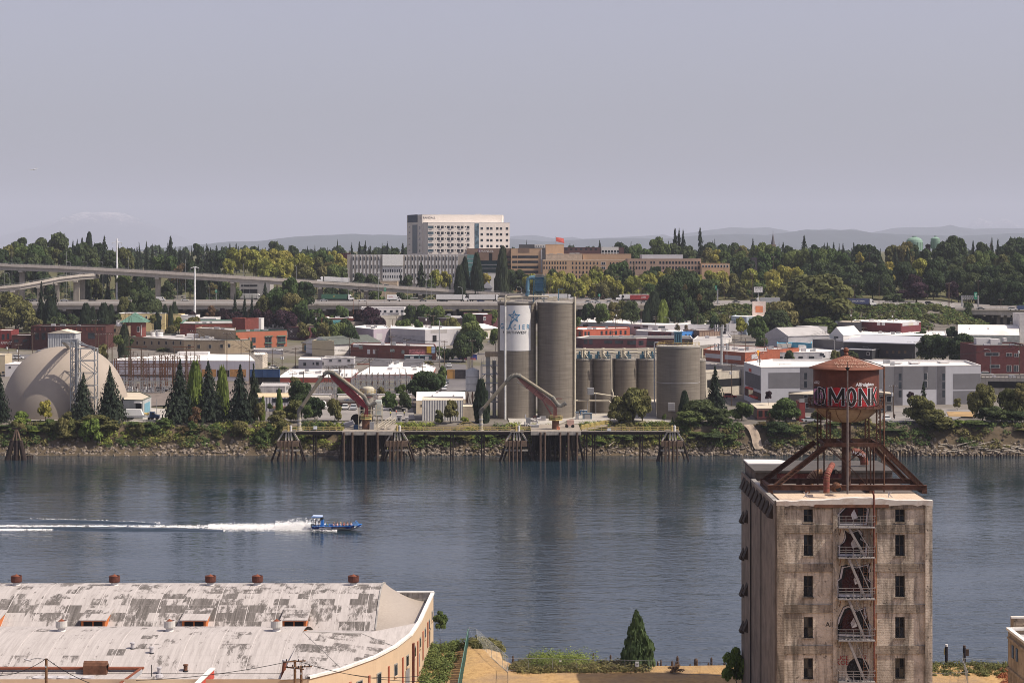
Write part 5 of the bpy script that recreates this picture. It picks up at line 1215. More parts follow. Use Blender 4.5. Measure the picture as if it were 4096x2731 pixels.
car('suv','white','B3',2015,580,'on the street bridge at the right edge',onz(*q('B3',1958,592),0).z+(H-(q('B3',0,592)[1]-YH)*735/F)-.8)
for k_ in list(VP):
 r_=VP[k_]
 for ch in list(r_.children):bpy.data.objects.remove(ch)
 bpy.data.objects.remove(r_)
POLEW=M('pole_wood',(.10,.07,.05),var=.3,scale=1.5);POLEG=M('galvanised',(.38,.38,.38),rough=.5,metal=.4);INS=M('insulator',(.5,.5,.5))
def upole(im,x,yt,base,where,arms=1,trans=0,r=.18,mat=None,kind='utility_pole',lamp=0):
 """base: y of the foot in the zoom, or a tuple ('Y', depth)"""
 px,py=q(im,x,yt)
 if isinstance(base,tuple):
  Y=base[1];X=(px-512)*Y/F;g=V_((X,Y,terr(X,Y)))
 else:g=G_(px,q(im,x,base)[1])
 zt=H-(py-YH)*g.y/F;hgt=zt-g.z
 root=thing(kind,None,'pole' if kind=='utility_pole' else 'street lamp',(g.x,g.y,g.z-.3),0,kind.replace('_',' ')+'s '+where)
 L=lambda n,mb,m:P_(n,mb,m,root,local=True)
 mat=mat or POLEW
 L('post',MB().bar((0,0,0),(0,0,hgt+.3),r,7,r*.65),mat)
 for a in range(arms):
  z=hgt-.2-a*1.1;m=MB().obox((0,-.15,z),(1.5,.25,0),(0,.07,0),(0,0,.09));L('crossarm',m,POLEW)
  mi=MB()
  for xx in(-1.4,-.7,.7,1.4):mi.bar((xx,-.15+xx*.166,z+.08),(xx,-.15+xx*.166,z+.4),.07,5)
  L('insulator',mi,INS)
 for a in range(trans):
  s=(-1,1,-1)[a];L('transformer',MB().lathe([(0,0),(.32,0),(.32,1.),(0,1.1)],10,(s*.45,-.2,hgt-3.2)),INS)
 for a in range(lamp):
  s=-1 if a==0 else 1
  L('lamp_arm',MB().path([(0,0,hgt+.2),(s*.8,0,hgt+.75),(s*2.,0,hgt+.9)],.08,5),mat);L('lamp_head',MB().obox((s*2.3,0,hgt+.86),(.45,0,0),(0,.16,0),(0,0,.1)),INS)
 later(root,where+kind+str(arms)+str(lamp),'{n} %s %s'%('wooden utility pole' if mat is POLEW else 'grey metal lamp post' if lamp else 'slim grey mast',where))
 return root,V_((g.x,g.y,zt))
ends=[]
wh='around the rusty substation'
for x,yt,b_ in[(990,185,500),(1185,0,640),(1030,315,600),(2085,180,700),(2290,335,690),(1155,385,640),(1785,160,560),(1010-20,185,520)][:7]:ends.append(upole('B0',x,yt,('Y',770),wh,0 if x==1185 else 1))
for x,yt,b_ in[(228,745,985),(1440,790,980)]:upole('B0',x,yt,b_,'along the bank road',0,0,.12,POLEG,'mast')
for x,yt in[(300,180),(75,260),(170,285),(880,60),(905,190),(1225,350),(1810,200),(2215,250)]:upole('B0',x,yt,('Y',860),'on the streets behind the dome',1,1 if x in(170,75)else 0)
for x,yt,b_,a,t_ in[(558,0,240,2,1),(858,225,395,1,0),(1243,210,425,1,0),(240,350,520,1,2),(362,320,510,1,0),(150,330,520,1,0),(1042,420,600,1,0),(1386,240,420,1,0),(1255,60,110,1,0),(1290,30,110,0,0),(1570,10,140,1,1),(1628,20,150,1,0),(1985,245,480,1,0),(1730,255,480,2,2),(1685,345,500,1,2),(1528,460,570,2,0),(810,485,640,1,0),(882,465,640,1,0),(338,550,690,1,0),(437,535,640,1,0),(766,490,700,1,0),(668,490,745,0,0),(2000,130,260,1,0),(110,215,335,1,0),(1110,330,420,1,0)]:
 ends.append(upole('B1',x,yt,b_ if b_>260 else('Y',1040),'among the sheds left of the silos',a,t_))
for x,yt in[(225,680),(893,715),(1018,760),(945,680),(1570,910),(2155,890),(560,835)]:upole('A1',x,yt,('Y',1110),'in front of the freeway left of the silos',1,0,.18,RU if x==893 else None)
upole('B1',1685,70,480,'beside the side street',0,0,.3,POLEG,'mast')
for x in(1320,1375):upole('B1',x,515,755,'over the grey substation',0,0,.16,POLEG,'street_lamp',1)
for x,yt,b_,a,t_ in[(922,165,300,1,0),(1320,30,145,2,0),(1185,-230,80,1,0),(950,40,120,1,0),(965,-30,100,1,1),(2040,165,450,1,0),(1822,300,440,1,0),(2145,230,450,0,0),(2018,470,860,1,1),(2272,360,820,1,2),(1995,240,440,0,0),(2320,230,440,1,0),(1705,30,90,0,0),(1498,30,90,0,0)]:
 ends.append(upole('B2',x,yt,b_ if b_>260 else('Y',1060),'on the streets right of the silos',a,t_))
for x,yt,b_,lp in[(1975,345,570,1),(2235,300,440,1),(1445,50,90,1)]:upole('B2',x,yt,b_ if b_>260 else('Y',1080),'right of the silos',0,0,.12,POLEG,'street_lamp',lp)
for x,yt,b_,a,t_ in[(108,470,810,1,0),(1043,440,700,1,1),(1405,405,690,1,1),(2312,290,640,1,1),(525,170,320,2,1),(1150,-20,125,1,1),(768,-30,105,2,1),(182,225,340,1,1),(1735,110,245,1,0),(2250,80,185,2,0),(1475,115,210,1,0),(877,130,205,1,0),(1153,660,970,1,1),(1985,390,540,2,0)]:
 ends.append(upole('B3',x,yt,b_ if b_>300 else('Y',1050),'behind the water tower',a,t_))
for x,yt,b_,lp in[(612,250,415,2),(1330,275,420,2),(925,320,405,1),(1455,345,440,1),(2047,345,560,1),(348,325,420,1),(88,320,420,0)]:upole('B3',x,yt,b_,'on the street behind the storage building',0,0,.13,POLEG if lp else POLEW,'street_lamp' if lp else 'utility_pole',lp)
for x,yt in[(790,660),(1020,610),(1655,645),(1665,640),(1930,620),(2045,275),(935,365),(500,380),(50,400),(2140,790)]:upole('A3',x,yt,('Y',1130 if yt>600 else 1420),'on the wooded slope at right',1 if x!=1020 else 0)
for x,yt in[(1948,465),(2195,470),(965,580),(1175,560),(2210,560),(770,650),(580,640),(350,600)]:upole('A2',x,yt,('Y',1238),'along the far side of the freeway',1)
for x,yt in[(110,330),(610,355),(1178,395),(1705,425),(2235,465),(2150,490)]:upole('A0',x,yt,('Y',1240),'on the high ramp',0,0,.12,POLEG,'street_lamp',0)
for x,yt in[(40,545),(650,460),(800,455),(945,455),(1085,460),(90,560)]:upole('A0',x,yt,('Y',1242),'arching over the ramps',0,0,.12,POLEG,'street_lamp',1)
for im,x,yt in[('A0',1630,590),('A0',1470,655),('A0',1925,690),('A0',595,590),('A0',2195,650),('A0',2295,630),('A1',370,490),('A1',540,680),('A1',1390,690),('A1',1568,590),('A1',1895,690),('A1',1610,575),('A1',1125,555),('A1',850,520),('A2',85,690)]:upole(im,x,yt,('Y',1236),'along the elevated freeway',0,0,.14,POLEG,'street_lamp',1)
def mast(im,x,yt,Y,label,arms):
 p=qa(im,x,yt,Y);g=terr(p.x,Y);r=thing('transmission_mast',label,'mast',(p.x,Y,g-.5));h=p.z-g+.5
 mw=M('mast_white',(.72,.72,.72))
 P_('post',MB().bar((0,0,0),(0,0,h),.75,10,.35),mw,r,local=True)
 for z,w_ in arms:
  P_('crossarm',MB().bar((-w_,0,h-z-.5),(0,0,h-z),.16,5,.26).bar((w_,0,h-z-.5),(0,0,h-z),.16,5,.26),mw,r,local=True)
  P_('insulator',MB().bar((-w_,0,h-z-.5),(-w_,0,h-z-2.2),.12).bar((w_,0,h-z-.5),(w_,0,h-z-2.2),.12),SL,r,local=True)
mast('A0',1074,235,1238,'tall white transmission mast with two arms rising above the high ramp',[(2.2,3.0)])
mast('A0',1790,492,1100,'white double-armed mast standing in front of the freeway',[(.3,2.2)])
SIGNG=M('sign_green',(.015,.22,.12),rough=.5);SIGNW=M('sign_white',(.8,.8,.78))
def road_sign(im,x0,x1,y0,y1,Y,label,post=True,body='EXIT',mat=None):
 a,c=qa(im,x0,y0,Y),qa(im,x1,y1,Y);g=terr((a.x+c.x)/2,Y);cx=(a.x+c.x)/2
 if Y>1139 and c.x<90:g=ZF
 r=thing('road_sign',label,'sign',(cx,Y,g))
 P_('sign_board',MB().box(a.x,c.x,Y-.12,Y+.05,c.z,a.z),mat or SIGNG,r)
 hh=a.z-c.z;n=3
 m=MB()
 for i,ln in enumerate(body.split('|')):
  t_=to_(ln,(cx,Y-.2,a.z-hh*(.3+.62*i/max(1,len(body.split('|'))))),(1,0,0),(0,0,1),min(hh/(len(body.split('|'))+.6),(c.x-a.x)/max(2,len(ln))*1.5),(0,0,0));m.raw(t_.v,t_.f)
 P_('lettering',m,SIGNW if mat is None else BLACK,r)
 if post:P_('post',MB().bar((cx,Y+.2,g-.3),(cx,Y+.2,c.z+.5),.2,6),POLEG,r)
 return r
road_sign('A1',1174,1196,684,720,1160,'stacked green highway sign on a post over the freeway',True,'405|Salem|26')
road_sign('A0',1975,1995,706,732,1200,'small green highway sign near the white mast',True,'EXIT|302')
road_sign('A2',794,812,744,768,1225,'small green sign behind the cars right of the silos',True,'5|N')
for x0,x1,y0,y1,bt in[(1834,1853,678,726,'I-5|North'),(1863,1884,668,710,'I-405|Exit')]:
 road_sign('A2',x0,x1,y0,y1,1130,'%s green sign of the pair on the truss gantry right of the silos'%('left' if x0<1850 else 'taller right'),False,bt)
def gantry_sign(im,xa,xb,yb_,yt_,Y,label):
 a,c=qa(im,xa,yt_,Y),qa(im,xb,yb_,Y);g=terr(c.x,Y);r=thing('sign_gantry',label,'gantry',((a.x+c.x)/2,Y,g))
 m=MB();n=9
 for yy in(Y+.4,Y+1.6):
  for z in(a.z,c.z):m.bar((a.x,yy,z),(c.x,yy,z),.16)
  for i in range(n):
   x0=a.x+(c.x-a.x)*i/n;x1=a.x+(c.x-a.x)*(i+1)/n;m.bar((x0,yy,a.z),(x1,yy,c.z),.1);m.bar((x1,yy,a.z),(x1,yy,c.z),.1)
 P_('truss',m,POLEG,r)
 for x in(a.x,c.x):P_('post',MB().box(x-.35,x+.35,Y+.4,Y+1.6,g-.5,a.z),POLEG,r)
gantry_sign('A2',1750,1890,722,700,1130,'steel truss gantry carrying green signs right of the silos')
gantry_sign('A3',1785,1935,795,760,1150,'white steel truss gantry carrying a green sign at the right hillside')
road_sign('A3',1893,1922,728,792,1148,'green and yellow highway sign on the right-hand gantry',False,'405|5|99')
road_sign('A2',2222,2302,680,732,1180,'billboard with pale printed picture on the far slope',True,'SALE 28',M('billboard_print',(.6,.58,.56),var=.5,scale=1.2))
p=qa('A2',2269,812,1085);g=terr(p.x,1085);r=thing('pole_sign','tall white pole sign with pale orange lettering panel','sign',(p.x,1085,g))
P_('post',MB().bar((p.x,1085,g-.5),(p.x,1085,p.z-3),.5,8),WT,r);P_('sign_board',MB().box(p.x-3.6,p.x+3.6,1084.3,1085.7,p.z-9.5,p.z),M('pale_sign',(.75,.62,.55)),r)
P_('emblem',MB().face([(p.x-2,1084.2,p.z-6),(p.x+2,1084.2,p.z-6),(p.x+2,1084.2,p.z-2.5),(p.x-2,1084.2,p.z-2.5)]),M('orange_paint',(.7,.25,.12)),r)
p=qa('B2',1925,175,745);g=terr(p.x,745);r=thing('cell_tower','grey cell tower crowded with panel antennas right of the round silo','cell tower',(p.x,745,g))
P_('post',MB().bar((p.x,745,g-.5),(p.x,745,p.z+2),.55,10,.4),POLEG,r)
for z0 in(p.z+1.5,p.z-5.5):
 for i in range(9):
  a=i*.698;x,y=p.x+2.6*math.cos(a),745+2.6*math.sin(a)
  P_('antenna',MB().obox((x,y,z0),(-math.sin(a)*.22,math.cos(a)*.22,0),(math.cos(a)*.09,math.sin(a)*.09,0),(0,0,1.25)),LG if i%2 else SL,r)
 m=MB()
 for i in range(9):m.bar((p.x+2.6*math.cos(i*.698),745+2.6*math.sin(i*.698),z0),(p.x+2.6*math.cos((i+1)*.698),745+2.6*math.sin((i+1)*.698),z0),.09)
 for i in range(3):m.bar((p.x,745,z0),(p.x+2.6*math.cos(i*2.09),745+2.6*math.sin(i*2.09),z0),.1)
 P_('platform',m,SL,r)
def wire(a,c,sag,label,n=8,r=.05):
 m=MB();pts=[a.lerp(c,i/n)-V_((0,0,sag*4*(i/n)*(1-i/n)))for i in range(n+1)]
 m.path(pts,r,4);o=S_('power_line',m,BLACK,None,'cable','overhead power lines');later(o,'wire'+label,'{n} black overhead cable '+label);return o
tops=sorted([e[1]for e in ends],key=lambda v:v.x)
cnt=0
for i,a in enumerate(tops):
 near=sorted([c for c in tops[i+1:]if 14<(c-a).length<75],key=lambda c:(c-a).length)[:1]
 for c in near:
  for k in(-1,1):wire(a+V_((k*1.2,0,.2)),c+V_((k*1.2,0,.2)),1.2,'strung between poles over the industrial district')
GT=M('tank_green',(.20,.30,.24),var=.08,scale=.2)
def far_tank(im,x,hw,y0,y1,Y,label,dome):
 p=qa(im,x,y0,Y);k=IM[im][2]*Y/F;h=(y1-y0)*k;r_=hw*k;g=p.z-h-14
 r=thing('water_tank',label,'water tank',(p.x,Y,g))
 P_('tank',MB().lathe([(r_,14),(r_,14+h*.6),(r_*.93,14+h*.78),(r_*.72,14+h*.9),(r_*.4,14+h*.97),(0,14+h)]if dome else[(r_,14),(r_,14+h*.85),(r_*.5,14+h*.95),(0,14+h)],28,(p.x,Y,g)),GT,r)
 P_('stem',MB().bar((p.x,Y,g),(p.x,Y,g+14.1),r_*.55,14),GT,r)
 m=MB()
 for i in range(14):
  a=i*.4488;m.bar((p.x+r_*1.01*math.cos(a),Y+r_*1.01*math.sin(a),g+14),(p.x+r_*1.01*math.cos(a),Y+r_*1.01*math.sin(a),g+14+h*.6),.3,4)
 P_('rib',m,M('tank_dark_green',(.13,.21,.17)),r)
 P_('railing',MB().lathe([(r_*.3,14+h),(r_*.3,14.8+h)],10,(p.x,Y,g)),GT,r)
far_tank('A3',1345,76,222,345,1720,'big ribbed pale green water tank with domed top on the skyline',True)
far_tank('A3',1537,42,220,330,1720,'narrower plain pale green water tank on the skyline',False)
p=qa('A3',46,182,1800);g=terr(p.x,1800);r=thing('church_spire','slender dark church spire pricking the skyline','church',(p.x,1800,g))
P_('spire',MB().bar((p.x,1800,p.z-11),(p.x,1800,p.z-.5),2.0,8,.12),M('slate_spire',(.12,.11,.12)),r);P_('tower',MB().box(p.x-2.2,p.x+2.2,1797.8,1802.2,g,p.z-10.8),HBROWN,r);P_('finial',MB().bar((p.x,1800,p.z-.6),(p.x,1800,p.z+1.6),.15),BLACK,r)
p=qa('A2',403,215,1405);r=thing('flagpole','flagpole with a faded red flag on the hospital penthouse','flag',(p.x,1405,p.z-12))
P_('pole',MB().bar((p.x,1405,p.z-12),(p.x,1405,p.z),.16,6),POLEG,r);P_('flag',MB().face([(p.x,1405,p.z-.6),(p.x+5.4,1405.6,p.z-1.4),(p.x+6,1405,p.z-5),(p.x,1405,p.z-3.6)]),M('red_flag',(.55,.12,.10)),r)
def airliner():
 p=at(33.5,169.2,5000);r=thing('airliner','tiny white airliner flying in the empty sky at left','airplane',p,0);s=1.0
 AW=M('aircraft_white',(.85,.85,.85));L=lambda n,mb:P_(n,mb,AW,r,local=True)
 L('fuselage',MB().raw(*(lambda vs:vs)(([(x,rr*math.cos(a*.785),rr*math.sin(a*.785)+zz)for x,rr,zz in((-18,.3,.9),(-12,1.5,.3),(-6,2,0),(12,2,0),(16,1.5,-.1),(18.5,.2,-.4))for a in range(8)],[(k*8+i,k*8+(i+1)%8,(k+1)*8+(i+1)%8,(k+1)*8+i)for k in range(5)for i in range(8)]))))
 L('wing',MB().raw([(4,-1.5,-.5),(-2,-1.5,-.5),(-7,-17,1),(-5,-17,1),(4,1.5,-.5),(-2,1.5,-.5),(-7,17,1),(-5,17,1)],[(0,1,2,3),(7,6,5,4)]));L('tail_fin',MB().raw([(-11,-.2,1),(-17,-.2,1),(-19,-.2,7.5),(-16.5,-.2,7.5),(-11,.2,1),(-17,.2,1),(-19,.2,7.5),(-16.5,.2,7.5)],[(0,1,2,3),(7,6,5,4),(0,3,7,4),(1,5,6,2),(3,2,6,7)]))
 L('tailplane',MB().raw([(-14,0,1),(-17,0,1),(-19,-6.5,1.6),(-17.6,-6.5,1.6),(-19,6.5,1.6),(-17.6,6.5,1.6)],[(0,1,2,3),(0,5,4,1)]));L('engine',MB().bar((-1,-6,-1.6),(3,-6,-1.6),1,8));L('engine',MB().bar((-1,6,-1.6),(3,6,-1.6),1,8))
 r.rotation_euler=(0,R(4),R(172));r.scale=(.56,)*3
airliner()
SILO=M('silo_concrete',(.285,.245,.195),var=.1,scale=.25,streak=.3,dirt=(.13,.11,.09))
def silo_mat():
 m,t,b=newmat('slipformed_concrete')
 co=t.n('ShaderNodeTexCoord').outputs['Object']
 a=t.noise(t.map((.12,.12,2.2),co),1.2,5,.7);st=t.noise(t.map((1.4,1.4,.05),co),1.2,5,.7);bl=t.noise(co,.12,4)
 c=t.mixc(t.ramp(a,.3,.7),lin((.148,.127,.104)),lin((.235,.206,.172)))
 c=t.mixc(t.ramp(st,.5,.72,0,.38),c,lin((.09,.074,.06)))
 c=t.mixc(t.ramp(bl,.5,.7,0,.3),c,lin((.25,.215,.18)))
 t.l(c,b.inputs['Base Color']);b.inputs['Roughness'].default_value=.95;b.inputs['Specular IOR Level'].default_value=.1
 return m
SILO=silo_mat()
def dome():
 Y=642;px,g=65.5,9;X=(px-512)*Y/F;k=Y/F
 r=thing('storage_dome','huge smooth grey-beige storage dome at the left','dome',(X,Y,g))
 prof=[(20.4*math.cos(t_*math.pi/2)**.86,-1+23.6*math.sin(t_*math.pi/2)**1.0)for t_ in[i/28 for i in range(28)]]+[(0,22.6)]
 P_('shell',MB().lathe(prof,72,(X,Y,g)),M('dome_coating',(.33,.28,.235),var=.05,scale=.12,dirt=(.24,.205,.17),dirta=.4),r,True)
 p0,p1=at(50.6,345.7,Y),at(78.2,330.5,Y)
 hh=P_('head_house',MB().box(p0.x,p1.x,Y-4,Y+4,g+21.2,p1.z-.6),Mcorr('head_house_siding',(.42,.43,.44),.55),r)
 m=MB();x0,x1,z=p0.x-.3,p1.x+.3,p1.z-.6;xm=(x0+x1)/2
 m.raw([(x0,Y-4.3,z),(x1,Y-4.3,z),(xm,Y-4.3,z+1.1),(x0,Y+4.3,z),(x1,Y+4.3,z),(xm,Y+4.3,z+1.1)],[(0,1,2),(5,4,3),(0,2,5,3),(2,1,4,5)])
 P_('roof',m,M('cream_metal_roof'),hh)
 P_('platform',MB().box(x0-3,x1+1,Y-5,Y+5,g+20.8,g+21.2),SL,r)
 Yt=622;t_=thing('conveyor_tower','galvanised lattice conveyor tower standing before the grey dome','tower',(at(84,400,Yt).x,Yt,9))
 G2=M('galvanised')
 def lattice(name,xa,xb,ya,yb,z0,z1,n,r_=.16):
  m=MB()
  for x in(xa,xb):
   for y in(ya,yb):m.bar((x,y,z0),(x,y,z1),r_*1.4)
  for i in range(n):
   a,c=z0+(z1-z0)*i/n,z0+(z1-z0)*(i+1)/n
   for y in(ya,yb):
    m.bar((xa,y,c),(xb,y,c),r_);m.bar((xa if i%2 else xb,y,a),(xb if i%2 else xa,y,c),r_*.8)
   for x in(xa,xb):m.bar((x,ya,c),(x,yb,c),r_*.8);m.bar((x,ya if i%2 else yb,a),(x,yb if i%2 else ya,c),r_*.7)
  P_(name,m,G2,t_)
 zx=lambda x:at(x,400,Yt).x;zz=lambda y:at(80,y,Yt).z
 lattice('mast',zx(71.2),zx(77.6),Yt-1,Yt+1.6,8.5,zz(339),11,.13)
 lattice('stair_frame',zx(78.2),zx(95.4),Yt-1.5,Yt+3.5,8.5,zz(348),6,.15)
 P_('elevator_leg',MB().box(zx(75.2),zx(77.4),Yt-.6,Yt+.7,8.5,zz(339.5)),SL,t_)
 P_('conveyor_head',MB().box(zx(63),zx(78.5),Yt-.9,Yt+.9,zz(341.5),zz(338.3)).bar((zx(63),Yt,zz(340)),(zx(59),Yt+14,g+22.5),.8),G2,t_)
 m=MB();a,c=V_((zx(64),Yt,zz(338))),V_((zx(50),Yt+16,g+23.5));
 pa,pc=V_((zx(70),Yt+1,zz(340))),V_((zx(64),Yt+12,g+22.6))
 for i in range(7):
  s,e=pa.lerp(pc,i/7),pa.lerp(pc,(i+1)/7)
  m.bar(s,e,.14);m.bar(s+V_((0,0,1.6)),e+V_((0,0,1.6)),.14);m.bar(s,e+V_((0,0,1.6)),.1);m.bar(s,s+V_((0,0,1.6)),.1)
 P_('gallery',m,G2,t_)
 m=MB().bar((zx(78),Yt,zz(340)),(zx(90),Yt,zz(346.5)),.2);P_('brace',m,G2,t_)
 P_('cable_ladder',MB().bar((zx(80),Yt-1.6,zz(343)),(zx(96),Yt-1.6,zz(347)),.35),SL,t_)
dome()
b=B('annex','grey-green annex with blue roller door joined to the dome','B0',('Y',628),[(1130,795),(1310,800),(1390,765),(1300,725),(1130,722)],M('annex_grey',(.40,.41,.40)),ROOFT,par=.2,trim=M('green_grey_trim'))
W(b,'B0',[(1272,868,52,92)],BLACK,name='doorway');W(b,'B0',[(1352,868,50,92)],M('pale_blue_door',(.16,.32,.40)),name='roller_door');W(b,'B0',[(1272,822,62,14)],WT,name='awning',proud=.8)
def dumper():
 g=G_(*q('B0',1290,990));r=thing('bulk_truck','dark blue tractor with white bulk hopper trailer by the dome annex','truck',g+V_((0,0,.36)))
 L=lambda n,mb,m,**k:P_(n,mb,m,r,local=True,**k)
 L('hopper',F_([(-6.6,1.5),(1.6,1.5),(1.0,1.9),(.2,3.9),(-5.6,3.9)],2.3),M('truck_white'));L('trailer_frame',MB().box(-6.8,4.2,-1,1,1.0,1.4).bar((.4,-1.1,3.8),(2.6,-1.1,1.4),.1),M('truck_white'))
 L('tank',MB().bar((1.6,-.6,2.2),(3.2,-.6,2.2),.55,10),YELLOW);L('cab',F_([(3.6,.7),(7.2,.7),(7.25,1.7),(5.7,1.95),(5.3,2.9),(3.7,3.0)],2.3),M('navy_paint',(.01,.03,.075),rough=.3));L('window',F_([(4.6,2.0),(5.74,1.98),(5.36,2.75),(4.6,2.75)],2.34),AUTOG)
 L('exhaust_stack',MB().bar((3.5,-1.1,1),(3.5,-1.1,3.6),.12,6),SL)
 wheels(r,(-5.6,-4.4,-3.2,3.4,4.6,6.4),2.4,.5)
 r.scale=(.82,)*3
dumper()
def silo(px0,px1,ytop,Y,label,name='silo',zb=8.5,segs=48):
 k=Y/F;r_=(px1-px0)/2*k;X=((px0+px1)/2-512)*k;zt=H-(ytop-YH)*(Y-r_)/F
 o=thing(name,label,'silo',(X,Y,zb))
 P_('shaft',MB().lathe([(r_,0),(r_,zt-zb)],segs,(X,Y,zb)),SILO,o,True)
 P_('roof',MB().lathe([(r_+.12,zt-zb-.45),(r_+.12,zt-zb+.02),(0,zt-zb+.3)],segs,(X,Y,zb)),CONC,o)
 return o,X,r_,zt
def railing(o,X,Y,r_,z,mat,n=20,name='railing'):
 m=MB()
 for i in range(n):
  a,c=6.2832*i/n,6.2832*(i+1)/n
  P,Q=V_((X+r_*math.cos(a),Y+r_*math.sin(a),z)),V_((X+r_*math.cos(c),Y+r_*math.sin(c),z))
  m.bar(P,P+V_((0,0,1.1)),.05)
  for h in(.55,1.1):m.bar(P+V_((0,0,h)),Q+V_((0,0,h)),.05)
 P_(name,m,mat,o)
CREAMP=M('cream_pipe',(.55,.49,.38),rough=.5,var=.1);BLUEM=M('blue_machine',(.05,.115,.16),rough=.5,var=.2,scale=.8);BLUEL=M('pale_blue_machine',(.11,.21,.28),rough=.5,var=.15,scale=.8)
S1,X1,r1,zt1=silo(497.6,535.8,301.6,634,'tall concrete silo carrying the big white painted sign')
S2,X2,r2,zt2=silo(537.4,573.6,302.0,633,'tall plain concrete silo right of the sign silo')
def wrapm(mb,X,Y,R_,xs=1.):
 out=MB();vs=[]
 for x,y,z in mb.v:
  a=x*xs/R_;vs.append((X+R_*math.sin(a),Y-R_*math.cos(a),y))
 out.raw(vs,mb.f);return out
def gridrect(x0,x1,z0,z1,n=40):
 m=MB()
 for i in range(n):
  a,c=x0+(x1-x0)*i/n,x0+(x1-x0)*(i+1)/n;m.face([(a,z0,0),(c,z0,0),(c,z1,0),(a,z1,0)])
 return m
def slice_poly(pts,step=.3):
 bm=bmesh.new();f=bm.faces.new([bm.verts.new((x,y,0))for x,y in pts]);bmesh.ops.triangulate(bm,faces=[f])
 x=min(p[0]for p in pts)+step
 while x<max(p[0]for p in pts):
  bmesh.ops.bisect_plane(bm,geom=bm.verts[:]+bm.edges[:]+bm.faces[:],plane_co=(x,0,0),plane_no=(1,0,0));x+=step
 bm.verts.index_update();m=MB();m.raw([v.co.copy()for v in bm.verts],[tuple(v.index for v in f.verts)for f in bm.faces]);bm.free();return m
def sign():
 Y,R_=634,r1
 def sx(xs):return math.asin(max(-.99,min(.99,((q('S',xs,0)[0]-512)*(Y-R_*.8)/F-X1)/R_)))*R_
 def sz(ys):return H-(q('S',0,ys)[1]-YH)*(Y-R_*.9)/F
 MWH=M('sign_white_paint',(.68,.66,.645),var=.06,scale=.3,dirt=(.5,.47,.44),dirta=.5);MB_=M('sign_blue',(.10,.24,.38),var=.1);MK=M('sign_black',(.02,.02,.02))
 L=lambda n,mb,m,d:P_(n,wrapm(mb,X1,Y,R_+d),m,S1)
 L('sign_border',gridrect(sx(384),sx(878),sz(1268),sz(543)),M('sign_edge',(.10,.09,.08)),.03)
 L('sign_panel',gridrect(sx(390),sx(871),sz(1260),sz(549)),MWH,.06)
 def word(w_,xa,xb,yc,h,m,d):
  t_=text_mesh(w_,1.0,offset=.018);xs=[v[0]for v in t_.v];ys=[v[1]for v in t_.v];w0=max(xs)-min(xs);h0=max(ys)-min(ys)
  A,C=sx(xa),sx(xb);z0,z1=sz(yc+h/2),sz(yc-h/2)
  t_.v=[(A+(v[0]-min(xs))/w0*(C-A),z0+(v[1]-min(ys))/h0*(z1-z0),0)for v in t_.v]
  L('lettering',t_,m,d)
 for ch,xa,xb,yc,h in(('G',400,448,875,86),('L',478,512,885,74),('A',522,580,887,74),('C',604,648,887,76),('I',688,704,887,74),('E',745,780,887,74),('R',812,856,884,80)):word(ch,xa,xb,yc,h,MB_,.1)
 word('NORTHWEST',441,815,972,42,MK,.1)
 c=(614,722)
 tips=[(614,612),(716,690),(676,808),(512,932),(516,688)];inn=[(640,682),(660,742),(618,772),(576,742),(588,684)]
 ti=[(614,655),(680,700),(655,770),(560,800),(556,700)];ii=[(632,698),(646,740),(616,758),(590,742),(598,700)]
 ring,ringi=[],[]
 for k in range(5):ring+=[tips[k],inn[k]];ringi+=[ti[k],ii[k]]
 for k in range(10):
  j=(k+1)%10;L('star_emblem',slice_poly([(sx(x),sz(y))for x,y in(ring[k],ring[j],ringi[j],ringi[k])],.5),MB_,.1)
 word('G',584,668,728,66,MB_,.11)
sign()
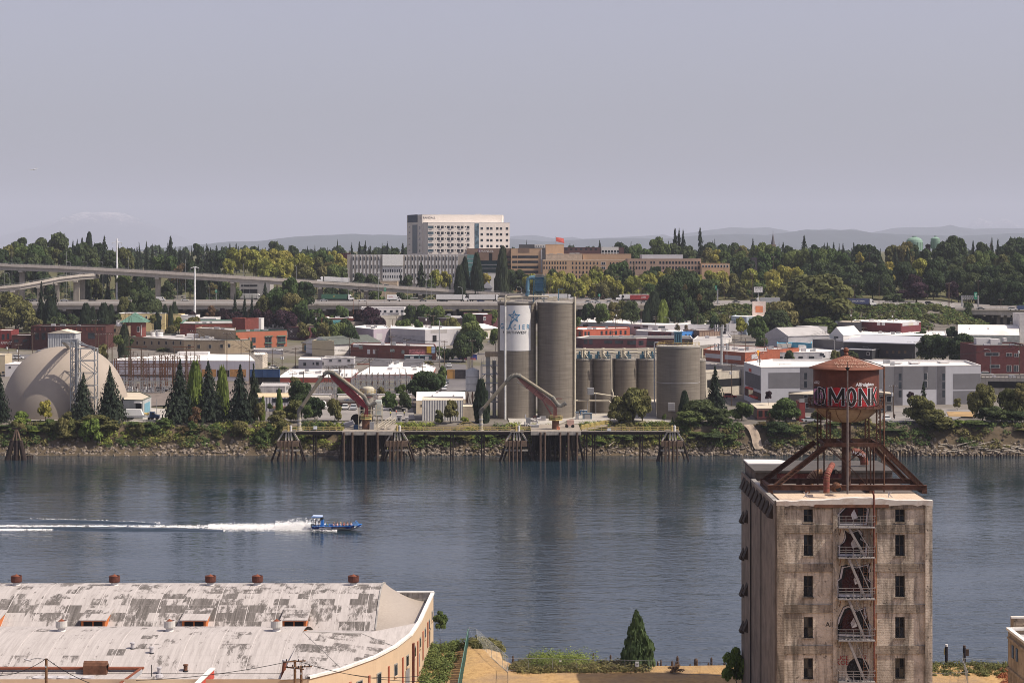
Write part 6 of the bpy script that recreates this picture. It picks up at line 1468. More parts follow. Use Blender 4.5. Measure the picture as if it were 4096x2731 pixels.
def silo_top():
 railing(S1,X1,634,r1-.2,zt1,CREAMP);railing(S2,X2,633,r2-.2,zt2,CREAMP)
 Yf=629;p=lambda xs,ys:qa('S',xs,ys,Yf)
 P_('pipe',MB().path([p(478,1000),p(478,405),p(500,398)],.35,8),CREAMP,S1);P_('pipe',MB().path([p(500,420),p(800,410),p(1160,404)],.3,8),CREAMP,S1)
 P_('downpipe',MB().bar(qa('B1',2289,770,626.6),qa('B1',2289,990,626.6),.36,10).bar(qa('B1',2289,-60,626.6),qa('B1',2289,775,626.6),.36,10),M('white_pipe',(.62,.61,.58)),S1)
 a,c=p(918,392),p(1083,80);o=thing('dust_filter','blue bag-house dust filter standing on the tall silos','filter',(a.x+2.6,Yf+2,zt1))
 w_=c.x-a.x;m=MB()
 for x in(a.x,c.x):
  for y in(Yf,Yf+4):m.bar((x,y,zt1),(x,y,c.z),.16)
 for z in(p(0,320).z,p(0,250).z,p(0,205).z,p(0,150).z,c.z):m.bar((a.x,Yf,z),(c.x,Yf,z),.13);m.bar((a.x,Yf+4,z),(c.x,Yf+4,z),.13)
 m.bar((a.x,Yf,zt1),(c.x,Yf,p(0,320).z),.1);m.bar((c.x,Yf,zt1),(a.x,Yf,p(0,320).z),.1)
 P_('frame',m,BLUEM,o);P_('casing',MB().box(a.x+.3,c.x-.3,Yf+.2,Yf+3.8,p(0,310).z,p(0,158).z),BLUEL,o);P_('casing',MB().box(a.x+.1,c.x+.1,Yf+.1,Yf+3.9,p(0,140).z,p(0,104).z),BLUEM,o)
 P_('hopper',MB().bar(((a.x+c.x)/2,Yf+2,p(0,312).z),((a.x+c.x)/2,Yf+2,p(0,372).z),w_*.6,4,w_*.2),BLUEM,o)
 m=MB()
 for i in range(6):
  x=a.x+w_*i/5;m.bar((x,Yf,p(0,104).z),(x,Yf,p(0,66).z),.05)
 for z in(p(0,66).z,p(0,85).z):m.bar((a.x,Yf,z),(c.x,Yf,z),.05);m.bar((a.x,Yf+4,z),(c.x,Yf+4,z),.05)
 P_('railing',m,CREAMP,o)
 P_('ladder',MB().bar(p(1100,340),p(1100,50),.08).bar(p(1112,340),p(1112,50),.08),BLUEM,o)
 P_('duct',MB().path([p(935,112),p(880,112),p(848,122),p(828,150),p(822,300),p(832,340),p(810,395)],.62,10),BLUEL,o)
 for xs,ys,w2,h2 in((1180,470,40,50),(1260,470,30,60),(735,392,14,40),(410,470,60,30),(520,470,30,50)):
  q0=p(xs,ys);P_('roof_unit',MB().box(q0.x-w2*.02,q0.x+w2*.02,Yf+2,Yf+4,q0.z,q0.z+h2*.02),CREAMP,S2 if xs>900 else S1)
 P_('jib_crane',MB().bar(p(1310,470),p(1310,290),.16,6).bar(p(1305,296),p(1385,296),.12),BLUEL,S2)
 P_('elevator_tube',MB().bar(qa('B2',578,-150,631),qa('B2',576,950,631),.34,8).bar(qa('B2',569,-140,631.5),qa('B2',567,950,631.5),.2,6),CREAMP,S2)
 P_('grab_line',wrapm(gridrect(-r2*1.2,r2*1.2,16.0,16.12,24),X2,633,r2+.08),CONCD,S2)
silo_top()
CX=[(574,593.5),(592.5,614.6),(613.4,638),(637,658)]
for i,(a,c)in enumerate(CX):
 o,X,r_,zt=silo(a,c,358.4,652,'%s silo of the row of four shorter linked concrete silos'%('leftmost','second','third','rightmost')[i],segs=32);o['group']='row of short linked silos'
 railing(o,X,652,r_-.1,zt,CREAMP,12)
 for xs in(a+5.5,a+15):
  p=at(xs,357.5,650);P_('valve_box',MB().box(p.x-.9,p.x+.9,649,651,zt,zt+1.3).bar((p.x,650,zt+1.3),(p.x,650,zt+2.4),.3,8),BLUEM,o)
 P_('pipe',MB().path([at(a,349.5,649),at(c,348.8+i*.2,649)],.24,8).path([at(a,352.5,651),at(c,352,651)],.3,8).path([at(a+8,349.5,649),at(a+8,357,649)],.26,8).path([at(a+10,352,648),at(a+12,355,648),at(a+14,357.5,648)],.2,6),CREAMP,o)
 P_('vent_stack',MB().bar(at(a+10.5,358,650.5),at(a+10.5,347.5,650.5),.5,10),CREAMP,o)
o4,X4,r4,zt4=silo(656.5,699.8,346.2,630,'stout round concrete drum silo with yellow rooftop railing');railing(o4,X4,630,r4-.1,zt4,YELLOW,26)
P_('shaft_seam',MB().lathe([(r4+.06,0),(r4+.06,.14)],48,(X4,630,H-(q('B2',0,648)[1]-YH)*(630-r4)/F)),LG,o4)
p=qa('B2',1466,862,630-r4);P_('louvre',MB().box(p.x-1.05,p.x+1.05,630-r4-.12,630-r4+.8,p.z-1.3,p.z+1.3),LG,o4)
for i in range(4):P_('louvre_slat',MB().box(p.x-1.0,p.x+1.0,630-r4-.2,630-r4-.1,p.z-1.05+i*.62,p.z-.75+i*.62),GREYW,o4)
a,c=qa('B2',1493,295,629),qa('B2',1558,182,629);f=thing('dust_filter','slender blue dust filter on top of the drum silo','filter',((a.x+c.x)/2,629,zt4));P_('casing',MB().box(a.x,c.x,628,630.4,zt4+1,c.z),BLUEL,f)
for i in range(3):P_('filter_tube',MB().bar((a.x+.35+i*.72,627.9,zt4+1.2),(a.x+.35+i*.72,627.9,c.z-.4),.26,8),BLUEM,f)
P_('frame',MB().box(a.x-.2,c.x+.2,627.8,630.6,c.z,c.z+.3).bar((a.x,628,zt4),(a.x,628,zt4+1.1),.12).bar((c.x,628,zt4),(c.x,628,zt4+1.1),.12),BLUEM,f)
P_('conveyor_tube',MB().path([qa('B2',1308,880,626),qa('B2',1308,275,626),qa('B2',1345,268,626)],.22,6),SL,o4)
o5,X5,r5,zt5=silo(690,705.6,359.2,640,'narrow concrete silo peeping out right of the drum silo',segs=32);railing(o5,X5,640,r5-.1,zt5,CREAMP,12);P_('vent_stack',MB().bar(qa('B2',1745,410,640),qa('B2',1745,325,640),.4,8),CREAMP,o5)
r=thing('pipe_rack','cream pipe runs and small hopper box before the row of short silos','pipework',(qa('B2',760,940,640).x,640,9))
m=MB()
for pts in([(570,805),(890,808),(905,825),(905,870)],[(912,395),(914,700),(928,740),(926,930)],[(570,935),(880,940)],[(740,735),(975,770)]):m.path([qa('B2',x,y,641 if y>600 or x<900 else 641)for x,y in pts],.28,6)
P_('pipe',m,CREAMP,r);a,c=qa('B2',692,745,641),qa('B2',750,685,641);P_('hopper_box',MB().box(a.x,c.x,638,641,a.z,c.z),SL,r)
P_('support',MB().bar(qa('B2',770,730,640),qa('B2',770,930,640),.12).bar(qa('B2',700,745,640),qa('B2',690,940,640),.12),SL,r)
b=B('lean_roof_shed','pale sloped-roof loading shed between the short silos and the willow','B2',('Y',640),[(990,812),(1325,825),(1325,722),(1000,720)],GREYW,M('pale_loading_roof',(.55,.49,.40)),par=0)
def elevator_block():
 Y=640;p=lambda x,y:qa('B1',x,y,Y)
 o=thing('cement_tank','white ribbed cement tank on stilts left of the tall silos','tank',(p(1985,720).x,Y,9));r_=62*K*Y/F;X=p(1988,0).x
 P_('tank',MB().lathe([(r_,p(0,720).z),(r_,p(0,525).z),(r_*.3,p(0,505).z),(0,p(0,500).z)],28,(X,Y,0)),M('tank_white',(.44,.44,.44),streak=.2),o,True)
 m=MB();
 for zy in(590,655,718):m.lathe([(r_+.06,p(0,zy).z),(r_+.06,p(0,zy).z+.25)],28,(X,Y,0))
 P_('band',m,SL,o);m=MB()
 for i in range(8):
  a=i*.785;m.bar((X+r_*.95*math.cos(a),Y+r_*.95*math.sin(a),8),(X+r_*.95*math.cos(a),Y+r_*.95*math.sin(a),p(0,720).z),.18)
  m.bar((X+r_*.95*math.cos(a),Y+r_*.95*math.sin(a),8),(X+r_*.95*math.cos(a+.785),Y+r_*.95*math.sin(a+.785),p(0,720).z),.1)
 P_('stilt',m,RU,o);P_('vent_stack',MB().bar(p(1955,515),p(1955,400),.5,8).bar(p(1985,515),p(1985,430),.35,8),CREAMP,o)
 t_=thing('bucket_elevator','grey bucket elevator tower with open platforms left of the sign silo','tower',(p(2150,900).x,Y,9))
 P_('elevator_leg',MB().box(p(2112,0).x,p(2150,0).x,Y-1,Y+1,8.5,p(0,395).z),M('tank_white'),t_);P_('elevator_leg',MB().box(p(2172,0).x,p(2205,0).x,Y+.4,Y+2,8.5,p(0,440).z),SL,t_)
 P_('head_box',MB().box(p(2105,0).x,p(2225,0).x,Y-2,Y+2.5,p(0,400).z,p(0,355).z),M('rusty_cream',(.42,.33,.24),streak=.4),t_)
 m=MB()
 for zy in(480,560,640,720):m.box(p(2072,0).x,p(2232,0).x,Y-2,Y+2,p(0,zy).z-.15,p(0,zy).z)
 for x in(2075,2228):
  for y in(-2,2):m.bar((p(x,0).x,Y+y,8.5),(p(x,0).x,Y+y,p(0,420 if x>2100 else 450).z),.16)
 P_('platform',m,SL,t_);m=MB()
 for zy in(480,445):
  for i in range(9):
   x=p(2072+20*i,0).x;m.bar((x,Y-2,p(0,zy).z),(x,Y-2,p(0,zy).z+1.1),.05)
  m.bar((p(2072,0).x,Y-2,p(0,zy).z+1.1),(p(2232,0).x,Y-2,p(0,zy).z+1.1),.05)
 P_('railing',m,SL,t_);m=MB()
 for a,c,e,f_ in((2150,480,2235,580),(2150,560,2205,640),(2112,560,2150,640),(2205,640,2112,720),(2030,640,2110,560),(2150,720,2225,790)):m.bar(p(a,c),p(e,f_),.14)
 P_('brace',m,SL,t_);P_('cage_ladder',MB().bar(p(2065,700),p(2065,480),.12).bar(p(2078,700),p(2078,480),.12),WT,t_)
 a,c=p(2140,985),p(2232,810);P_('door_frame',MB().bar(a,qa('B1',2140,810,Y),.15).bar(p(2190,985),p(2190,810),.15).bar(p(2232,985),c,.15).bar(p(2140,815),p(2232,815),.3),LG,t_)
 P_('gooseneck',MB().path([p(2240,985),p(2240,830),p(2248,800),p(2262,795),p(2275,810),p(2277,860)],.3,8),WT,t_)
elevator_block()
YD=590;ZD=8.9
TIMB=M('dock_timber',(.10,.065,.048),var=.4,scale=1.2,streak=.4,dirt=(.03,.025,.02));CREO=M('creosote_timber',(.03,.02,.017),var=.5,scale=1.5);GREYT=M('bleached_timber',(.40,.36,.31),var=.25,scale=1.2,streak=.3);DECK=M('dock_deck',(.30,.26,.215),var=.15,scale=.3,dirt=(.25,.2,.16),dirta=.4)
def dolphin(im,xc,where,top=(-55,45),w2=180,posts=True):
 s=K*YD/F;X=qa(im,xc,1080,YD).x;r=thing('mooring_dolphin',where,'dolphin',(X,YD,0));zc=ZD-.1;zm=8.9-92*s-0;zb=-2
 r['group']='timber mooring dolphins'
 P_('cap',MB().box(X+top[0]*s*1.1,X+top[1]*s*1.2+.3,YD-1.6,YD+2.6,zc-.3,zc),DECK,r)
 for i,(a,e)in enumerate(((-50,-100),(-22,-28),(-2,2),(18,30),(42,92))):P_('post',MB().bar((X+a*s,YD-.9,zc-.3),(X+e*s,YD-1.2,zm),.3,4),GREYT,r)
 for a,e in((-40,-60),(10,10),(35,60)):P_('post',MB().bar((X+a*s,YD+2.4,zc-.3),(X+e*s,YD+3.4,zb),.28,6),CREO,r)
 P_('beam',MB().box(X-108*s,X+92*s,YD-2.,YD-1.3,zm-1.6,zm),WOOD,r);P_('beam',MB().box(X-112*s,X+100*s,YD-2.1,YD-1.4,zm-2.9,zm-2.45),GREYT,r);P_('beam',MB().box(X-100*s,X+90*s,YD+2.6,YD+3.2,zm-1.4,zm),CREO,r)
 for a in(-70,-35,2,38):P_('fender_pile',MB().bar((X+a*s,YD-2.5,zm+.25),(X+(a-1)*s,YD-2.5,zb),.27,8,.3),TIMB,r)
 for sg in(-1,1):
  P_('batter_pile',MB().bar((X+sg*92*s,YD-.9,zm),(X+sg*w2*s,YD-1.6,zb-.2),.34,6),CREO,r);P_('batter_pile',MB().bar((X+sg*60*s,YD+2.6,zm),(X+sg*140*s,YD+3.6,zb),.3,6),CREO,r)
 for a in(-5,18):P_('bollard',MB().lathe([(.36,0),(.36,1.5),(.42,1.55),(0,1.75)],12,(X+a*s,YD-.6,zc)),YELLOW if a==-5 else WT,r)
dolphin('B1',305,'timber mooring dolphin at the left end of the dock below the hanging hose');dolphin('B1',1303,'timber mooring dolphin right beside the red unloader platform');dolphin('B2',45,'timber mooring dolphin in the middle below the tall silos');dolphin('B2',1474,'timber mooring dolphin at the right end of the dock',w2=165)
def tripod():
 Y=592;s=K*Y/F;X=qa('B0',152,0,Y).x;r=thing('pile_cluster','dark leaning pile tripod near the left shore','dolphin',(X,Y,0));zt=qa('B0',0,1060,Y).z
 P_('beam',MB().bar((X-1.4,Y,zt),(X+1.4,Y,zt),.4),CREO,r)
 for a,e in((-3,-95),(0,0),(4,85)):P_('pile',MB().bar((X+a*s,Y,zt),(X+a*s+(e-a)*s*.35,Y,zt*.62),.3,7),WOOD,r);P_('pile_sleeve',MB().bar((X+a*s+(e-a)*s*.35,Y,zt*.62),(X+e*s,Y-.5,-1.5),.75,8,.85),CREO,r)
 for a in range(-110,150,20):P_('stub',MB().bar((X+a*s,Y+2,-1),(X+a*s,Y+2,1.2+(a*7%5)*.25),.25,6),CREO,r)
tripod()
def RL_(m,pts,h=1.1,step=2.0,r_=.055):
 for a,c in zip(pts,pts[1:]):
  n=max(1,round((c-a).length/step))
  for i in range(n+1):s=a.lerp(c,i/n);m.bar(s,s+V_((0,0,h)),r_)
  for hh in(h*.5,h):m.bar(a+V_((0,0,hh)),c+V_((0,0,hh)),r_)
 return m
def platform(im,x0,x1,label,piles,batter,y1=612):
 X0,X1_=qa(im,x0,1080,YD).x,qa(im,x1,1080,YD).x;r=thing('dock_platform',label,'dock',((X0+X1_)/2,YD,0))
 P_('deck',MB().box(X0,X1_,YD-1.5,y1,ZD-.35,ZD),DECK,r);P_('fascia',MB().box(X0,X1_,YD-1.9,YD-1.5,ZD-1.15,ZD-.02),GREYT,r);P_('joist',MB().box(X0+.4,X1_-.4,YD-1.2,y1-1,ZD-1.0,ZD-.4),CREO,r)
 for i,x in enumerate(piles):
  X=qa(im,x,1080,YD).x;front=i%2==0;P_('pile',MB().bar((X,YD-(2.2 if front else-2),ZD-.3),(X,YD-(2.2 if front else-2),-3),.33,8),TIMB if front else CREO,r)
 for row in(596,601,605):
  for i in range(7):X=X0+1+(X1_-X0-2)*i/6;P_('pile',MB().bar((X,row,ZD-.4),(X,row,-3),.33,6),CREO,r)
 for xa,xb in batter:P_('batter_pile',MB().bar(qa(im,xa,1090,YD+1),qa(im,xb,1345,YD+1)+V_((0,0,-1.5)),.33,6),CREO,r)
 P_('bulkhead',MB().box(X0+.5,X1_-.5,606.5,607,-1,ZD-.5),CREO,r)
 return r
P1=platform('B1',795,1262,'timber dock platform carrying the red ship unloader',[812,915,890,965,1010,1065,1120],[(800,765),(880,850),(1130,1180),(1240,1150)])
P2=platform('B2',172,632,'timber dock platform carrying the faded pink ship unloader',[300,205,515,350,595,395,440,485,260],[(290,228),(530,568),(600,660)])
def catwalk(im,x0,x1,label,legs,yb=None,z1=None):
 a,c=qa(im,x0,1085,YD),qa(im,x1,1085,YD);a.z=c.z=ZD-.1;r=thing('catwalk',label,'walkway',((a.x+c.x)/2,YD,0))
 P_('deck',MB().box(a.x,c.x,YD-.8,YD+.8,ZD-.3,ZD-.1),DECK,r);P_('girder',MB().box(a.x,c.x,YD-.6,YD+.6,ZD-1.25,ZD-.3),CREO,r)
 m=RL_(MB(),[a+V_((0,-.75,0)),c+V_((0,-.75,0))]);RL_(m,[a+V_((0,.75,0)),c+V_((0,.75,0))]);P_('railing',m,YELLOW,r)
 for x in legs:X=qa(im,x,1085,YD).x;P_('leg',MB().bar((X-.35,YD,ZD-1.2),(X-.35,YD,-3),.22,6).bar((X+.35,YD,ZD-1.2),(X+.35,YD,-3),.22,6).bar((X-2,YD,ZD-1.3),(X,YD,ZD-3.2),.12),CREO,r)
 return r,a,c
r,a,c=catwalk('B1',250,800,'short railed catwalk from the left dolphin to the red unloader platform',[540])
p=qa('B1',545,1053,YD-.9);P_('sign_board',MB().box(p.x-.55,p.x+.55,YD-1.,YD-.9,p.z-.45,p.z+.45),SIGNW,r)
r,a,c=catwalk('B1',1290,2525,'long yellow-railed catwalk between the two unloader platforms',[1800,2085])
m=MB();st=[qa('B1',x,y,YD+1.2)for x,y in((1845,1075),(1905,1035),(1965,1035),(2040,1075))];RL_(m,st,1.2,1.4,.06);RL_(m,[s+V_((0,-1.8,0))for s in st],1.2,1.4,.06)
for i in range(3):m.bar(st[i],st[i+1],.16);m.bar(st[i]+V_((0,-1.8,0)),st[i+1]+V_((0,-1.8,0)),.16)
P_('stile_stairs',m,YELLOW,r)
r,a,c=catwalk('B2',632,1530,'yellow-railed catwalk from the pink unloader platform to the right dolphin',[675,750,1187,1365])
p=qa('B2',893,1071,YD-.9);P_('sign_board',MB().box(p.x-.55,p.x+.55,YD-1.,YD-.9,p.z-.4,p.z+.4),SIGNW,r)
def gangway(im,xa,ya,xb,yb_,Ya,Yb,label,mat,w_=1.6):
 a,c=qa(im,xa,ya,Ya),qa(im,xb,yb_,Yb);r=thing('gangway',label,'gangway',a)
 P_('deck',MB().obox((a+c)/2,(c-a)/2,(0,w_,0),(0,0,.2)),DECK,r);m=MB()
 for y in(-w_,w_):RL_(m,[a+V_((0,y,0)),c+V_((0,y,0))],1.3,1.2,.07)
 P_('railing',m,mat,r)
gangway('B2',640,1075,900,1022,593,616,'sloping ramp with yellow railing from the bank to the right catwalk',YELLOW)
for(xa,ya,xb,yb_),lb in(((1120,1070,1250,985),'cream gangway stairs beside the red unloader, left flight'),((1180,1075,1285,1000),'cream gangway stairs beside the red unloader, right flight')):
 gangway('B1',xa,ya,xb,yb_,592,596,lb,CREAMP,.7)
def corrugate(pts,r_,mat,o,name='hose'):
 P_(name,MB().path(pts,r_,10),mat,o);m=MB()
 for a,c in zip(pts,pts[1:]):
  n=max(1,int((c-a).length/.55))
  for i in range(n):s=a.lerp(c,(i+.5)/n);d=(c-a).normalized();m.bar(s-d*.1,s+d*.1,r_*1.16,10)
 P_('hose_rib',m,M('hose_grey',(.20,.19,.17)),o)
def smooth(pts,n=3):
 for _ in range(n):
  o=[pts[0]]
  for a,c in zip(pts,pts[1:]):o+=[a.lerp(c,.25),a.lerp(c,.75)]
  pts=o+[pts[-1]]
 return pts
def unloader(im,red,redd,label,ped,turret,boom,arm,hose,noz,mast,strut,Y=595):
 p=lambda xy,d=0:qa(im,xy[0],xy[1],Y+d);s=IM[im][2]*Y/F
 o=thing('ship_unloader',label,'crane',(p(ped[0]).x,Y,ZD));xc,zt_=p(turret).x,p(turret).z
 PIPE=M('pipe_khaki',(.24,.205,.15),rough=.6,var=.2,scale=.8)
 P_('pedestal',MB().lathe([(ped[1]*s,0),(ped[1]*s,zt_-ZD)],20,(xc,Y,ZD)),RU,o,True)
 m=MB().lathe([(ped[2]*s,zt_-ZD),(ped[2]*s,zt_-ZD+.3),(ped[1]*s,zt_-ZD+.3)],8,(xc,Y,ZD));P_('turret_deck',m,YELLOW,o);railing(o,xc,Y,ped[2]*s,zt_+.3,YELLOW,8)
 P_('turret_panel',MB().lathe([(ped[2]*s*.93,.2),(ped[2]*s*.93,1.0)],8,(xc,Y,zt_)),M('olive_panel',(.16,.15,.07)),o)
 P_('turntable',MB().bar((xc,Y,zt_+.3),p(boom[0]),ped[1]*s*.95,4,.5),red,o)
 a,c=p(boom[0]),p(boom[1]);d=(c-a);n=d.normalized();up=V_((-n.z,0,n.x));up=up if up.z>0 else-up
 ks=[(0,.35),(.15,.75),(.45,1.0),(.8,.75),(1,.4)];m=MB();vs=[]
 for k_,h in ks:
  for y in(-.55,.55):
   for sg in(-1,1):vs.append(a+d*k_+up*h*sg*boom[2]+V_((0,y,0)))
 fs=[]
 for k_ in range(len(ks)-1):
  i,j=k_*4,k_*4+4;fs+=[(i,j,j+1,i+1),(i+3,j+3,j+2,i+2),(i+1,j+1,j+3,i+3),(i+2,j+2,j,i)]
 m.raw(vs,fs+[(0,1,3,2),(16,18,19,17)]);P_('boom',m,red,o)
 m=MB()
 for k_ in(.3,.55,.75):m.obox(a+d*k_,n*.12,(0,.6,0),up*boom[2]*.95)
 m.obox(a+d*.42+V_((0,-.6,0))+up*.2,n*1.1,(0,.04,0),up*.3*boom[2]);P_('boom_stiffener',m,redd,o)
 P_('elbow_bracket',MB().bar(p(boom[1],-.5),p(arm[0],-.5),.4,4,.28).bar(p(boom[1],.5),p(arm[0],.5),.4,4,.28),redd,o)
 P_('arm',MB().bar(p(arm[0]),p(arm[1]),.55,4,.42),redd if arm[2]else PIPE,o)
 pts=[p(x,-.9)for x in hose[0]];P_('conveying_pipe',MB().path(pts,.52,10),PIPE,o)
 for hp in hose[1]:corrugate(smooth([p(x,-.9)for x in hp],2),.56,PIPE,o)
 pn=[p(x)for x in noz];corrugate(smooth(pn[:3],2),.52,PIPE,o,'nozzle_hose');P_('nozzle',MB().bar(pn[2],pn[3],.5,10,.55).bar(pn[3],pn[3]+V_((0,0,-.6)),.8,10,.9),M('nozzle_cream',(.42,.38,.30)),o)
 m=MB()
 for f_ in(.3,.6):m.bar(pn[2].lerp(pn[3],f_)+V_((0,0,.15)),pn[2].lerp(pn[3],f_)-V_((0,0,.15)),.66,10)
 P_('flange',m,LG,o)
 P_('derrick',MB().path([p(x,-1)for x in mast],.16,4),redd,o);P_('hydraulic_strut',MB().bar(p(strut[0],-.5),p(strut[1],-.5),.2,6,.3),redd,o)
 P_('walkway_pipe',MB().bar(a+up*-.2+V_((0,.8,0)),c+up*-1.1,.12),SL,o)
 return o
RED1=M('crane_red',(.28,.035,.045),rough=.5,var=.2,scale=.6,dirt=(.16,.06,.05),dirta=.5);RED1D=M('crane_dull_red',(.24,.07,.06),rough=.6,var=.3,scale=.8);PINK=M('faded_crane_pink',(.36,.15,.115),rough=.6,var=.15,scale=.6,dirt=(.3,.2,.15),dirta=.4);PINKD=M('faded_crane_dark',(.22,.09,.075),rough=.7,var=.25)
U1=unloader('U',RED1,RED1D,'red pneumatic ship unloader with bent boom on the left dock platform',((1352,1085),58,95),(1345,920),((1360,740),(800,225),1.1),((735,160),(410,640),1),([(660,250),(345,720)],[[(690,220),(720,185),(790,175),(860,205)],[(1300,545),(1345,600),(1365,680),(1420,705),(1505,650)]]),[(345,720),(290,790),(300,880),(305,1060)],[(1352,840),(1352,575),(1440,578)],((1160,590),(1240,730)))
P_('conveying_pipe',MB().path([qa('U',855,205,594),qa('U',1310,555,594)],.55,10),M('pipe_khaki'),U1)
U2=unloader('V',PINK,PINKD,'faded pink pneumatic ship unloader with bent boom before the tall silos',((1655,1100),55,108),(1655,935),((1640,720),(1090,290),1.0),((1000,210),(880,330),0),([(905,310),(735,500),(530,745)],[[(900,315),(960,250),(1040,225),(1110,250)],[(1600,570),(1650,640),(1690,700),(1740,715),(1815,665)]]),[(530,745),(475,790),(485,850),(488,1085)],[(1672,860),(1672,595),(1755,598)],((1440,600),(1590,850)))
P_('conveying_pipe',MB().path([qa('V',1105,248,594),qa('V',1610,580,594)],.5,10),M('pipe_khaki'),U2)
d=(qa('V',1090,290,594)-qa('V',1640,720,594)).normalized()*-1
P_('lettering',to_('DOCKSIDER',qa('V',1460,535,594.2)+V_((0,-.25,0)),d,(d.z*-1,0,d.x),1.0,(0,0,0)),LG,U2)
def plant():
 Y=600;p=lambda x,y,d=0:qa('U',x,y,Y+d);o=thing('receiving_tank','cream receiving tank and filter frame behind the red unloader','tank',(p(1380,900).x,Y,ZD));CR=M('cream_tank',(.50,.46,.36),streak=.2)
 X=p(1380,0).x;s=.06378*Y/F
 P_('tank',MB().lathe([(100*s,p(0,545).z),(100*s,p(0,445).z),(98*s,p(0,430).z),(60*s,p(0,408).z),(0,p(0,402).z)],24,(X,Y,0)),CR,o,True);P_('tank_skirt',MB().lathe([(80*s,ZD),(85*s,p(0,540).z)],20,(X,Y,0)),CONCD,o,True)
 railing(o,X,Y,120*s,p(0,520).z,YELLOW,12);P_('access_deck',MB().lathe([(85*s,0),(122*s,0),(122*s,.15),(85*s,.15)],16,(X,Y,p(0,525).z)),SL,o)
 a,c=p(1495,880),p(1588,630);P_('filter_house',MB().box(a.x,c.x,Y-1,Y+3,a.z,c.z),M('pale_green_panel',(.47,.50,.46)),o)
 m=MB()
 for x in(1240,1330,1440,1520,1600):
  for y in(-2,3):m.bar((p(x,0).x,Y+y,ZD),(p(x,0).x,Y+y,p(0,690).z),.13)
 for yy in(690,780,860):m.bar(p(1240,yy,-2),p(1600,yy,-2),.14);m.bar(p(1240,yy,3),p(1600,yy,3),.14)
 m.bar(p(1240,860,-2),p(1440,690,-2),.1).bar(p(1440,860,-2),p(1600,700,-2),.1).bar(p(1450,1060,-2),p(1600,870,-2),.13).bar(p(1600,1060,-2),p(1450,870,-2),.13)
 P_('frame',m,CREAMP,o);P_('platform_deck',MB().box(p(1240,0).x,p(1600,0).x,Y-2,Y+3,p(0,865).z,p(0,855).z).box(p(1240,0).x,p(1500,0).x,Y-2,Y+3,p(0,695).z,p(0,688).z),SL,o);P_('machinery',MB().box(p(1260,0).x,p(1420,0).x,Y,Y+2,p(0,850).z,p(0,735).z),BLACK,o)
 P_('hose_reel',MB().bar(p(1195,925,-1),p(1195,925,0),1.7,16),BLACK,o);P_('pipe_stack',MB().bar(p(1000,1000,-3),p(1150,950,-3),.4,8).bar(p(1020,1030,-3),p(1170,985,-3),.35,8),LG,o)
 m=RL_(MB(),[p(970,1060,-4),p(1240,1060,-4)],1.1,1.6,.05);P_('railing',m,SL,o)
 q0=p(1440,1060,-6);P_('motor_box',MB().box(q0.x-.6,q0.x+.6,Y-6.6,Y-5.6,ZD,ZD+2.2),SL,o);q0=p(1195,1060,-6);P_('motor_box',MB().box(q0.x-.7,q0.x+.6,Y-6.6,Y-5.6,ZD,ZD+1.3),M('navy_paint'),o)
plant()
def sb_(name,label,cat,im,x0,x1,y0,y1,base_y,dp,mat,top=None,extra=None):
 g=G_(*q(im,(x0+x1)/2,base_y));k=IM[im][2]*g.y/F;h=(y1-y0)*k;w_=(x1-x0)*k;r=thing(name,label,cat,g)
 P_('body',MB().box(-w_/2,w_/2,0,dp,0,h),mat,r,local=True);P_('lid',MB().box(-w_/2-.12,w_/2+.12,-.12,dp+.12,h,h+.15),top or mat,r,local=True)
 if extra:extra(r,w_,h,dp)
 return r
def win2(r,w_,h,d):P_('window',MB().box(-w_*.25,-.05,-.05,.05,h*.35,h*.7),GLASS,r,local=True);P_('window',MB().box(.05,w_*.25,-.05,.05,h*.35,h*.7),GLASS,r,local=True)
def door2(r,w_,h,d):P_('door',MB().box(-w_*.3,w_*.3,-.06,.05,.1,h*.85),GREYW,r,local=True)
sb_('guard_hut','little grey guard hut with two windows near the workers','hut','B1',1292,1338,945,1010,1010,2.2,LG,RG,win2)
sb_('cabinet','pale grey utility cabinet right of the guard hut','cabinet','B1',1372,1396,965,1010,1010,1.5,LG,None,door2)
for i,x in enumerate((625,658)):sb_('portable_toilet','%s of the two blue portable toilets beside the grey cabinets'%('left','right')[i],'toilet','B2',x,x+30,897,950,948,1.2,M('toilet_blue',(.05,.17,.36)),WT,door2)
sb_('cabinet','large blue-grey switchgear cabinet by the portable toilets','cabinet','B2',650,735,925,985,985,2,M('slate_cabinet',(.17,.21,.25)),None,door2);sb_('cabinet','narrow blue-grey cabinet left of the switchgear','cabinet','B2',585,612,915,990,988,1.5,M('slate_cabinet'),None,door2)
sb_('pump_skid','pale pump unit on the dock below the sign silo','machine','B2',258,310,958,1000,1000,2,LG,SL,door2);sb_('fire_cabinet','dark red cabinet on the dock below the sign silo','cabinet','B2',196,224,955,990,990,1,BRICKD,None,door2)
r=thing('pipe_manifold','tangle of grey valves and pipes on the dock edge left of the pink unloader','pipework',qa('B2',190,1040,600));m=MB();rr=random.Random(4)
for i in range(16):
 a=qa('B2',rr.uniform(110,250),rr.uniform(970,1045),601+rr.random()*4);c=a+rr.choice((V_((2,0,0)),V_((0,0,1.3)),V_((1.2,1,.2))));m.bar(a,c,.2,6)
P_('pipe',m,LG,r);P_('valve',MB().obox(qa('B2',150,985,602),(.7,0,0),(0,.6,0),(0,0,.8)).obox(qa('B2',215,1040,601),(1,0,0),(0,.6,0),(0,0,.4)),SL,r)
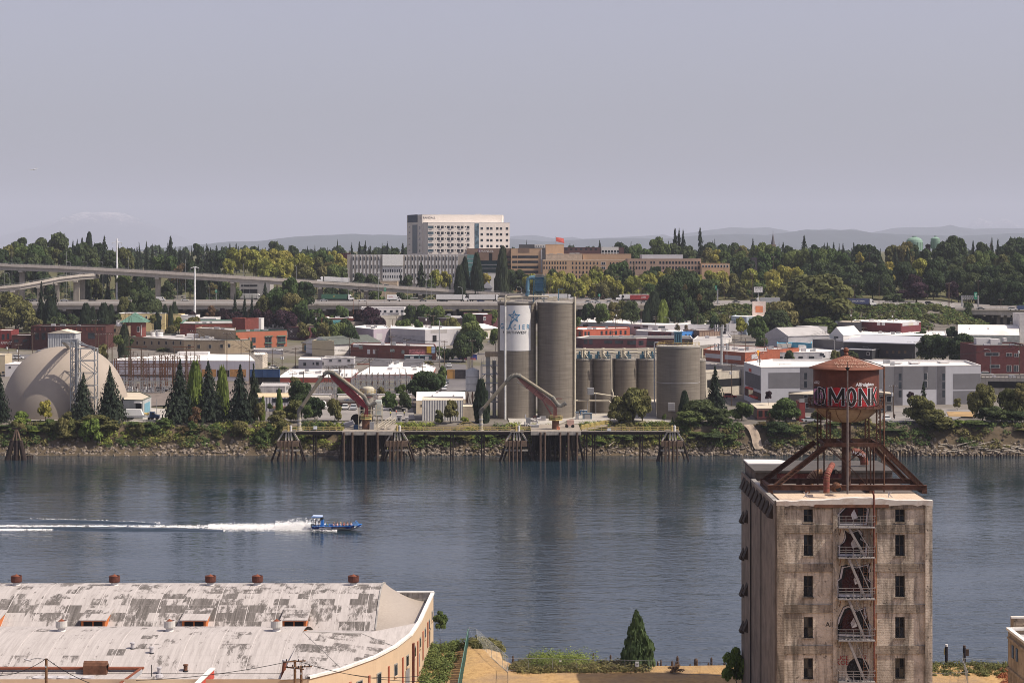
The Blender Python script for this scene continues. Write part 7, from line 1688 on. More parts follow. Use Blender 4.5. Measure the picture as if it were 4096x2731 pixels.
def boom_lift():
 g=qa('B2',530,1055,600);g.z=ZD;r=thing('boom_lift','pinkish-white boom lift parked on the dock beside the pink unloader','lift',g);PL=M('lift_pink',(.50,.34,.29));L=lambda n,mb,m:P_(n,mb,m,r,local=True)
 L('chassis',MB().box(-1.3,1.3,-1,1,.5,1.0),PL);L('turret',MB().box(-.8,1.3,-.8,.8,1.0,2.3),PL);L('boom',MB().bar((1,0,2.7),(-3.0,0,.9),.3,4),M('lift_cream',(.55,.50,.40)));L('jib',MB().bar((-3,0,.9),(-3.5,0,.7),.2,4),PL);m=MB()
 for x in(-4.6,-3.5):
  for y in(-.6,.6):m.bar((x,y,.2),(x,y,1.3),.05)
 for z in(.25,.8,1.3):m.bar((-4.6,-.6,z),(-3.5,-.6,z),.05).bar((-4.6,.6,z),(-3.5,.6,z),.05).bar((-4.6,-.6,z),(-4.6,.6,z),.05)
 L('basket',m,SL);wheels(r,(-.9,.9),2.1,.5)
boom_lift()
r=thing('life_ring','orange life ring hanging on the pink unloader pedestal','life ring',qa('V',1700,1060,590.5));rs=[(math.cos(i*.5236),math.sin(i*.5236))for i in range(13)];P_('ring',MB().path([V_((a*.42,0,c*.42))for a,c in rs],.12,6),M('life_orange',(.6,.16,.08)),r,local=True);P_('grab_rope',MB().path([V_((a*.56,-.05,c*.56))for a,c in rs[::3]],.03,4),WT,r,local=True)
def hopper_car(x0,x1,yb_,yt_,Y,label):
 a,c=qa('B1',x0,yb_,Y),qa('B1',x1,yt_,Y);g=terr(a.x,Y);L_=c.x-a.x;r=thing('hopper_wagon',label,'rail wagon',((a.x+c.x)/2,Y,g+.3));HW=M('wagon_cream',(.48,.44,.38),var=.12,scale=.5,streak=.3);r['group']='covered hopper wagons behind the unloader'
 zc=2.6;m=MB();n=14
 for k,xx in enumerate((-L_/2+1.2,L_/2-1.2)):
  pass
 vs=[(xx,1.6*math.cos(i*6.283/n),zc+1.5*math.sin(i*6.283/n))for xx in(-L_/2+1,L_/2-1)for i in range(n)]
 m.raw(vs,[(i,(i+1)%n,n+(i+1)%n,n+i)for i in range(n)]+[tuple(range(n))[::-1],tuple(range(n,2*n))]);P_('tank',m,HW,r,local=True,smooth=False)
 P_('roof_walk',MB().box(-L_/2+.6,L_/2-.6,-.9,.9,zc+1.4,zc+1.6),LG,r,local=True);P_('underframe',MB().box(-L_/2,L_/2,-1.3,1.3,.9,1.2),RU,r,local=True);m=MB()
 for s in(-1,1):
  for y in(-1.2,1.2):m.bar((s*(L_/2-.3),y,1.1),(s*(L_/2-.3),y,zc+1.4),.08)
  m.bar((s*(L_/2-.3),-1.2,1.1),(s*(L_/2-1.2),-1.2,zc+1.3),.08)
 P_('end_ladder',m,LG,r,local=True);P_('bogie',MB().box(-L_/2+.8,-L_/2+3,-1,1,.1,.9),BLACK,r,local=True);P_('bogie',MB().box(L_/2-3,L_/2-.8,-1,1,.1,.9),BLACK,r,local=True)
 return r
hopper_car(470,712,850,755,676,'cream hopper wagon at the left end behind the red boom');h2=hopper_car(728,1080,850,757,676,'cream hopper wagon with blue graffiti directly behind the red boom');hopper_car(1098,1450,850,757,676,'cream hopper wagon between the yard trees and the white shed')
P_('graffiti',to_('GROUK',(-1.,-1.68,2.0),(1,0,0),(0,0,1),1.2,(0,0,0),1.1),M('graffiti_blue',(.06,.14,.28)),h2,local=True)
def container(im,x0,x1,y0,y1,Y,label,mat,n=1):
 a,c=qa(im,x0,y1,Y),qa(im,x1,y0,Y);g=max(terr(a.x,Y),a.z);r=thing('shipping_container',label,'container',((a.x+c.x)/2,Y,a.z))
 P_('box',MB().box(a.x,c.x,Y,Y+2.5,a.z,c.z),mat,r);m=MB()
 for x in(a.x,c.x):m.bar((x,Y-.02,a.z),(x,Y-.02,c.z),.12)
 m.bar((a.x,Y,c.z),(c.x,Y,c.z),.12);P_('frame',m,mat,r);P_('door',MB().box(a.x+.1,a.x+1.1,Y-.06,Y,a.z+.1,c.z-.2),mat,r)
 P_('chock',MB().box(a.x,c.x,Y+.2,Y+2.3,terr(a.x,Y)-.2,a.z),BLACK,r)
container('B1',-60,62,522,590,775,'long blue shipping container by the grey annex, left one',Mcorr('blue_corrugated',(.03,.07,.17),.4));container('B1',66,215,520,590,775,'long blue shipping container by the grey annex, right one',Mcorr('blue_corrugated'))
container('B1',930,1062,468,512,880,'orange-roofed rusty red container beside the white house',Mcorr('orange_corrugated',(.30,.09,.05),.4));container('B1',1757,1822,522,605,800,'ochre rail container with rust streaks left of the white tank',Mcorr('ochre_corrugated',(.40,.22,.07),.4));container('B1',1826,1925,524,605,800,'dark rail container with pale marks beside the ochre one',M('dark_container',(.045,.04,.045),var=.5,scale=1))
INSB=M('insulator_brown',(.07,.04,.03));
def gantry(name,x0,x1,Y,zt_,mat,where,nb=4,beams=(0,3.2),depth=1.2,insul=True,post_r=.1):
 g=terr((x0+x1)/2,Y);r=thing(name,None,'substation',((x0+x1)/2,Y,g));r['group']='substation gantries '+where
 for i in range(nb+1):
  x=x0+(x1-x0)*i/nb;m=MB();w_=.4
  for dx in(-w_,w_):
   for dy in(0,depth*.7):m.bar((x+dx,Y+dy,g-.3),(x+dx,Y+dy,zt_),post_r)
  n=7
  for k in range(n):
   za,zb_=g+(zt_-g)*k/n,g+(zt_-g)*(k+1)/n;m.bar((x-w_,Y,za),(x+w_,Y,zb_),post_r*.6);m.bar((x-w_ if k%2 else x+w_,Y+depth*.7,za),(x+w_ if k%2 else x-w_,Y+depth*.7,zb_),post_r*.6)
  P_('column',m,mat,r)
 for bz in beams:
  z=zt_-bz;m=MB()
  for dz in(0,-.9):
   for dy in(0,depth*.7):m.bar((x0,Y+dy,z+dz),(x1,Y+dy,z+dz),post_r)
  n=int((x1-x0)/1.1)
  for k in range(n):
   xa,xb=x0+(x1-x0)*k/n,x0+(x1-x0)*(k+1)/n;m.bar((xa,Y,z-(.9 if k%2 else 0)),(xb,Y,z-(0 if k%2 else.9)),post_r*.6)
  P_('beam',m,mat,r)
  if insul:
   m=MB();nn=int((x1-x0)/2.0)
   for k in range(nn):
    x=x0+(x1-x0)*(k+.5)/nn
    for e in range(3):m.bar((x,Y,z+.15+e*.42),(x,Y,z+.45+e*.42),.2,6,.1)
    if k%2:m.bar((x,Y,z-.9),(x,Y,z-2.2),.12,5)
   P_('insulator',m,INSB,r)
 later(r,name+where,'{n} %s %s'%('rusty lattice switch-yard gantry' if mat is RU else 'grey steel switch-yard gantry',where))
for x0,x1,Y,yt_,nb in((1075,1500,752,470,3),(1480,1835,758,470,3),(1190,1640,768,400,4),(1475,1825,776,390,3),(1060,1330,780,420,2),(1130,1560,742,600,4),(1100,1500,736,625,4)):
 a,c=qa('B0',x0,yt_,Y),qa('B0',x1,yt_,Y);gantry('substation_gantry',a.x,c.x,Y,a.z,RU if yt_<590 else SL,'behind the dome conifers',nb)
for x,yt_,yb_ in((1200,330,720),(1300,305,730),(1600,320,620),(1712,305,600),(1030,320,560)):upole('B0',x,yt_,('Y',750),'inside the rusty substation',0,0,.26)
for xa,xb,y in((1155,1350,310),(1590,1785,312)):
 a,c=qa('B0',xa,y,750),qa('B0',xb,y,750);o=S_('bus_beam',MB().bar(a,c,.2).bar(a+V_((0,0,-1.2)),c+V_((0,0,-1.2)),.08),RU);later(tag(o,None,'beam','cross beams over the rusty substation'),'busbeam','{n} long rusty cross beam over the substation poles')
for x0,x1,Y,yt_,nb in((885,1410,712,600,5),(930,1410,724,590,4),(560,900,716,650,4),(600,900,730,640,3),(890,1410,738,580,4)):
 a,c=qa('B1',x0,yt_,Y),qa('B1',x1,yt_,Y);gantry('steel_gantry',a.x,c.x,Y,a.z,POLEG,'behind the red unloader boom',nb,(0,2.6,5.0),2.4)
for i,(x,y,w_,h)in enumerate(((1330,690,22,48),(1370,685,20,48),(1395,690,22,48),(1195,725,40,50),(1255,660,14,30))):sb_('transformer','%s in the rusty substation yard'%('white cylinder-topped transformer, leftmost','white transformer, middle of three','white transformer, right of three','grey box transformer beside the dome edge','small white switch')[i],'transformer','B0',x-w_/2,x+w_/2,y-h,y,('x',700)[1]+35,1.6,M('transformer_white',(.62,.62,.62)),None,lambda r,w,h,d:P_('bushing',MB().bar((-w*.2,.4,h),(-w*.2,.4,h+1.2),.12,6).bar((w*.2,.4,h),(w*.2,.4,h+1.2),.12,6),INSB,r,local=True))
r=sb_('food_cart','bright red food cart with white panel on the street','food cart','B1',1130,1212,358,410,412,3,M('cart_red',(.40,.03,.035)),None,lambda r,w,h,d:(P_('hatch',MB().box(-w*.2,w*.2,-.08,.05,h*.35,h*.8),WT,r,local=True)))
g=G_(*q('B1',1265,415));k=K*g.y/F;r=thing('canopy_tent','white peaked canopy tent beside the red food cart','tent',g);m=MB();w_,d_=72*k,8
m.raw([(-w_,0,3),(w_,0,3),(w_,d_,3),(-w_,d_,3),(-w_*.3,d_/2,5.6),(w_*.3,d_/2,5.6)],[(0,1,5,4),(1,2,5),(2,3,4,5),(3,0,4)]);P_('canopy',m,WT,r,local=True);m=MB()
for x in(-w_,-w_/2,0,w_/2,w_):
 for y in(0,d_):m.bar((x,y,0),(x,y,3),.07)
P_('tent_pole',m,SL,r,local=True)
for i,(x0,x1)in enumerate(((1365,1500),(1500,1640))):
 sb_('tram_car','%s tram car of the teal and white pair on the street'%('left','right')[i],'tram','B1',x0,x1,388,436,438,2.6,M('tram_teal',(.12,.20,.22),var=.4,scale=.6),WT,lambda r,w,h,d:(P_('window_band',MB().box(-w*.45,w*.45,-.05,.05,h*.45,h*.8),GLASS,r,local=True),P_('door',MB().box(-.8,.8,-.07,.05,.3,h*.85),LG,r,local=True)))
for i,x in enumerate((1865,1950)):sb_('market_stall','%s blue-walled market stall below the brown slope'%('left','right')[i],'stall','B1',x,x+78,378,428,432,3,M('stall_blue',(.04,.06,.24)),M('stall_cloth',(.7,.6,.55)),lambda r,w,h,d:P_('counter',MB().box(-w*.4,w*.4,-.3,.05,0,h*.35),M('stall_print',(.35,.12,.12),var=.8,scale=2),r,local=True))
r=sb_('parked_trailer','white box trailer with black letters by the grey warehouse','trailer','B1',1645,1768,205,258,275,2.6,WT,None,lambda r,w,h,d:(P_('lettering',to_('PRE SALE',(0,-.06,h*.4),(1,0,0),(0,0,1),2.2,(0,0,0)),BLACK,r,local=True),P_('stripe',MB().box(-w/2,w/2,-.05,.02,0.1,h*.25),SIGNG,r,local=True)))
def rocks():
 rnd=random.Random(11);mb=MB();bm=bmesh.new();bmesh.ops.create_icosphere(bm,subdivisions=1,radius=1);bv=[v.co.copy()for v in bm.verts];bf=[tuple(v.index for v in f.verts)for f in bm.faces];bm.free()
 for i in range(2600):
  px=rnd.uniform(-30,1055);Y=rnd.triangular(604.2,610.2,606.4);X=(px-512)*Y/F;s=rnd.uniform(.22,.75)*(1.25 if rnd.random()<.1 else 1);z=max(terr(X,Y),-.2);rot=Matrix.Rotation(rnd.random()*6,3,rdir(rnd));sc_=(rnd.uniform(.8,1.5),rnd.uniform(.7,1.1),rnd.uniform(.5,.9))
  mb.raw([V_((X,Y,z))+rot@V_((v.x*s*sc_[0]*rnd.uniform(.8,1.2),v.y*s*sc_[1],v.z*s*sc_[2]))for v in bv],bf)
 m,t,b=newmat('riprap');ri=t.n('ShaderNodeNewGeometry').outputs['Random Per Island'];cr=t.mixc(ri,lin((.08,.066,.053)),lin((.27,.22,.175)));t.l(cr,b.inputs['Base Color']);b.inputs['Roughness'].default_value=.95
 S_('riprap',mb,m,kind='stuff')
rocks()
BL=M('driftwood',(.40,.35,.29),var=.25,scale=1.)
def log(im,a,c,Ya,Yc,r_,label,grp='drift logs on the far shore'):
 A,C=qa(im,*a,Ya),qa(im,*c,Yc);o=S_('drift_log',MB().bar(A,C,r_,7,r_*.55),BL,None,'log',grp);later(o,grp,'{n} bleached drift log '+label)
for a,c in(((670,1312),(980,1228)),((690,1290),(820,1262)),((560,1298),(700,1310)),((890,1220),(940,1180)),((720,1310),(800,1280))):log('B2',a,c,606.5,607.5,.22,'below the right catwalk')
rr=random.Random(21)
for i in range(26):
 x=rr.uniform(1560,2330);y=rr.uniform(1195,1275);a=rr.uniform(-.5,.5);L_=rr.uniform(60,190);log('B3',(x,y),(x+L_*math.cos(a),y+L_*math.sin(a)*.5),608.0-(y-1195)*.03,608.3-(y-1195)*.03,rr.uniform(.1,.2),'on the bank right of the water tower','driftwood pile at right')
for i in range(46):
 x=1120+i*21+rr.uniform(-9,9)if i<14 else 1520+(i-14)*25+rr.uniform(-9,9);y0=rr.uniform(1255,1290)if i<14 else rr.uniform(1280,1310);p=qa('B3',x,y0,600+rr.random()*3);o=S_('old_piling',MB().bar((p.x,p.y,-2),(p.x,p.y,max(.5,p.z)),.24,6,.2),CREO,None,'piling','old pilings along the right far shore');later(o,'farpile','{n} dark rotten piling at the far shore right of the water tower')
for x0,y0,x1,y1 in((860,1190,840,1330),(905,1190,930,1330),(940,1200,985,1320),(970,1220,1005,1310),(880,1200,885,1330)):
 a=qa('B3',x0,y0,600);c=qa('B3',x1,y1,600);c.z=-1;o=S_('old_piling',MB().bar(c,a,.3,7,.26),CREO,None,'piling','leaning pilings behind the water tower legs');later(o,'leanpile','{n} tall leaning piling seen through the water tower legs')
m=MB();vs=[];nx,ny=14,12
for j in range(ny+1):
 for i in range(nx+1):
  u,v=i/nx,j/ny;px=743+u*9+v*14+math.sin(v*5)*2;Y=613.2-v*6.4;X=(px-512)*Y/F;vs.append((X,Y-.5-.3*mnoise.noise(V_((X,v*6,0))),terr(X,Y)+.5+.3*mnoise.noise(V_((X*.8,v*8,4)))))
m.raw(vs,[(j*(nx+1)+i,j*(nx+1)+i+1,(j+1)*(nx+1)+i+1,(j+1)*(nx+1)+i)for j in range(ny)for i in range(nx)])
S_('eroded_bank',m,M('pale_eroded_soil',(.33,.26,.2),var=.3,scale=.6,bump=.5),kind='structure',smooth=True)
def nearz(X,Y):
 px=512+F*X/Y;e=291-12*sst(492,515,px)
 return 5.0+.25*mnoise.noise(V_((X*.15,Y*.15,0)))-6.8*sst(e-4,e+7,Y)+(.8*sst(440,470,px)*(1-sst(480,520,px))*sst(262,285,Y))
def near_ground():
 m,t,b=newmat('dry_grass_lot');g=t.n('ShaderNodeNewGeometry').outputs['Position']
 a=t.noise(g,.12,6,.65);a2=t.noise(g,1.1,6,.75);sx=t.n('ShaderNodeSeparateXYZ');t.l(g,sx.inputs[0])
 c=t.mixc(t.ramp(a2,.32,.68),lin((.30,.18,.075)),lin((.54,.35,.155)));c=t.mixc(t.ramp(a,.46,.66,0,.75),c,lin((.26,.185,.125)))
 c=t.mixc(t.ramp(a2,.58,.72,0,.6),c,lin((.13,.08,.04)));c=t.mixc(t.ramp(sx.outputs[2],2.5,4.4,1,0),c,lin((.12,.09,.06)))
 t.l(c,b.inputs['Base Color']);b.inputs['Roughness'].default_value=.95
 bp=t.n('ShaderNodeBump');bp.inputs['Strength'].default_value=.6;bp.inputs['Distance'].default_value=.3;t.l(a2,bp.inputs['Height']);t.l(bp.outputs[0],b.inputs['Normal'])
 ys=[120,180,220]+list(range(230,300,2))+[302,310];xs=list(range(-150,1180,10));mb=MB()
 n=len(xs);mb.raw([((p-512)*Y/F,Y,nearz((p-512)*Y/F,Y))for Y in ys for p in xs],[(j*n+i,j*n+i+1,(j+1)*n+i+1,(j+1)*n+i)for j in range(len(ys)-1)for i in range(n-1)])
 S_('near_ground',mb,m,kind='structure',smooth=True)
near_ground()
def st_(name,c0,c1,dark,amount,bumpy=True):
 m,t,b=newmat(name);co=t.n('ShaderNodeTexCoord').outputs['Object']
 a=t.noise(co,.55,6,.7);f=t.noise(co,3.5,6,.75);st=t.noise(t.map((1.0,1.0,.12),co),.8,6,.75,.4);sp=t.noise(co,1.3,8,.8)
 c=t.mixc(t.ramp(a,.35,.65),lin(c0),lin(c1));c=t.mixc(t.ramp(f,.42,.7,0,.35),c,lin((.2,.155,.11)))
 c=t.mixc(t.ramp(st,.46,.62,0,amount),c,lin(dark));c=t.mixc(t.ramp(sp,.57,.63,0,.85),c,lin((.06,.05,.04)));c=t.mixc(t.ramp(t.noise(co,.22,5,.6),.5,.68,0,amount*.9),c,lin((.13,.105,.08)))
 t.l(c,b.inputs['Base Color']);b.inputs['Roughness'].default_value=.92
 bp=t.n('ShaderNodeBump');bp.inputs['Strength'].default_value=.5;bp.inputs['Distance'].default_value=.12;wv=t.n('ShaderNodeTexWave',wave_type='BANDS',bands_direction='Z');wv.inputs['Scale'].default_value=1.1;wv.inputs['Distortion'].default_value=2.5;wv.inputs['Detail'].default_value=3;t.l(co,wv.inputs['Vector'])
 t.l(t.math('ADD',f,t.math('MULTIPLY',wv.outputs['Fac'],.12)),bp.inputs['Height']);t.l(bp.outputs[0],b.inputs['Normal'])
 return m
def elevator():
 YE=230;e=lambda x,y,d=0:qa('E',x,y,YE)+V_((0,d,0));X0,X1=e(350,0).x,e(1393,0).x;zt=e(0,350).z;zb=2
 CW=st_('stained_concrete',(.47,.40,.325),(.66,.57,.475),(.06,.05,.04),.72);CB=st_('stained_band',(.24,.195,.155),(.37,.305,.245),(.06,.05,.04),.9)
 SD=Mcorr('corrugated_siding',(.20,.17,.15),.62,'Y',.3,.7,(.05,.04,.035),.7)
 o=thing('grain_elevator','tall derelict concrete grain elevator with stained walls, graffiti and a fire escape','building',((X0+X1)/2,YE,zb))
 rows=[(395,482),(567,708),(843,986),(1120,1260),(1397,1535),(1674,1812)];cols=[(530,593),(1147,1212)];rows=[(a,c)for a,c in rows]
 xs=[X0]+[e(x,0).x for cpair in cols for x in cpair]+[X1];zs=[zb]+sorted(e(0,y).z for r in rows for y in r)+[zt]
 m=MB();hole=set((i,j)for i in(1,3)for j in range(1,len(zs)-1,2))
 for i in range(len(xs)-1):
  for j in range(len(zs)-1):
   if(i,j)in hole:
    a,c,z0,z1=xs[i],xs[i+1],zs[j],zs[j+1];d=.4
    for p4 in(((a,0,z0),(a,0,z1),(a,d,z1),(a,d,z0)),((c,d,z0),(c,d,z1),(c,0,z1),(c,0,z0)),((a,0,z1),(c,0,z1),(c,d,z1),(a,d,z1)),((a,d,z0),(c,d,z0),(c,0,z0),(a,0,z0))):m.face([(x,YE+y,z)for x,y,z in p4])
    wdo=P_('window',MB().box(a,c,YE+.4,YE+.45,z0,z1),BLACK,o);fr=MB();xm=(a+c)/2;zm=(z0+z1)/2
    for x in(a+.05,xm,c-.05):fr.box(x-.045,x+.045,YE+.3,YE+.38,z0,z1)
    for z in(z0+.05,zm,z1-.05):fr.box(a,c,YE+.31,YE+.37,z-.045,z+.045)
    P_('frame',fr,M('window_frame_dark',(.07,.06,.05)),wdo);P_('pane',MB().box(a+.1,xm-.05,YE+.33,YE+.35,zm,z1-.1).box(xm+.05,c-.1,YE+.33,YE+.35,z0+.1,zm-.1),GLASS,wdo);P_('sill',MB().box(a-.12,c+.12,YE-.16,YE+.3,z0-.14,z0),CB,wdo)
   else:m.face([(xs[i],YE,zs[j]),(xs[i+1],YE,zs[j]),(xs[i+1],YE,zs[j+1]),(xs[i],YE,zs[j+1])])
 YB=252.7
 m.face([(X1,YE,zb),(X1,YB,zb),(X1,YB,zt),(X1,YE,zt)]);m.face([(X0,YB,zb),(X0,YE,zb),(X0,YE,zt),(X0,YB,zt)])
 P_('wall',m,CW,o)
 for a,c in((350,398),(1347,1394),(725,757),(985,1012)):P_('pilaster',MB().box(e(a,0).x,e(c,0).x,YE-(.32 if a in(350,1347)else.16),YE+.01,zb,zt-.3),CW if a>360 else CB,o)
 for j,(y0,y1)in enumerate(((345,392),(498,553),(762,815),(1036,1090),(1312,1366),(1588,1642))):
  for a,c in((398.5,724.5),(1012.5,1346.5)):P_('spandrel_band',MB().box(e(a,0).x,e(c,0).x,YE-.14,YE+.01,e(0,y1).z,e(0,y0).z),CB,o)
 P_('siding',MB().box(X0-.22,X0-.004,YE+.35,YB+11,zb,zt-.15),SD,o);WD=M('dark_hood',(.045,.035,.03),var=.3)
 def hood(y,z,w_=1.0,h=1.5):P_('hood',MB().raw([(X0-.2,y-w_,z),(X0-.2,y+w_,z),(X0-.8,y-w_,z-h),(X0-.8,y+w_,z-h),(X0-.2,y-w_,z-h*1.1),(X0-.2,y+w_,z-h*1.1)],[(0,1,3,2),(2,3,5,4),(0,2,4),(1,5,3)]),WD,o)
 for i in range(9):hood(YE+3+i*3.4,zt-.5,1.1,1.5)
 for yy in(400,645,890,1135):hood(YB+8.5,qa('E',170,yy,262).z,.8,1.5);hood(YB+4.5,qa('E',190,yy,257).z,.8,1.5)
 P_('conduit',MB().bar((X0-.35,YE+12,zb),(X0-.35,YE+12,zt-.4),.07).bar((X0-.3,YB,zb),(X0-.3,YB,zt),.1),BLACK,o)
 P_('roof',MB().box(X0,X1,YE+.25,YB,zt-.5,zt-.05),M('tar_roof',(.12,.10,.09),var=.3,scale=.5,dirt=(.3,.25,.2),dirta=.5),o);P_('roof_deck',MB().box(X0+.6,X1-.3,YE+.3,YE+8.2,zt-.06,zt+.06),M('plank_deck',(.56,.43,.32),var=.15,scale=1.5,stretch=(3,.3,1)),o)
 m=MB();n=30;rr=random.Random(3);pr=None
 for i in range(n+1):
  x=X0-.1+(X1-X0+.2)*i/n;z=zt+.22+rr.uniform(-.07,.07)+(.35*math.exp(-((i-16)/6)**2));zl=zt-.32+rr.uniform(-.1,.1);c=((x,YE-.3,zl),(x,YE-.36,z),(x,YE+.5,z+.03))
  if pr:m.face([pr[0],c[0],c[1],pr[1]]);m.face([pr[1],c[1],c[2],pr[2]])
  pr=c
 P_('roof_edge_membrane',m,M('torn_white_membrane',(.62,.58,.53),var=.12,scale=1.,dirt=(.3,.16,.08),dirta=.6),o)
 P_('rust_flashing',MB().box(e(600,0).x,e(1100,0).x,YE-.34,YE-.02,zt-.55,zt-.2),RU,o);P_('side_coping',MB().box(X0-.3,X0+.25,YE+.4,YB,zt-.2,zt+.15),M('bleached_tar',(.30,.28,.26),var=.4),o)
 ph=P_('penthouse',MB().box(X0+.3,X1-.2,YB,YB+11.3,zb,zt+1.0),st_('penthouse_wall',(.12,.10,.09),(.2,.16,.14),(.04,.03,.03),.8),o);zp=zt+1.02
 P_('penthouse_roof',MB().box(X0+.1,X1,YB-.5,YB+11.6,zp,zp+.22),M('felt_roof',(.085,.075,.07),var=.2,scale=.4),ph);P_('tarpaulin',MB().prism([(X0+.1,YB+6.4),(X0+5.4,YB+6.2),(X0+5.8,YB+8.6),(X0+4.6,YB+11.2),(X0+.1,YB+11.4)],zp+.22,zp+.4),WT,ph);P_('graffiti',MB().box(X0+3,X0+12,YB-.05,YB+.01,zt+.1,zt+.8),M('dull_graffiti',(.18,.06,.05),var=.9,scale=1.5),ph)
 t_=lambda x,y,Y:qa('T',x,y,Y);a=t_(930,1290,251.5);dm=P_('dormer',MB().prism([(a.x-1,250.6),(a.x+1,250.6),(a.x+1,253),(a.x-1,253)],zt-.05,zt+1.1),BM_,o);m=MB();z1=zt+1.1
 for sg in(-1,1):m.face([(a.x+sg*1.5,250.2,z1-.15),(a.x+sg*1.5,253.4,z1-.15),(a.x,253.4,z1+.95),(a.x,250.2,z1+.95)])
 m.face([(a.x-1.1,250.5,z1),(a.x+1.1,250.5,z1),(a.x,250.5,z1+.8)]);P_('dormer_roof',m,M('old_shingle',(.26,.21,.18),var=.25),dm);P_('louvre',MB().box(a.x-.5,a.x+.5,250.4,250.5,z1-.1,z1+.35),BLACK,dm)
 g=lambda x,y,d=.0:qa('G',x,y,YE-.02-d);REDG=M('graffiti_red',(.04,.013,.012),var=.5,scale=1.2);BLG=M('graffiti_black',(.018,.016,.017),var=.5,scale=1.2);WG=M('graffiti_white',(.46,.43,.44),var=.25,scale=1.2)
 def blob(pts,name='graffiti'):
  cx,cy=sum(p[0]for p in pts)/len(pts),sum(p[1]for p in pts)/len(pts)
  for k,(sc_,mt)in enumerate(((1.05,BLG),(1.0,WG),(.87,BLG))):P_(name,slice3([g(cx+(x-cx)*sc_,cy+(y-cy)*sc_,.006*(k+1))for x,y in pts]),mt,o)
  P_(name,slice3([g(cx+(x-cx)*.7*(1 if x<cx else.45),cy+(y-cy)*.72,.03)for x,y in pts]),REDG,o);P_(name,slice3([g(cx+x,cy+y,.036)for x,y in((10,-20),(45,60),(-5,75),(-20,30))]),WG,o)
 def slice3(pts):
  bm=bmesh.new();f=bm.faces.new([bm.verts.new(p)for p in pts]);bmesh.ops.triangulate(bm,faces=[f]);bm.verts.index_update();m=MB().raw([v.co.copy()for v in bm.verts],[tuple(v.index for v in f.verts)for f in bm.faces]);bm.free();return m
 blob([(235,110),(232,10),(262,-20),(300,-60),(290,-85),(380,-92),(395,-75),(480,-85),(520,-40),(510,40),(505,110)]);blob([(235,395),(238,300),(280,270),(300,220),(282,140),(340,182),(430,150),(462,190),(440,205),(450,240),(510,282),(500,395)])
 blob([(218,770),(213,630),(250,600),(270,490),(312,492),(332,480),(410,496),(520,466),(530,540),(495,560),(512,610),(556,650),(550,770)]);blob([(205,1045),(236,1010),(240,970),(285,868),(330,850),(400,900),(490,865),(485,905),(500,950),(490,990),(546,1040),(545,1140),(197,1130),(230,1080)])
 P_('graffiti',slice3([g(420+105*math.cos(i*.42),1440+110*math.sin(i*.42),.01)for i in range(15)]),BLG,o)
 for body,x,y,h,mt in(('ALICE',258,1350,44,M('tag_red',(.26,.02,.02))),('AKOE',258,1395,44,M('tag_red')),('AID',172,1045,48,BLG),('22',475,1340,36,M('tag_red')),('X',-60,-145,60,WG),('K',715,-145,60,WG)):
  c=g(x,y,.02);P_('graffiti_lettering',to_(body,c,(1,0,0),(0,0,1),h*.10854*.115*1.3,(0,0,0)),mt,o)
 P_('downpipe',MB().path([e(992,270,-.2),e(1000,300,-.3),e(1004,1900,-.3)],.11,8),M('rust_pipe',(.13,.04,.028),var=.4,scale=1.5),o);P_('rust_stain',MB().box(e(1000,0).x,e(1022,0).x,YE-.03,YE-.005,zb,zt-.8),M('rust_stain',(.27,.12,.05),var=.5,scale=1.),o)
 FE=M('escape_grey',(.25,.23,.225),rough=.6,var=.2,scale=2.);fe=P_('fire_escape',MB().bar(e(770,340,-.1),e(770,500,-.1),.04),FE,o)
 ys=[517,722,1000,1279,1558,1836];xa,xb=e(755,0).x,e(1002,0).x
 for k,y in enumerate(ys):
  z=e(0,y,0).z*(1);z=H-(q('E',0,y)[1]-YH)*(YE-1.1)/F;m=MB().box(xa,xb,YE-1.15,YE,z-.1,z)
  P_('platform',m,FE,fe);m=RL_(MB(),[V_((xa,YE-1.1,z)),V_((xb,YE-1.1,z))],1.25,.85,.03);RL_(m,[V_((xa,YE,z)),V_((xa,YE-1.1,z))],1.25,1.1,.03);RL_(m,[V_((xb,YE,z)),V_((xb,YE-1.1,z))],1.25,1.1,.03);m.bar((xa,YE-1.1,z+.9),(xb,YE-1.1,z+.9),.03);P_('railing',m,FE,fe)
  m=MB()
  for x in(xa+.3,xb-.4):m.bar((x,YE,z-1.0),(x,YE-1.0,z-.1),.05)
  P_('bracket',m,RU,fe)
  if k+1<len(ys):
   z2=H-(q('E',0,ys[k+1])[1]-YH)*(YE-1.1)/F;sx0,sx1=e(822,0).x,e(935,0).x;m=MB()
   for yy in(-1.0,-.4):
    a,c=V_((sx0,YE+yy,z)),V_((sx1,YE+yy,z2+.1));m.obox((a+c)/2,(c-a)/2,(0,.04,0),V_((a.z-c.z,0,c.x-a.x)).normalized()*.13);m.bar(a+V_((.55,0,.5)),c+V_((.55,0,.9)),.035)
   for i in range(12):s=V_((sx0,YE-.7,z)).lerp(V_((sx1,YE-.7,z2+.1)),i/12);m.box(s.x-.1,s.x+.14,YE-1.,YE-.4,s.z-.03,s.z)
   P_('stair',m,FE,fe)
 m=MB();lx0,lx1=e(930,0).x,e(956,0).x
 for x in(lx0,lx1):m.bar((x,YE-.22,zb),(x,YE-.22,zt),.028)
 for i in range(95):m.bar((lx0,YE-.22,zt-i*.32),(lx1,YE-.22,zt-i*.32),.02)
 P_('ladder',m,RU,fe)
 return zt
ZE=elevator()
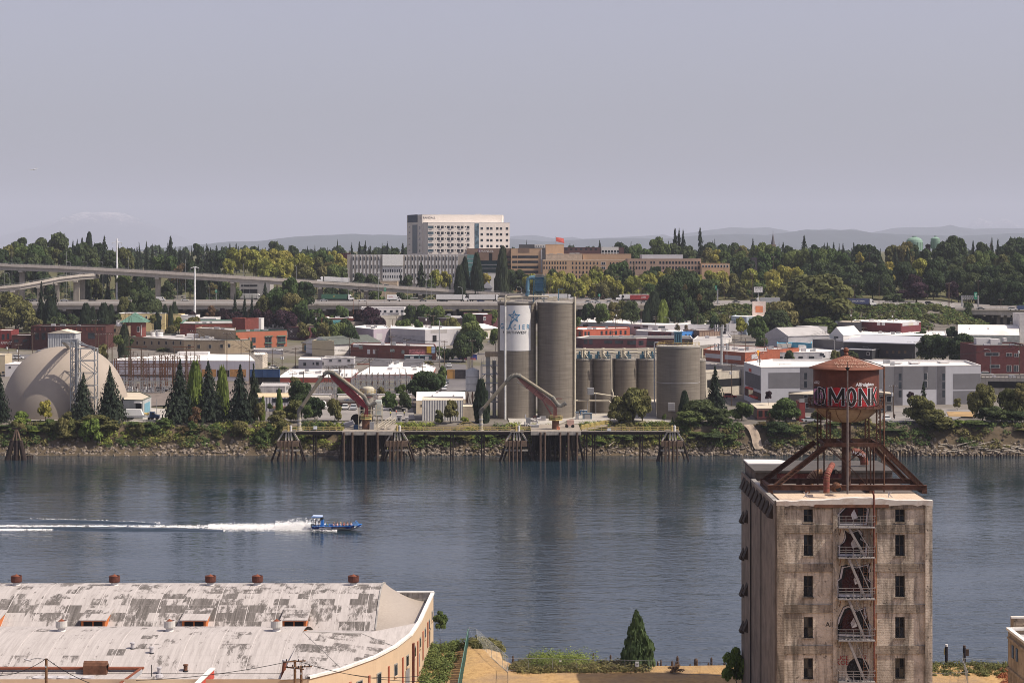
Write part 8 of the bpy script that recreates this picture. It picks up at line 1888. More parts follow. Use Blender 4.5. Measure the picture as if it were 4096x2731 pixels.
def tower():
 YT=242;c=qa('T',1099,400,YT);Xc=c.x;k=IM['T'][2];tz=lambda y,Y=YT:qa('T',0,y,Y).z;tx=lambda x,Y=YT:qa('T',x,0,Y).x
 RT=M('tank_rust_red',(.105,.036,.026),rough=.7,var=.3,scale=.8,streak=.45,dirt=(.07,.03,.022));RR=M('roof_rust',(.21,.085,.055),rough=.8,var=.25,scale=1.,dirt=(.12,.05,.03),dirta=.5);IR=M('rusty_iron',(.075,.035,.024),rough=.85,var=.5,scale=1.6,dirt=(.16,.10,.07),dirta=.4);BW=M('bowl_paint',(.24,.18,.125),var=.2,scale=.9,dirt=(.14,.07,.04),dirta=.7)
 Rr=(tx(1428)-tx(770))/2;z0,z1=tz(637,YT-Rr),tz(240,YT-Rr);o=thing('water_tower','rusty red water tower covered in graffiti letters standing on the elevator roof','water tower',(Xc,YT,ZE))
 tank=P_('tank',MB().lathe([(Rr,z0),(Rr,z1)],64,(Xc,YT,0)),RT,o,True);Re=Rr*1.135;za=tz(92)
 rf=P_('roof',MB().lathe([(Re,z1-.12),(Re,z1-.02),(Re*.7,z1+(za-z1)*.27),(Re*.35,z1+(za-z1)*.62),(0,za)],40,(Xc,YT,0)),RR,o,True);P_('finial',MB().lathe([(0,0),(.3,.1),(.2,.35),(.36,.6),(.28,.85),(0,1.0)],14,(Xc,YT,za-.1)),RR,rf)
 m=MB();P_('roof_seam',MB().lathe([(Re*.705,z1+(za-z1)*.27+.03),(Re*.69,z1+(za-z1)*.29+.03)],40,(Xc,YT,0)),IR,rf);P_('roof_ladder',MB().bar((Xc+.4,YT-.4,za-.1),(Xc+Re*.96,YT-Re*.25,z1+.2),.08),IR,rf)
 zb=tz(775);P_('bowl',MB().lathe([(0.9,zb),(Rr*.45,zb+.18),(Rr*.75,zb+.75),(Rr*.93,zb+1.4),(Rr,z0)],48,(Xc,YT,0)),BW,o,True)
 m=MB()
 for i in range(8):
  a=i*.785+.3;pr=None
  for rr_,zz in((0.9,zb),(Rr*.45,zb+.18),(Rr*.75,zb+.75),(Rr*.93,zb+1.4),(Rr,z0)):
   P=V_((Xc+(rr_+.03)*math.cos(a),YT+(rr_+.03)*math.sin(a),zz));m.bar(pr,P,.035)if pr else None;pr=P
 P_('bowl_seam',m,IR,o);Rb=(tx(1483)-tx(715))/2;P_('balcony',MB().lathe([(Rr,z0-.12),(Rb,z0-.12),(Rb,z0+.04),(Rr,z0+.04)],32,(Xc,YT,0)),IR,o)
 m=MB()
 for i in range(26):
  a,d=i*.24166,(i+1)*.24166;P,Q=V_((Xc+Rb*math.cos(a),YT+Rb*math.sin(a),z0)),V_((Xc+Rb*math.cos(d),YT+Rb*math.sin(d),z0));U=V_((0,0,1.05));m.bar(P,P+U,.04);m.bar(P+U,Q+U,.045);m.bar(P,Q+U,.025);m.bar(P+U,Q,.025)
 P_('balcony_railing',m,IR,o);P_('riser',MB().bar((Xc,YT,ZE),(Xc,YT,zb+.2),.55,14),IR,o)
 zm=tz(962);xl,xr,yf,yb=tx(885),tx(1385),YT-2.6,YT+2.6;legs=[(xl,yf),(xr,yf),(tx(820,YT+3),yb),(tx(1305,YT+3),yb)]
 for x,y in legs:
  m=MB()
  for dx in(-.24,.24):
   for dy in(-.2,.2):m.bar((x+dx,y+dy,zm),(x+dx*.8,y+dy*.8,z0+.05),.07)
  n=9
  for i in range(n):za_,zb_=zm+(z0-zm)*i/n,zm+(z0-zm)*(i+1)/n;m.bar((x-.24,y-.2,za_),(x+.24,y-.2,zb_),.04);m.bar((x+.24,y-.2,za_),(x-.24,y-.2,zb_),.04)
  P_('leg',m,IR,o)
 m=MB();xa,xb=tx(835),tx(1412)
 for y in(yf,yb):m.box(xa,xb,y-.16,y+.16,zm-.5,zm)
 for x in(xa+.2,Xc-.7,Xc+.7,xb-.2):m.box(x-.12,x+.12,yf+.17,yb-.17,zm-.45,zm-.05)
 P_('platform',m,IR,o);zf=ZE+.55;bxl,bxr,byf,byb=tx(330,238.5),tx(1890,238.5),238.6,245.4
 for(x,y),(bx,by)in zip(((xl-.3,yf),(xr+.3,yf),(xl-.8,yb),(xr-.3,yb)),((bxl+.6,byf),(bxr-.3,byf),(bxl+.2,byb),(bxr-.9,byb))):
  a,d=V_((x,y,zm-.4)),V_((bx,by,zf+.3));u=(d-a).normalized();w_=V_((-u.z,0,u.x)).normalized()*.24;m=MB()
  for s in(-1,1):
   for y2 in(-.16,.16):m.bar(a+w_*s+V_((0,y2,0)),d+w_*s+V_((0,y2,0)),.08)
  m.obox((a+d)/2+V_((0,.16,0)),(d-a)/2,(0,.03,0),w_);n=16
  for i in range(n):m.bar(a.lerp(d,i/n)+w_+V_((0,-.16,0)),a.lerp(d,(i+1)/n)-w_+V_((0,-.16,0)),.045)
  P_('splayed_leg',m,IR,o)
 m=MB()
 for y in(byf,byb):m.box(bxl-.3,bxr+.3,y-.14,y+.14,zf-.15,zf+.4);m.box(bxl-.3,bxr+.3,y-.26,y+.26,zf+.401,zf+.46)
 for x in(bxl,bxr):m.box(x-.2,x+.2,byf+.27,byb-.27,zf-.1,zf+.35)
 for x in(bxl,bxr,tx(700,239),tx(1350,239)):m.box(x-.3,x+.3,byf-.3,byb+.3,ZE,zf-.16)
 P_('base_frame',m,IR,o);m=MB()
 for(a,d)in(((910,1000),(1290,1385)),((1300,1000),(940,1370)),((880,1010),(1060,1160)),((1320,1010),(1130,1170))):m.bar(qa('T',*a,yf),qa('T',*d,240.5),.05)
 for(a,d)in(((860,1000),(400,1400)),((1400,1010),(1800,1400))):m.bar(qa('T',*a,yf+1),qa('T',*d,240.),.04)
 P_('tie_rod',m,IR,o);m=MB()
 for x,y in((813,1370),(875,1370),(1305,1380),(1378,1400),(1345,1380)):m.bar(qa('T',x,960,yb-1),V_((tx(x,yb-1),yb-1,ZE)),.09,6)
 P_('strut',m,IR,o);P_('rising_main',MB().bar((tx(1483,240),240,ZE),(tx(1483,240),240,tz(212,240)),.09,6),RU,o)
 WP,BP,RP,PP=M('tag_white',(.62,.60,.62),var=.15,scale=1.5),M('tag_black',(.02,.018,.02),var=.4),M('tag_bright_red',(.36,.022,.03),var=.3,scale=1.5),M('tag_pink',(.42,.20,.31),var=.3,scale=1.5)
 def cyl(mb,d):
  vs=[]
  for x,y,z in mb.v:
   X=(tx(x,YT-Rr*.85)-Xc)/Rr;a=math.asin(max(-.995,min(.995,X)));vs.append((Xc+(Rr+d)*math.sin(a),YT-(Rr+d)*math.cos(a),tz(y,YT-Rr)))
  return MB().raw(vs,[f[::-1]for f in mb.f])
 def word(w_,x0,x1,y0,y1,mt,d,bold=.0,grow=0):
  t_=text_mesh(w_,1.,offset=bold,step=.06);xs=[v[0]for v in t_.v];ys=[v[1]for v in t_.v];x0-=grow;x1+=grow;y0-=grow;y1+=grow
  t_.v=[(x0+(v[0]-min(xs))/(max(xs)-min(xs))*(x1-x0),y1-(v[1]-min(ys))/(max(ys)-min(ys))*(y1-y0),0)for v in t_.v];P_('lettering',cyl(t_,d),mt,tank)
 def rect(x0,x1,y0,y1,mt,d):
  m=MB()
  for i in range(30):a,b_=x0+(x1-x0)*i/30,x0+(x1-x0)*(i+1)/30;m.face([(a,y1,0),(b_,y1,0),(b_,y0+8*math.sin(i),0),(a,y0+8*math.sin(i-1),0)])
  P_('painted_patch',cyl(m,d),mt,tank)
 rect(905,1422,432,622,RP,.012);rect(776,905,430,620,M('tag_dark',(.04,.035,.05),var=.8,scale=2),.012)
 GL={'M':[(0,0,0,1),(0,1,.5,.2),(.5,.2,1,1),(1,1,1,0)],'N':[(0,0,0,1),(0,1,1,0),(1,0,1,1)],'K':[(0,0,0,1),(.05,.4,1,1),(.3,.5,1,0)],'D':[(0,0,0,1),(0,1,.7,.9),(.7,.9,1,.5),(1,.5,.7,.1),(.7,.1,0,0)],'O':[(.5+.5*math.cos(i*.5236),.5+.5*math.sin(i*.5236),.5+.5*math.cos(i*.5236+.55),.5+.5*math.sin(i*.5236+.55))for i in range(12)]}
 for ch,x0,x1 in(('M',940,1062),('O',1106,1180),('N',1230,1330),('K',1366,1416),('D',850,892)):
  for col_,hw,d in((WP,21,.022),(BP,13.5,.05)):
   for k_,(a,c,e,f_)in enumerate(GL[ch]):
    A,E_=V_((x0+a*(x1-x0),604-c*164)),V_((x0+e*(x1-x0),604-f_*164));u=(E_-A).normalized();v=V_((-u.y,u.x))*hw*(.62 if x0>1360 or x0<900 else 1);A-=u*hw*.5;E_+=u*hw*.5
    m=MB();[m.face([(*(A.lerp(E_,t/6)+v),0),(*(A.lerp(E_,(t+1)/6)+v),0),(*(A.lerp(E_,(t+1)/6)-v),0),(*(A.lerp(E_,t/6)-v),0)])for t in range(6)];P_('lettering',cyl(m,d+k_*.002),col_,tank)
 m=MB().face([(828+52*math.cos(-i*.42),532+82*math.sin(-i*.42),0)for i in range(15)]);P_('painted_patch',cyl(m,.05),PP,tank);word('OUO',782,872,490,580,M('tag_mauve',(.16,.07,.14)),.06)
 word('Alfreighto',1186,1384,378,424,WP,.03,.025);word('UNAUG!',778,850,372,402,WP,.03,.01)
 def cone(w_,x0,x1,yc,h):
  t_=text_mesh(w_,1.,offset=-.005,step=.15);xs=[v[0]for v in t_.v];ys=[v[1]for v in t_.v];vs=[]
  for v in t_.v:
   x=x0+(v[0]-min(xs))/(max(xs)-min(xs))*(x1-x0);y=yc+h/2-(v[1]-min(ys))/(max(ys)-min(ys))*h;rho=Re*(y-92)/(236-92);X=tx(x)-Xc;cy=math.sqrt(max(.01,rho*rho-X*X));f=rho/Re;zz=LT_(((0,za),(.35,z1+(za-z1)*.62),(.7,z1+(za-z1)*.27),(1,z1)),f);vs.append((Xc+X,YT-cy-.03,zz+.06))
  P_('lettering',MB().raw(vs,t_.f),M('scratched_tan',(.40,.27,.2)),rf)
 cone('LOW',1068,1160,122,20);cone('FROM NO',1005,1215,150,20);cone('IS SLOW AND',955,1300,180,22);cone('LOVE LOW',965,1310,210,22)
 return o
tower()
def roof_bits():
 t_=lambda x,y,Y:qa('T',x,y,Y);DR=M('duct_red',(.20,.065,.05),rough=.7,var=.35,scale=1.2)
 def elbow(name,label,a,pts,r_,mt,body=None):
  o=thing(name,label,'duct',a);P=smooth([V_(p)for p in pts],2);P_('pipe',MB().path(P,r_,14),mt,o);m=MB()
  for i in range(1,len(P)-1,2):d=(P[i+1]-P[i]).normalized();m.bar(P[i]-d*.06,P[i]+d*.06,r_*1.06,14)
  P_('flange',m,RU,o)
  if body:P_('lettering',to_(body,P[len(P)//2]+V_((-.2,-r_-.05,-.2)),(.96,0,-.28),(.28,0,.96),.62,(0,0,0)),M('tag_white'),o)
 a=t_(900,1490,234);elbow('roof_duct','tall bent red duct pipe on the elevator roof deck',a,[a,a+V_((0,0,1.7)),a+V_((.2,.3,2.3)),a+V_((1.1,2.6,3.0))],.36,DR);a=t_(1003,1450,236);elbow('roof_duct','short rusty duct elbow with a round black mouth on the roof deck',a,[a+V_((-.1,1.2,-.1)),a+V_((0,.4,.45)),a+V_((.1,-.6,.1))],.42,RU);P_('mouth',MB().bar(a+V_((.1,-.63,.1)),a+V_((.1,-.61,.1)),.34,14),BLACK,[o for o in bpy.data.objects if o.get('label','').startswith('short rusty duct')][0])
 for lb,xs,ys,Y,bd in(('fan-shaped rusty duct elbow with white scrawl on the rear roof',1240,1180,257,'HONK'),('fan-shaped peeling duct elbow lying left on the elevator roof',770,1400,247,None)):
  a=t_(xs,ys,Y);s=1 if bd else-1;elbow('duct_elbow',lb,a,[a+V_((.55*s,0,-.3)),a+V_((.5*s,0,.5)),a+V_((.1*s,0,1.1)),a+V_((-.6*s,0,1.35)),a+V_((-1.0*s,0,1.3))],.5,DR if bd else M('peeling_duct',(.36,.22,.14),var=.4,scale=1.5),bd)
 r=thing('flag_mast','tall slim grey mast with a lamp rising before the water tower','mast',t_(1113,1500,231));h=t_(1113,205,231).z-r.location.z;P_('post',MB().bar((0,0,0),(0,0,h*.72),.12,8).bar((0,0,h*.72),(0,0,h),.08,8),M('mast_grey',(.15,.125,.12),var=.3,scale=2.),r,local=True);P_('lamp',MB().lathe([(.1,0),(.26,.28),(.26,.34),(0,.36)],10,(0,0,h-.55)),BLACK,r,local=True);P_('finial',MB().bar((0,0,h),(0,0,h+.5),.03),BLACK,r,local=True)
 r=thing('vent_rail','thin bent pipe rail at the back corner of the elevator roof','railing',t_(1460,1215,262));P_('rail',MB().path([V_((0,0,-.1)),V_((0,0,1.2)),V_((1.,0,1.2)),V_((1.,0,-.1))],.07,6),RU,r,local=True);P_('post',MB().bar((.5,0,-.1),(.5,0,1.2),.05),RU,r,local=True)
roof_bits()
def warehouse():
 wp=[(309,678.3),(343,669.6),(375.7,657.6),(396.4,646.8),(411.7,634.8),(420.4,621.7),(433.4,593.4)];zt=12.0;P=[onz(x,y,zt)for x,y in wp];XL=-95
 CRM=M('cream_wall_paint',(.56,.42,.285),var=.06,scale=.5,streak=.12,dirt=(.3,.2,.13));b=Bd();b.zr,b.zb=zt,2.5
 b.poly=ccw([(p.x,p.y)for p in P]+[(XL,P[-1].y+1),(XL,P[0].y)]);b.root=thing('warehouse','big cream river warehouse with twin stained white curved roofs','building',(-35,262,2.5));b.wall=P_('wall',MB().prism(b.poly,2.5,zt,top=False),CRM,b.root)
 def roofmat(name,amt,sc_):
  m,t,bs=newmat(name);co=t.n('ShaderNodeTexCoord').outputs['Object'];br=t.n('ShaderNodeTexBrick');br.inputs['Scale'].default_value=1;br.inputs['Mortar Size'].default_value=.012;br.inputs['Brick Width'].default_value=2.1;br.inputs['Row Height'].default_value=1.9;br.inputs['Color1'].default_value=(0,0,0,1);br.inputs['Color2'].default_value=(1,1,1,1);br.inputs['Mortar'].default_value=(.2,.2,.2,1);t.l(co,br.inputs['Vector'])
  a=t.noise(t.map((1.1,.3,.3),co),1.1,7,.78,.3);bg_=t.noise(co,.13,4,.6);rib=t.noise(t.map((7,.05,.05),co),1,3,.6)
  f=t.math('ADD',a,t.math('MULTIPLY',bg_,.55));f=t.math('ADD',f,t.math('MULTIPLY',br.outputs['Color'],.3));sy=t.n('ShaderNodeSeparateXYZ');t.l(co,sy.inputs[0]);f=t.math('ADD',f,t.math('MULTIPLY',t.math('MULTIPLY',t.ramp(sy.outputs[1],8,10.5),t.ramp(sy.outputs[1],13,17,1,0)),.12));c=t.mixc(t.ramp(f,1.08-amt,1.17-amt),lin((.46,.42,.40)),lin((.085,.075,.068)));c=t.mixc(t.ramp(t.noise(t.map((1.6,.1,.1),co),1.2,6,.75),.44,.68,0,.55),c,lin((.24,.215,.2)));c=t.mixc(t.ramp(rib,.4,.7,0,.28),c,lin((.30,.265,.25)));c=t.mixc(t.math('MULTIPLY',br.outputs['Fac'],.5),c,lin((.2,.18,.165)))
  c=t.mixc(t.ramp(t.noise(co,2.2,6,.7),.5,.8,0,.3),c,lin((.33,.29,.27)));t.l(c,bs.inputs['Base Color']);bs.inputs['Roughness'].default_value=.9;return m
 RA,RB=roofmat('stained_white_roof',.12,1),roofmat('grey_white_roof',.03,1)
 arch=lambda Y,y0,y1,ze,zc:ze+(zc-ze)*(1-((2*Y-y0-y1)/(y1-y0))**2)
 def barrel_roof(name,y0,y1,ze,zc,xr,mt,xl=XL):
  m=MB();n=22;rows=[(y0+(y1-y0)*i/n)for i in range(n+1)]
  for a,c in zip(rows,rows[1:]):m.face([(xl,a,arch(a,y0,y1,ze,zc)),(xr(a),a,arch(a,y0,y1,ze,zc)),(xr(c),c,arch(c,y0,y1,ze,zc)),(xl,c,arch(c,y0,y1,ze,zc))])
  return P_(name,m,mt,b.root,True)
 P_('roof_deck',MB().prism(inset(ccw([(p.x,p.y)for p in P[2:]]+[(-19,P[-1].y),(-19,246)]),.1),10.5,10.9),RB,b.root);P_('roof_deck',MB().box(XL,-26.6,235.9,241.5,10.2,11.15),RB,b.root);XE=-18.4
 barrel_roof('roof',268,299,9.8,14.55,lambda y:XE,RA);barrel_roof('roof',240.5,268,11.2,13.55,lambda y:-26.6,RB)
 SH=newmat('tan_shingle');m_,t,bs=SH;br=t.n('ShaderNodeTexBrick');br.inputs['Scale'].default_value=2.2;br.inputs['Mortar Size'].default_value=.02;br.inputs['Color1'].default_value=lin((.34,.29,.245));br.inputs['Color2'].default_value=lin((.40,.345,.29));br.inputs['Mortar'].default_value=lin((.25,.21,.18));t.l(t.n('ShaderNodeTexCoord').outputs['Object'],br.inputs['Vector']);t.l(br.outputs['Color'],bs.inputs['Base Color'])
 m=MB();vs=[];n,k=16,12
 for i in range(n+1):
  Y=268.6+(297.5-268.6)*i/n;za=arch(Y,268,299,9.8,14.55)
  for j in range(k+1):u=j/k;vs.append((XE+.05+(5.0+i*.05)*u,Y-2.6*u*(1-i/n),11.0+(max(za,11.0)-11.0)*(1-u)**1.55))
 m.raw(vs,[(i*(k+1)+j,i*(k+1)+j+1,(i+1)*(k+1)+j+1,(i+1)*(k+1)+j)for i in range(n)for j in range(k)]);hp=P_('hip_roof',m,m_,b.root,True)
 P_('roof_verge',MB().path([V_((XE,y,arch(y,268,299,9.8,14.55)+.05))for y in range(268,292,2)],.14,5),M('bleached_tar'),hp)
 P1,P2,V1=V_((-26.6,254.3,13.55)),V_((-19.2,255.4,13.1)),V_((-26.6,268,11.2));W_=[V_((p.x,p.y,zt+.05))for p in P];E1=V_((-26.6,240.5,11.2));m=MB()
 Wf=[V_((-27.0,233.2,zt))]+W_[:3];
 for a,c in zip([E1]+Wf,Wf+[W_[3]]):m.face([P1,a,c])
 m.face([P1,W_[3],P2]);P_('facet_roof',m,RA,b.root);m=MB();
 for a,c in zip(W_[3:5],W_[4:6]):m.face([P2,a,c])
 m.face([P2,W_[5],V_((-14.2,266,11.4))]);P_('facet_roof',m,RB,b.root);P_('facet_roof',MB().face([P1,P2,V_((-14.2,266,11.4)),V1]),RB,b.root)
 m=MB().bar(P1,P2,.07,5).bar(P1,E1,.06,5).bar(P1,W_[1],.05,5).bar(P2,W_[3],.06,5).bar(P1,V1,.06,5);P_('roof_ridge',m,M('bleached_tar'),b.root);m=MB()
 for y0,y1,ze,zc,xe,nn in((268,299,9.8,14.55,XE,14),(240.5,268,11.2,13.55,-26.6,16)):
  for i in range(nn):
   x=xe-1.5-i*4.1;pts=[V_((x,y0+(y1-y0)*j/12,arch(y0+(y1-y0)*j/12,y0,y1,ze,zc)))for j in range(8)];m.path(pts,.055,4)
 P_('roof_seam',m,M('seam_pale',(.5,.46,.44)),b.root)
 m=MB()
 for a,c in zip(W_,W_[1:]):
  d=(c-a);nrm=V_((d.y,-d.x,0)).normalized();m.face([a+nrm*.15,c+nrm*.15,c+nrm*.15+V_((0,0,.28)),a+nrm*.15+V_((0,0,.28))]);m.face([a+nrm*.15+V_((0,0,.28)),c+nrm*.15+V_((0,0,.28)),c-nrm*.35+V_((0,0,.28)),a-nrm*.35+V_((0,0,.28))]);m.face([a-nrm*.35+V_((0,0,.28)),c-nrm*.35+V_((0,0,.28)),c-nrm*.35+V_((0,0,-1.2)),a-nrm*.35+V_((0,0,-1.2))])
 P_('coping',m,M('white_coping',(.72,.69,.65)),b.root);P_('parapet',MB().box(-17.2,P[-1].x-.1,P[-1].y-.3,P[-1].y,10.9,zt+.25),st_('stained_parapet',(.35,.33,.31),(.5,.47,.45),(.05,.05,.05),.9),b.root);P_('parapet',MB().box(-17.2,P[-1].x+.1,P[-1].y-.45,P[-1].y+.1,zt+.252,zt+.42),M('white_coping'),b.root)
 TR=M('terracotta_trim',(.38,.13,.08),var=.1)
 W(b,'C1',[(1128,1105,34,92),(1282,1025,24,100),(1389,942,16,92),(1458,862,11,88),(1507,776,8,84),(1553,690,7,84),(1590,608,5,80),(1615,530,4,80),(950,1150,46,40)],frame=M('grey_frame',(.25,.24,.22)),sill=CRM);W(b,'C1',[(1038,1125,14,100),(1217,1080,11,180),(1346,1035,9,250),(1483,920,6,320),(1531,800,5,260),(1575,700,5,230),(862,1150,18,32)],TR,name='pilaster',proud=.12)
 W(b,'C1',[(1390,1090,34,140)],M('grey_door',(.22,.21,.21)),name='door');W(b,'C1',[(1500,930,5,120)],GREYW,name='door');W(b,'C1',[(1437,960,8,360)],M('rust_pipe'),name='downpipe',proud=.25)
 ORG=M('orange_dormer',(.50,.15,.045),var=.15,scale=1.)
 for i,px in enumerate((-14,93,194,294)):
  Y=269;X=(px-512)*Y/F;w_=1.6;zf=12.4;d=P_('dormer',MB().box(X-w_,X+w_,Y,Y+4.5,9.9,zf-.1),ORG,b.root);P_('dormer_roof',MB().raw([(X-w_-.25,Y-.4,zf-.12),(X+w_+.25,Y-.4,zf-.12),(X+w_+.25,Y+5.2,zf+.5),(X-w_-.25,Y+5.2,zf+.5),(X-w_-.25,Y-.4,zf),(X+w_+.25,Y-.4,zf),(X+w_+.25,Y+5.2,zf+.62),(X-w_-.25,Y+5.2,zf+.62)],[(4,5,6,7),(0,1,5,4),(1,2,6,5),(3,0,4,7)]),RB,d)
  P_('window',MB().box(X-w_*.8,X-.1,Y-.05,Y+.1,11.1,zf-.3).box(X+.1,X+w_*.8,Y-.05,Y+.1,11.1,zf-.3),BLACK,d)
 def vent(px,Y,z,mt,lb,s=1.):
  X=(px-512)*Y/F;v=thing('roof_ventilator',lb,'ventilator',(X,Y,z-.15));P_('base',MB().lathe([(.75*s,0),(.5*s,.3),(.45*s,.75*s)],14),SL if mt is RU else WT,v,local=True);P_('drum',MB().lathe([(.72*s,.6),(.78*s,.75),(.78*s,1.5),(.7*s,1.5),(.7*s,1.1)],16),mt,v,local=True);P_('cap',MB().lathe([(.68*s,1.25),(.3*s,1.55),(0,1.75)],14),M('rust_orange',(.19,.06,.032),var=.3,scale=2.),v,local=True)
 RV=M('vent_rust',(.10,.036,.026),rough=.8,var=.4,scale=2.)
 for i,px in enumerate((16.5,114.5,210.5,257.5,353.5)):vent(px,284,14.5,RV,'%s of the rusty roof ventilators along the rear roof ridge'%('leftmost','second from left','third from left','fourth from left','rightmost')[i])
 for i,px in enumerate((61.5,169.5,276.5)):vent(px,255,13.5,M('vent_white',(.52,.50,.47)),'%s of the white ventilators along the front roof ridge'%('leftmost','middle','rightmost')[i],.95)
 for i,(x,y)in enumerate(((1392,872),(1705,1035),(1218,830),(1463,1120))):
  px,py=q('C0',x,y);Y=240.5
  while Y<256 and H-(py-YH)*Y/F>arch(Y,240.5,268,11.2,13.55):Y+=.1
  X=(px-512)*Y/F;v=thing('roof_vent','%s small pipe vent on the front curved roof'%('upper right','lower right rusty','upper left','lowest')[i],'vent',(X,Y,arch(Y,240.5,268,11.2,13.55)-.1));P_('collar',MB().lathe([(.4,0),(.3,.15)],12),BLACK,v,local=True);P_('pipe',MB().lathe([(.24,.1),(.24,.7),(.32,.72),(.3,.85),(0,.9)],12),RU if i==1 else LG,v,local=True)
 a=onz(*q('C1',245,1095),11.4);v=thing('roof_stack','leaning orange rusty stack on the facet roof','chimney',a);P_('pipe',MB().bar((0,0,-.2),(.25,0,1.9),.24,10),M('rust_orange'),v,local=True);P_('cap',MB().bar((.25,0,1.9),(.27,0,2.1),.32,10),LG,v,local=True)
 TP=M('tan_pink_roof',(.52,.41,.35),var=.1,scale=.4,dirt=(.4,.3,.25),dirta=.4)
 lo=thing('low_building','low flat tan-roofed building with rusty gutter in front of the warehouse','building',(-70,228,3));P_('wall',MB().box(-110,-44.6,215,241,3,10.6),M('grey_board',(.33,.33,.34)),lo);P_('roof',MB().box(-110,-45,215.2,241,10.6,10.9),TP,lo);P_('parapet',MB().box(-110,-44.6,241.05,241.5,9.5,11.6),M('grey_board'),lo);P_('gutter',MB().box(-110,-44.4,240.7,241.6,11.6,11.78).bar((-44.6,241,11.7),(-45.9,229,11.7),.2),M('rust_orange'),lo);P_('end_parapet',MB().obox((-45.2,235,10.9),(-.6,-5.8,0),(.12,0,0),(0,0,.8)),M('grey_board'),lo)
 a=onz(*q('C0',870,1088),10.9);P_('vent_hood',MB().box(a.x-1.4,a.x+1.4,a.y,a.y+1.5,10.9,12.2).bar((a.x-1.4,a.y+.6,12.1),(a.x+1.4,a.y+.6,12.1),.6,8),RU,lo)
 for x in(355,475,580,700,810):a=onz(*q('C0',x,1142),10.9);P_('fan_unit',MB().lathe([(.75,0),(.75,.7),(.6,.7),(0,.55)],14,a),LG,lo)
 l2=thing('low_building','small white flat roof with a red parapet wall before the warehouse','building',(-37,226,3));P_('wall',MB().box(-44.2,-36.6,214,239.2,3,10.8),M('grey_board'),l2);P_('roof',MB().box(-44.2,-36.6,214,239.4,10.8,11.0),M('white_coping'),l2);P_('parapet',MB().obox((-36.0,233,11.2),(-.35,-5.2,0),(.2,0,0),(0,0,1.0)),M('red_parapet',(.42,.07,.05)),l2);P_('coping',MB().obox((-36.0,233,12.28),(-.35,-5.3,0),(.3,0,0),(0,0,.07)),M('white_coping'),l2);a=onz(*q('C0',1465,1135),11.0);P_('vent',MB().lathe([(.5,0),(.35,.2),(.35,.5),(.5,.6),(.4,.9),(0,1)],12,a),LG,l2);P_('wire_mast',MB().bar(onz(*q('C0',1393,1085),11.3),onz(*q('C0',1393,1085),11.3)+V_((0,0,1.4)),.06),BLACK,l2)
warehouse()
def near_poles():
 def pole(im,x,yt,Y,label,arms):
  p=qa(im,x,yt,Y);r=thing('utility_pole',label,'pole',(p.x,Y,4));h=p.z-4;P_('post',MB().bar((0,0,0),(0,0,h),.17,9,.14),M('pole_brown',(.16,.09,.05),var=.35,scale=3.),r,local=True)
  for a,z in arms:P_('crossarm',MB().obox((0,-.15,h-z),(1.15*math.cos(a),1.15*math.sin(a),0),(-.05*math.sin(a),.05*math.cos(a),0),(0,0,.06)),M('pole_brown'),r,local=True);P_('insulator',MB().bar((.9*math.cos(a),-.1,h-z),(.9*math.cos(a),-.1,h-z+.22),.06,6).bar((-.9*math.cos(a),-.1,h-z),(-.9*math.cos(a),-.1,h-z+.22),.06,6).bar((.4,-.1,h-z),(.4,-.1,h-z+.22),.06,6),BLACK,r,local=True)
  P_('bracket',MB().bar((0,-.2,h-.9),(0,.2,h-.3),.08),SL,r,local=True);return p
 p1=pole('C0',425,920,205,'brown wooden utility pole in the lower left corner',[]);p2=pole('C1',357,935,208,'wooden utility pole with crossarms before the facet roof',[(.3,.1),(-.5,.8)]);p3=pole('C1',415,985,210,'thin dark pole beside the crossarm pole',[(.2,.1)])
 r=thing('street_lamp','street lamp head on a long arm from the corner pole','street lamp',p1);P_('lamp_arm',MB().path([V_((0,0,-.1)),V_((-.9,0,.05)),V_((-1.6,0,-.1))],.04,5),SL,r,local=True);P_('lamp_head',MB().obox((-1.9,0,-.16),(.35,0,-.1),(0,.12,0),(0,0,.06)),LG,r,local=True)
 for a,c,s,lb in((p1,qa('C0',-60,1075,200),.5,'running left from the corner pole'),(p1,qa('C0',900,1170,195),.3,'running right from the corner pole down over the tan roof'),(p2,qa('C1',1560,1130,220),.6,'sweeping right from the crossarm pole along the cream wall'),(p2+V_((1,0,-.3)),qa('C1',1500,1080,220),.7,'slightly above the other over the cream wall'),(p2,qa('C0',1250,1120,200),.4,'running left from the crossarm pole')):
  m=MB();m.path([a.lerp(c,i/12)-V_((0,0,s*4*(i/12)*(1-i/12)))for i in range(13)],.035,4);S_('power_line',m,BLACK,'black overhead cable '+lb,'cable','near overhead cables')
near_poles()
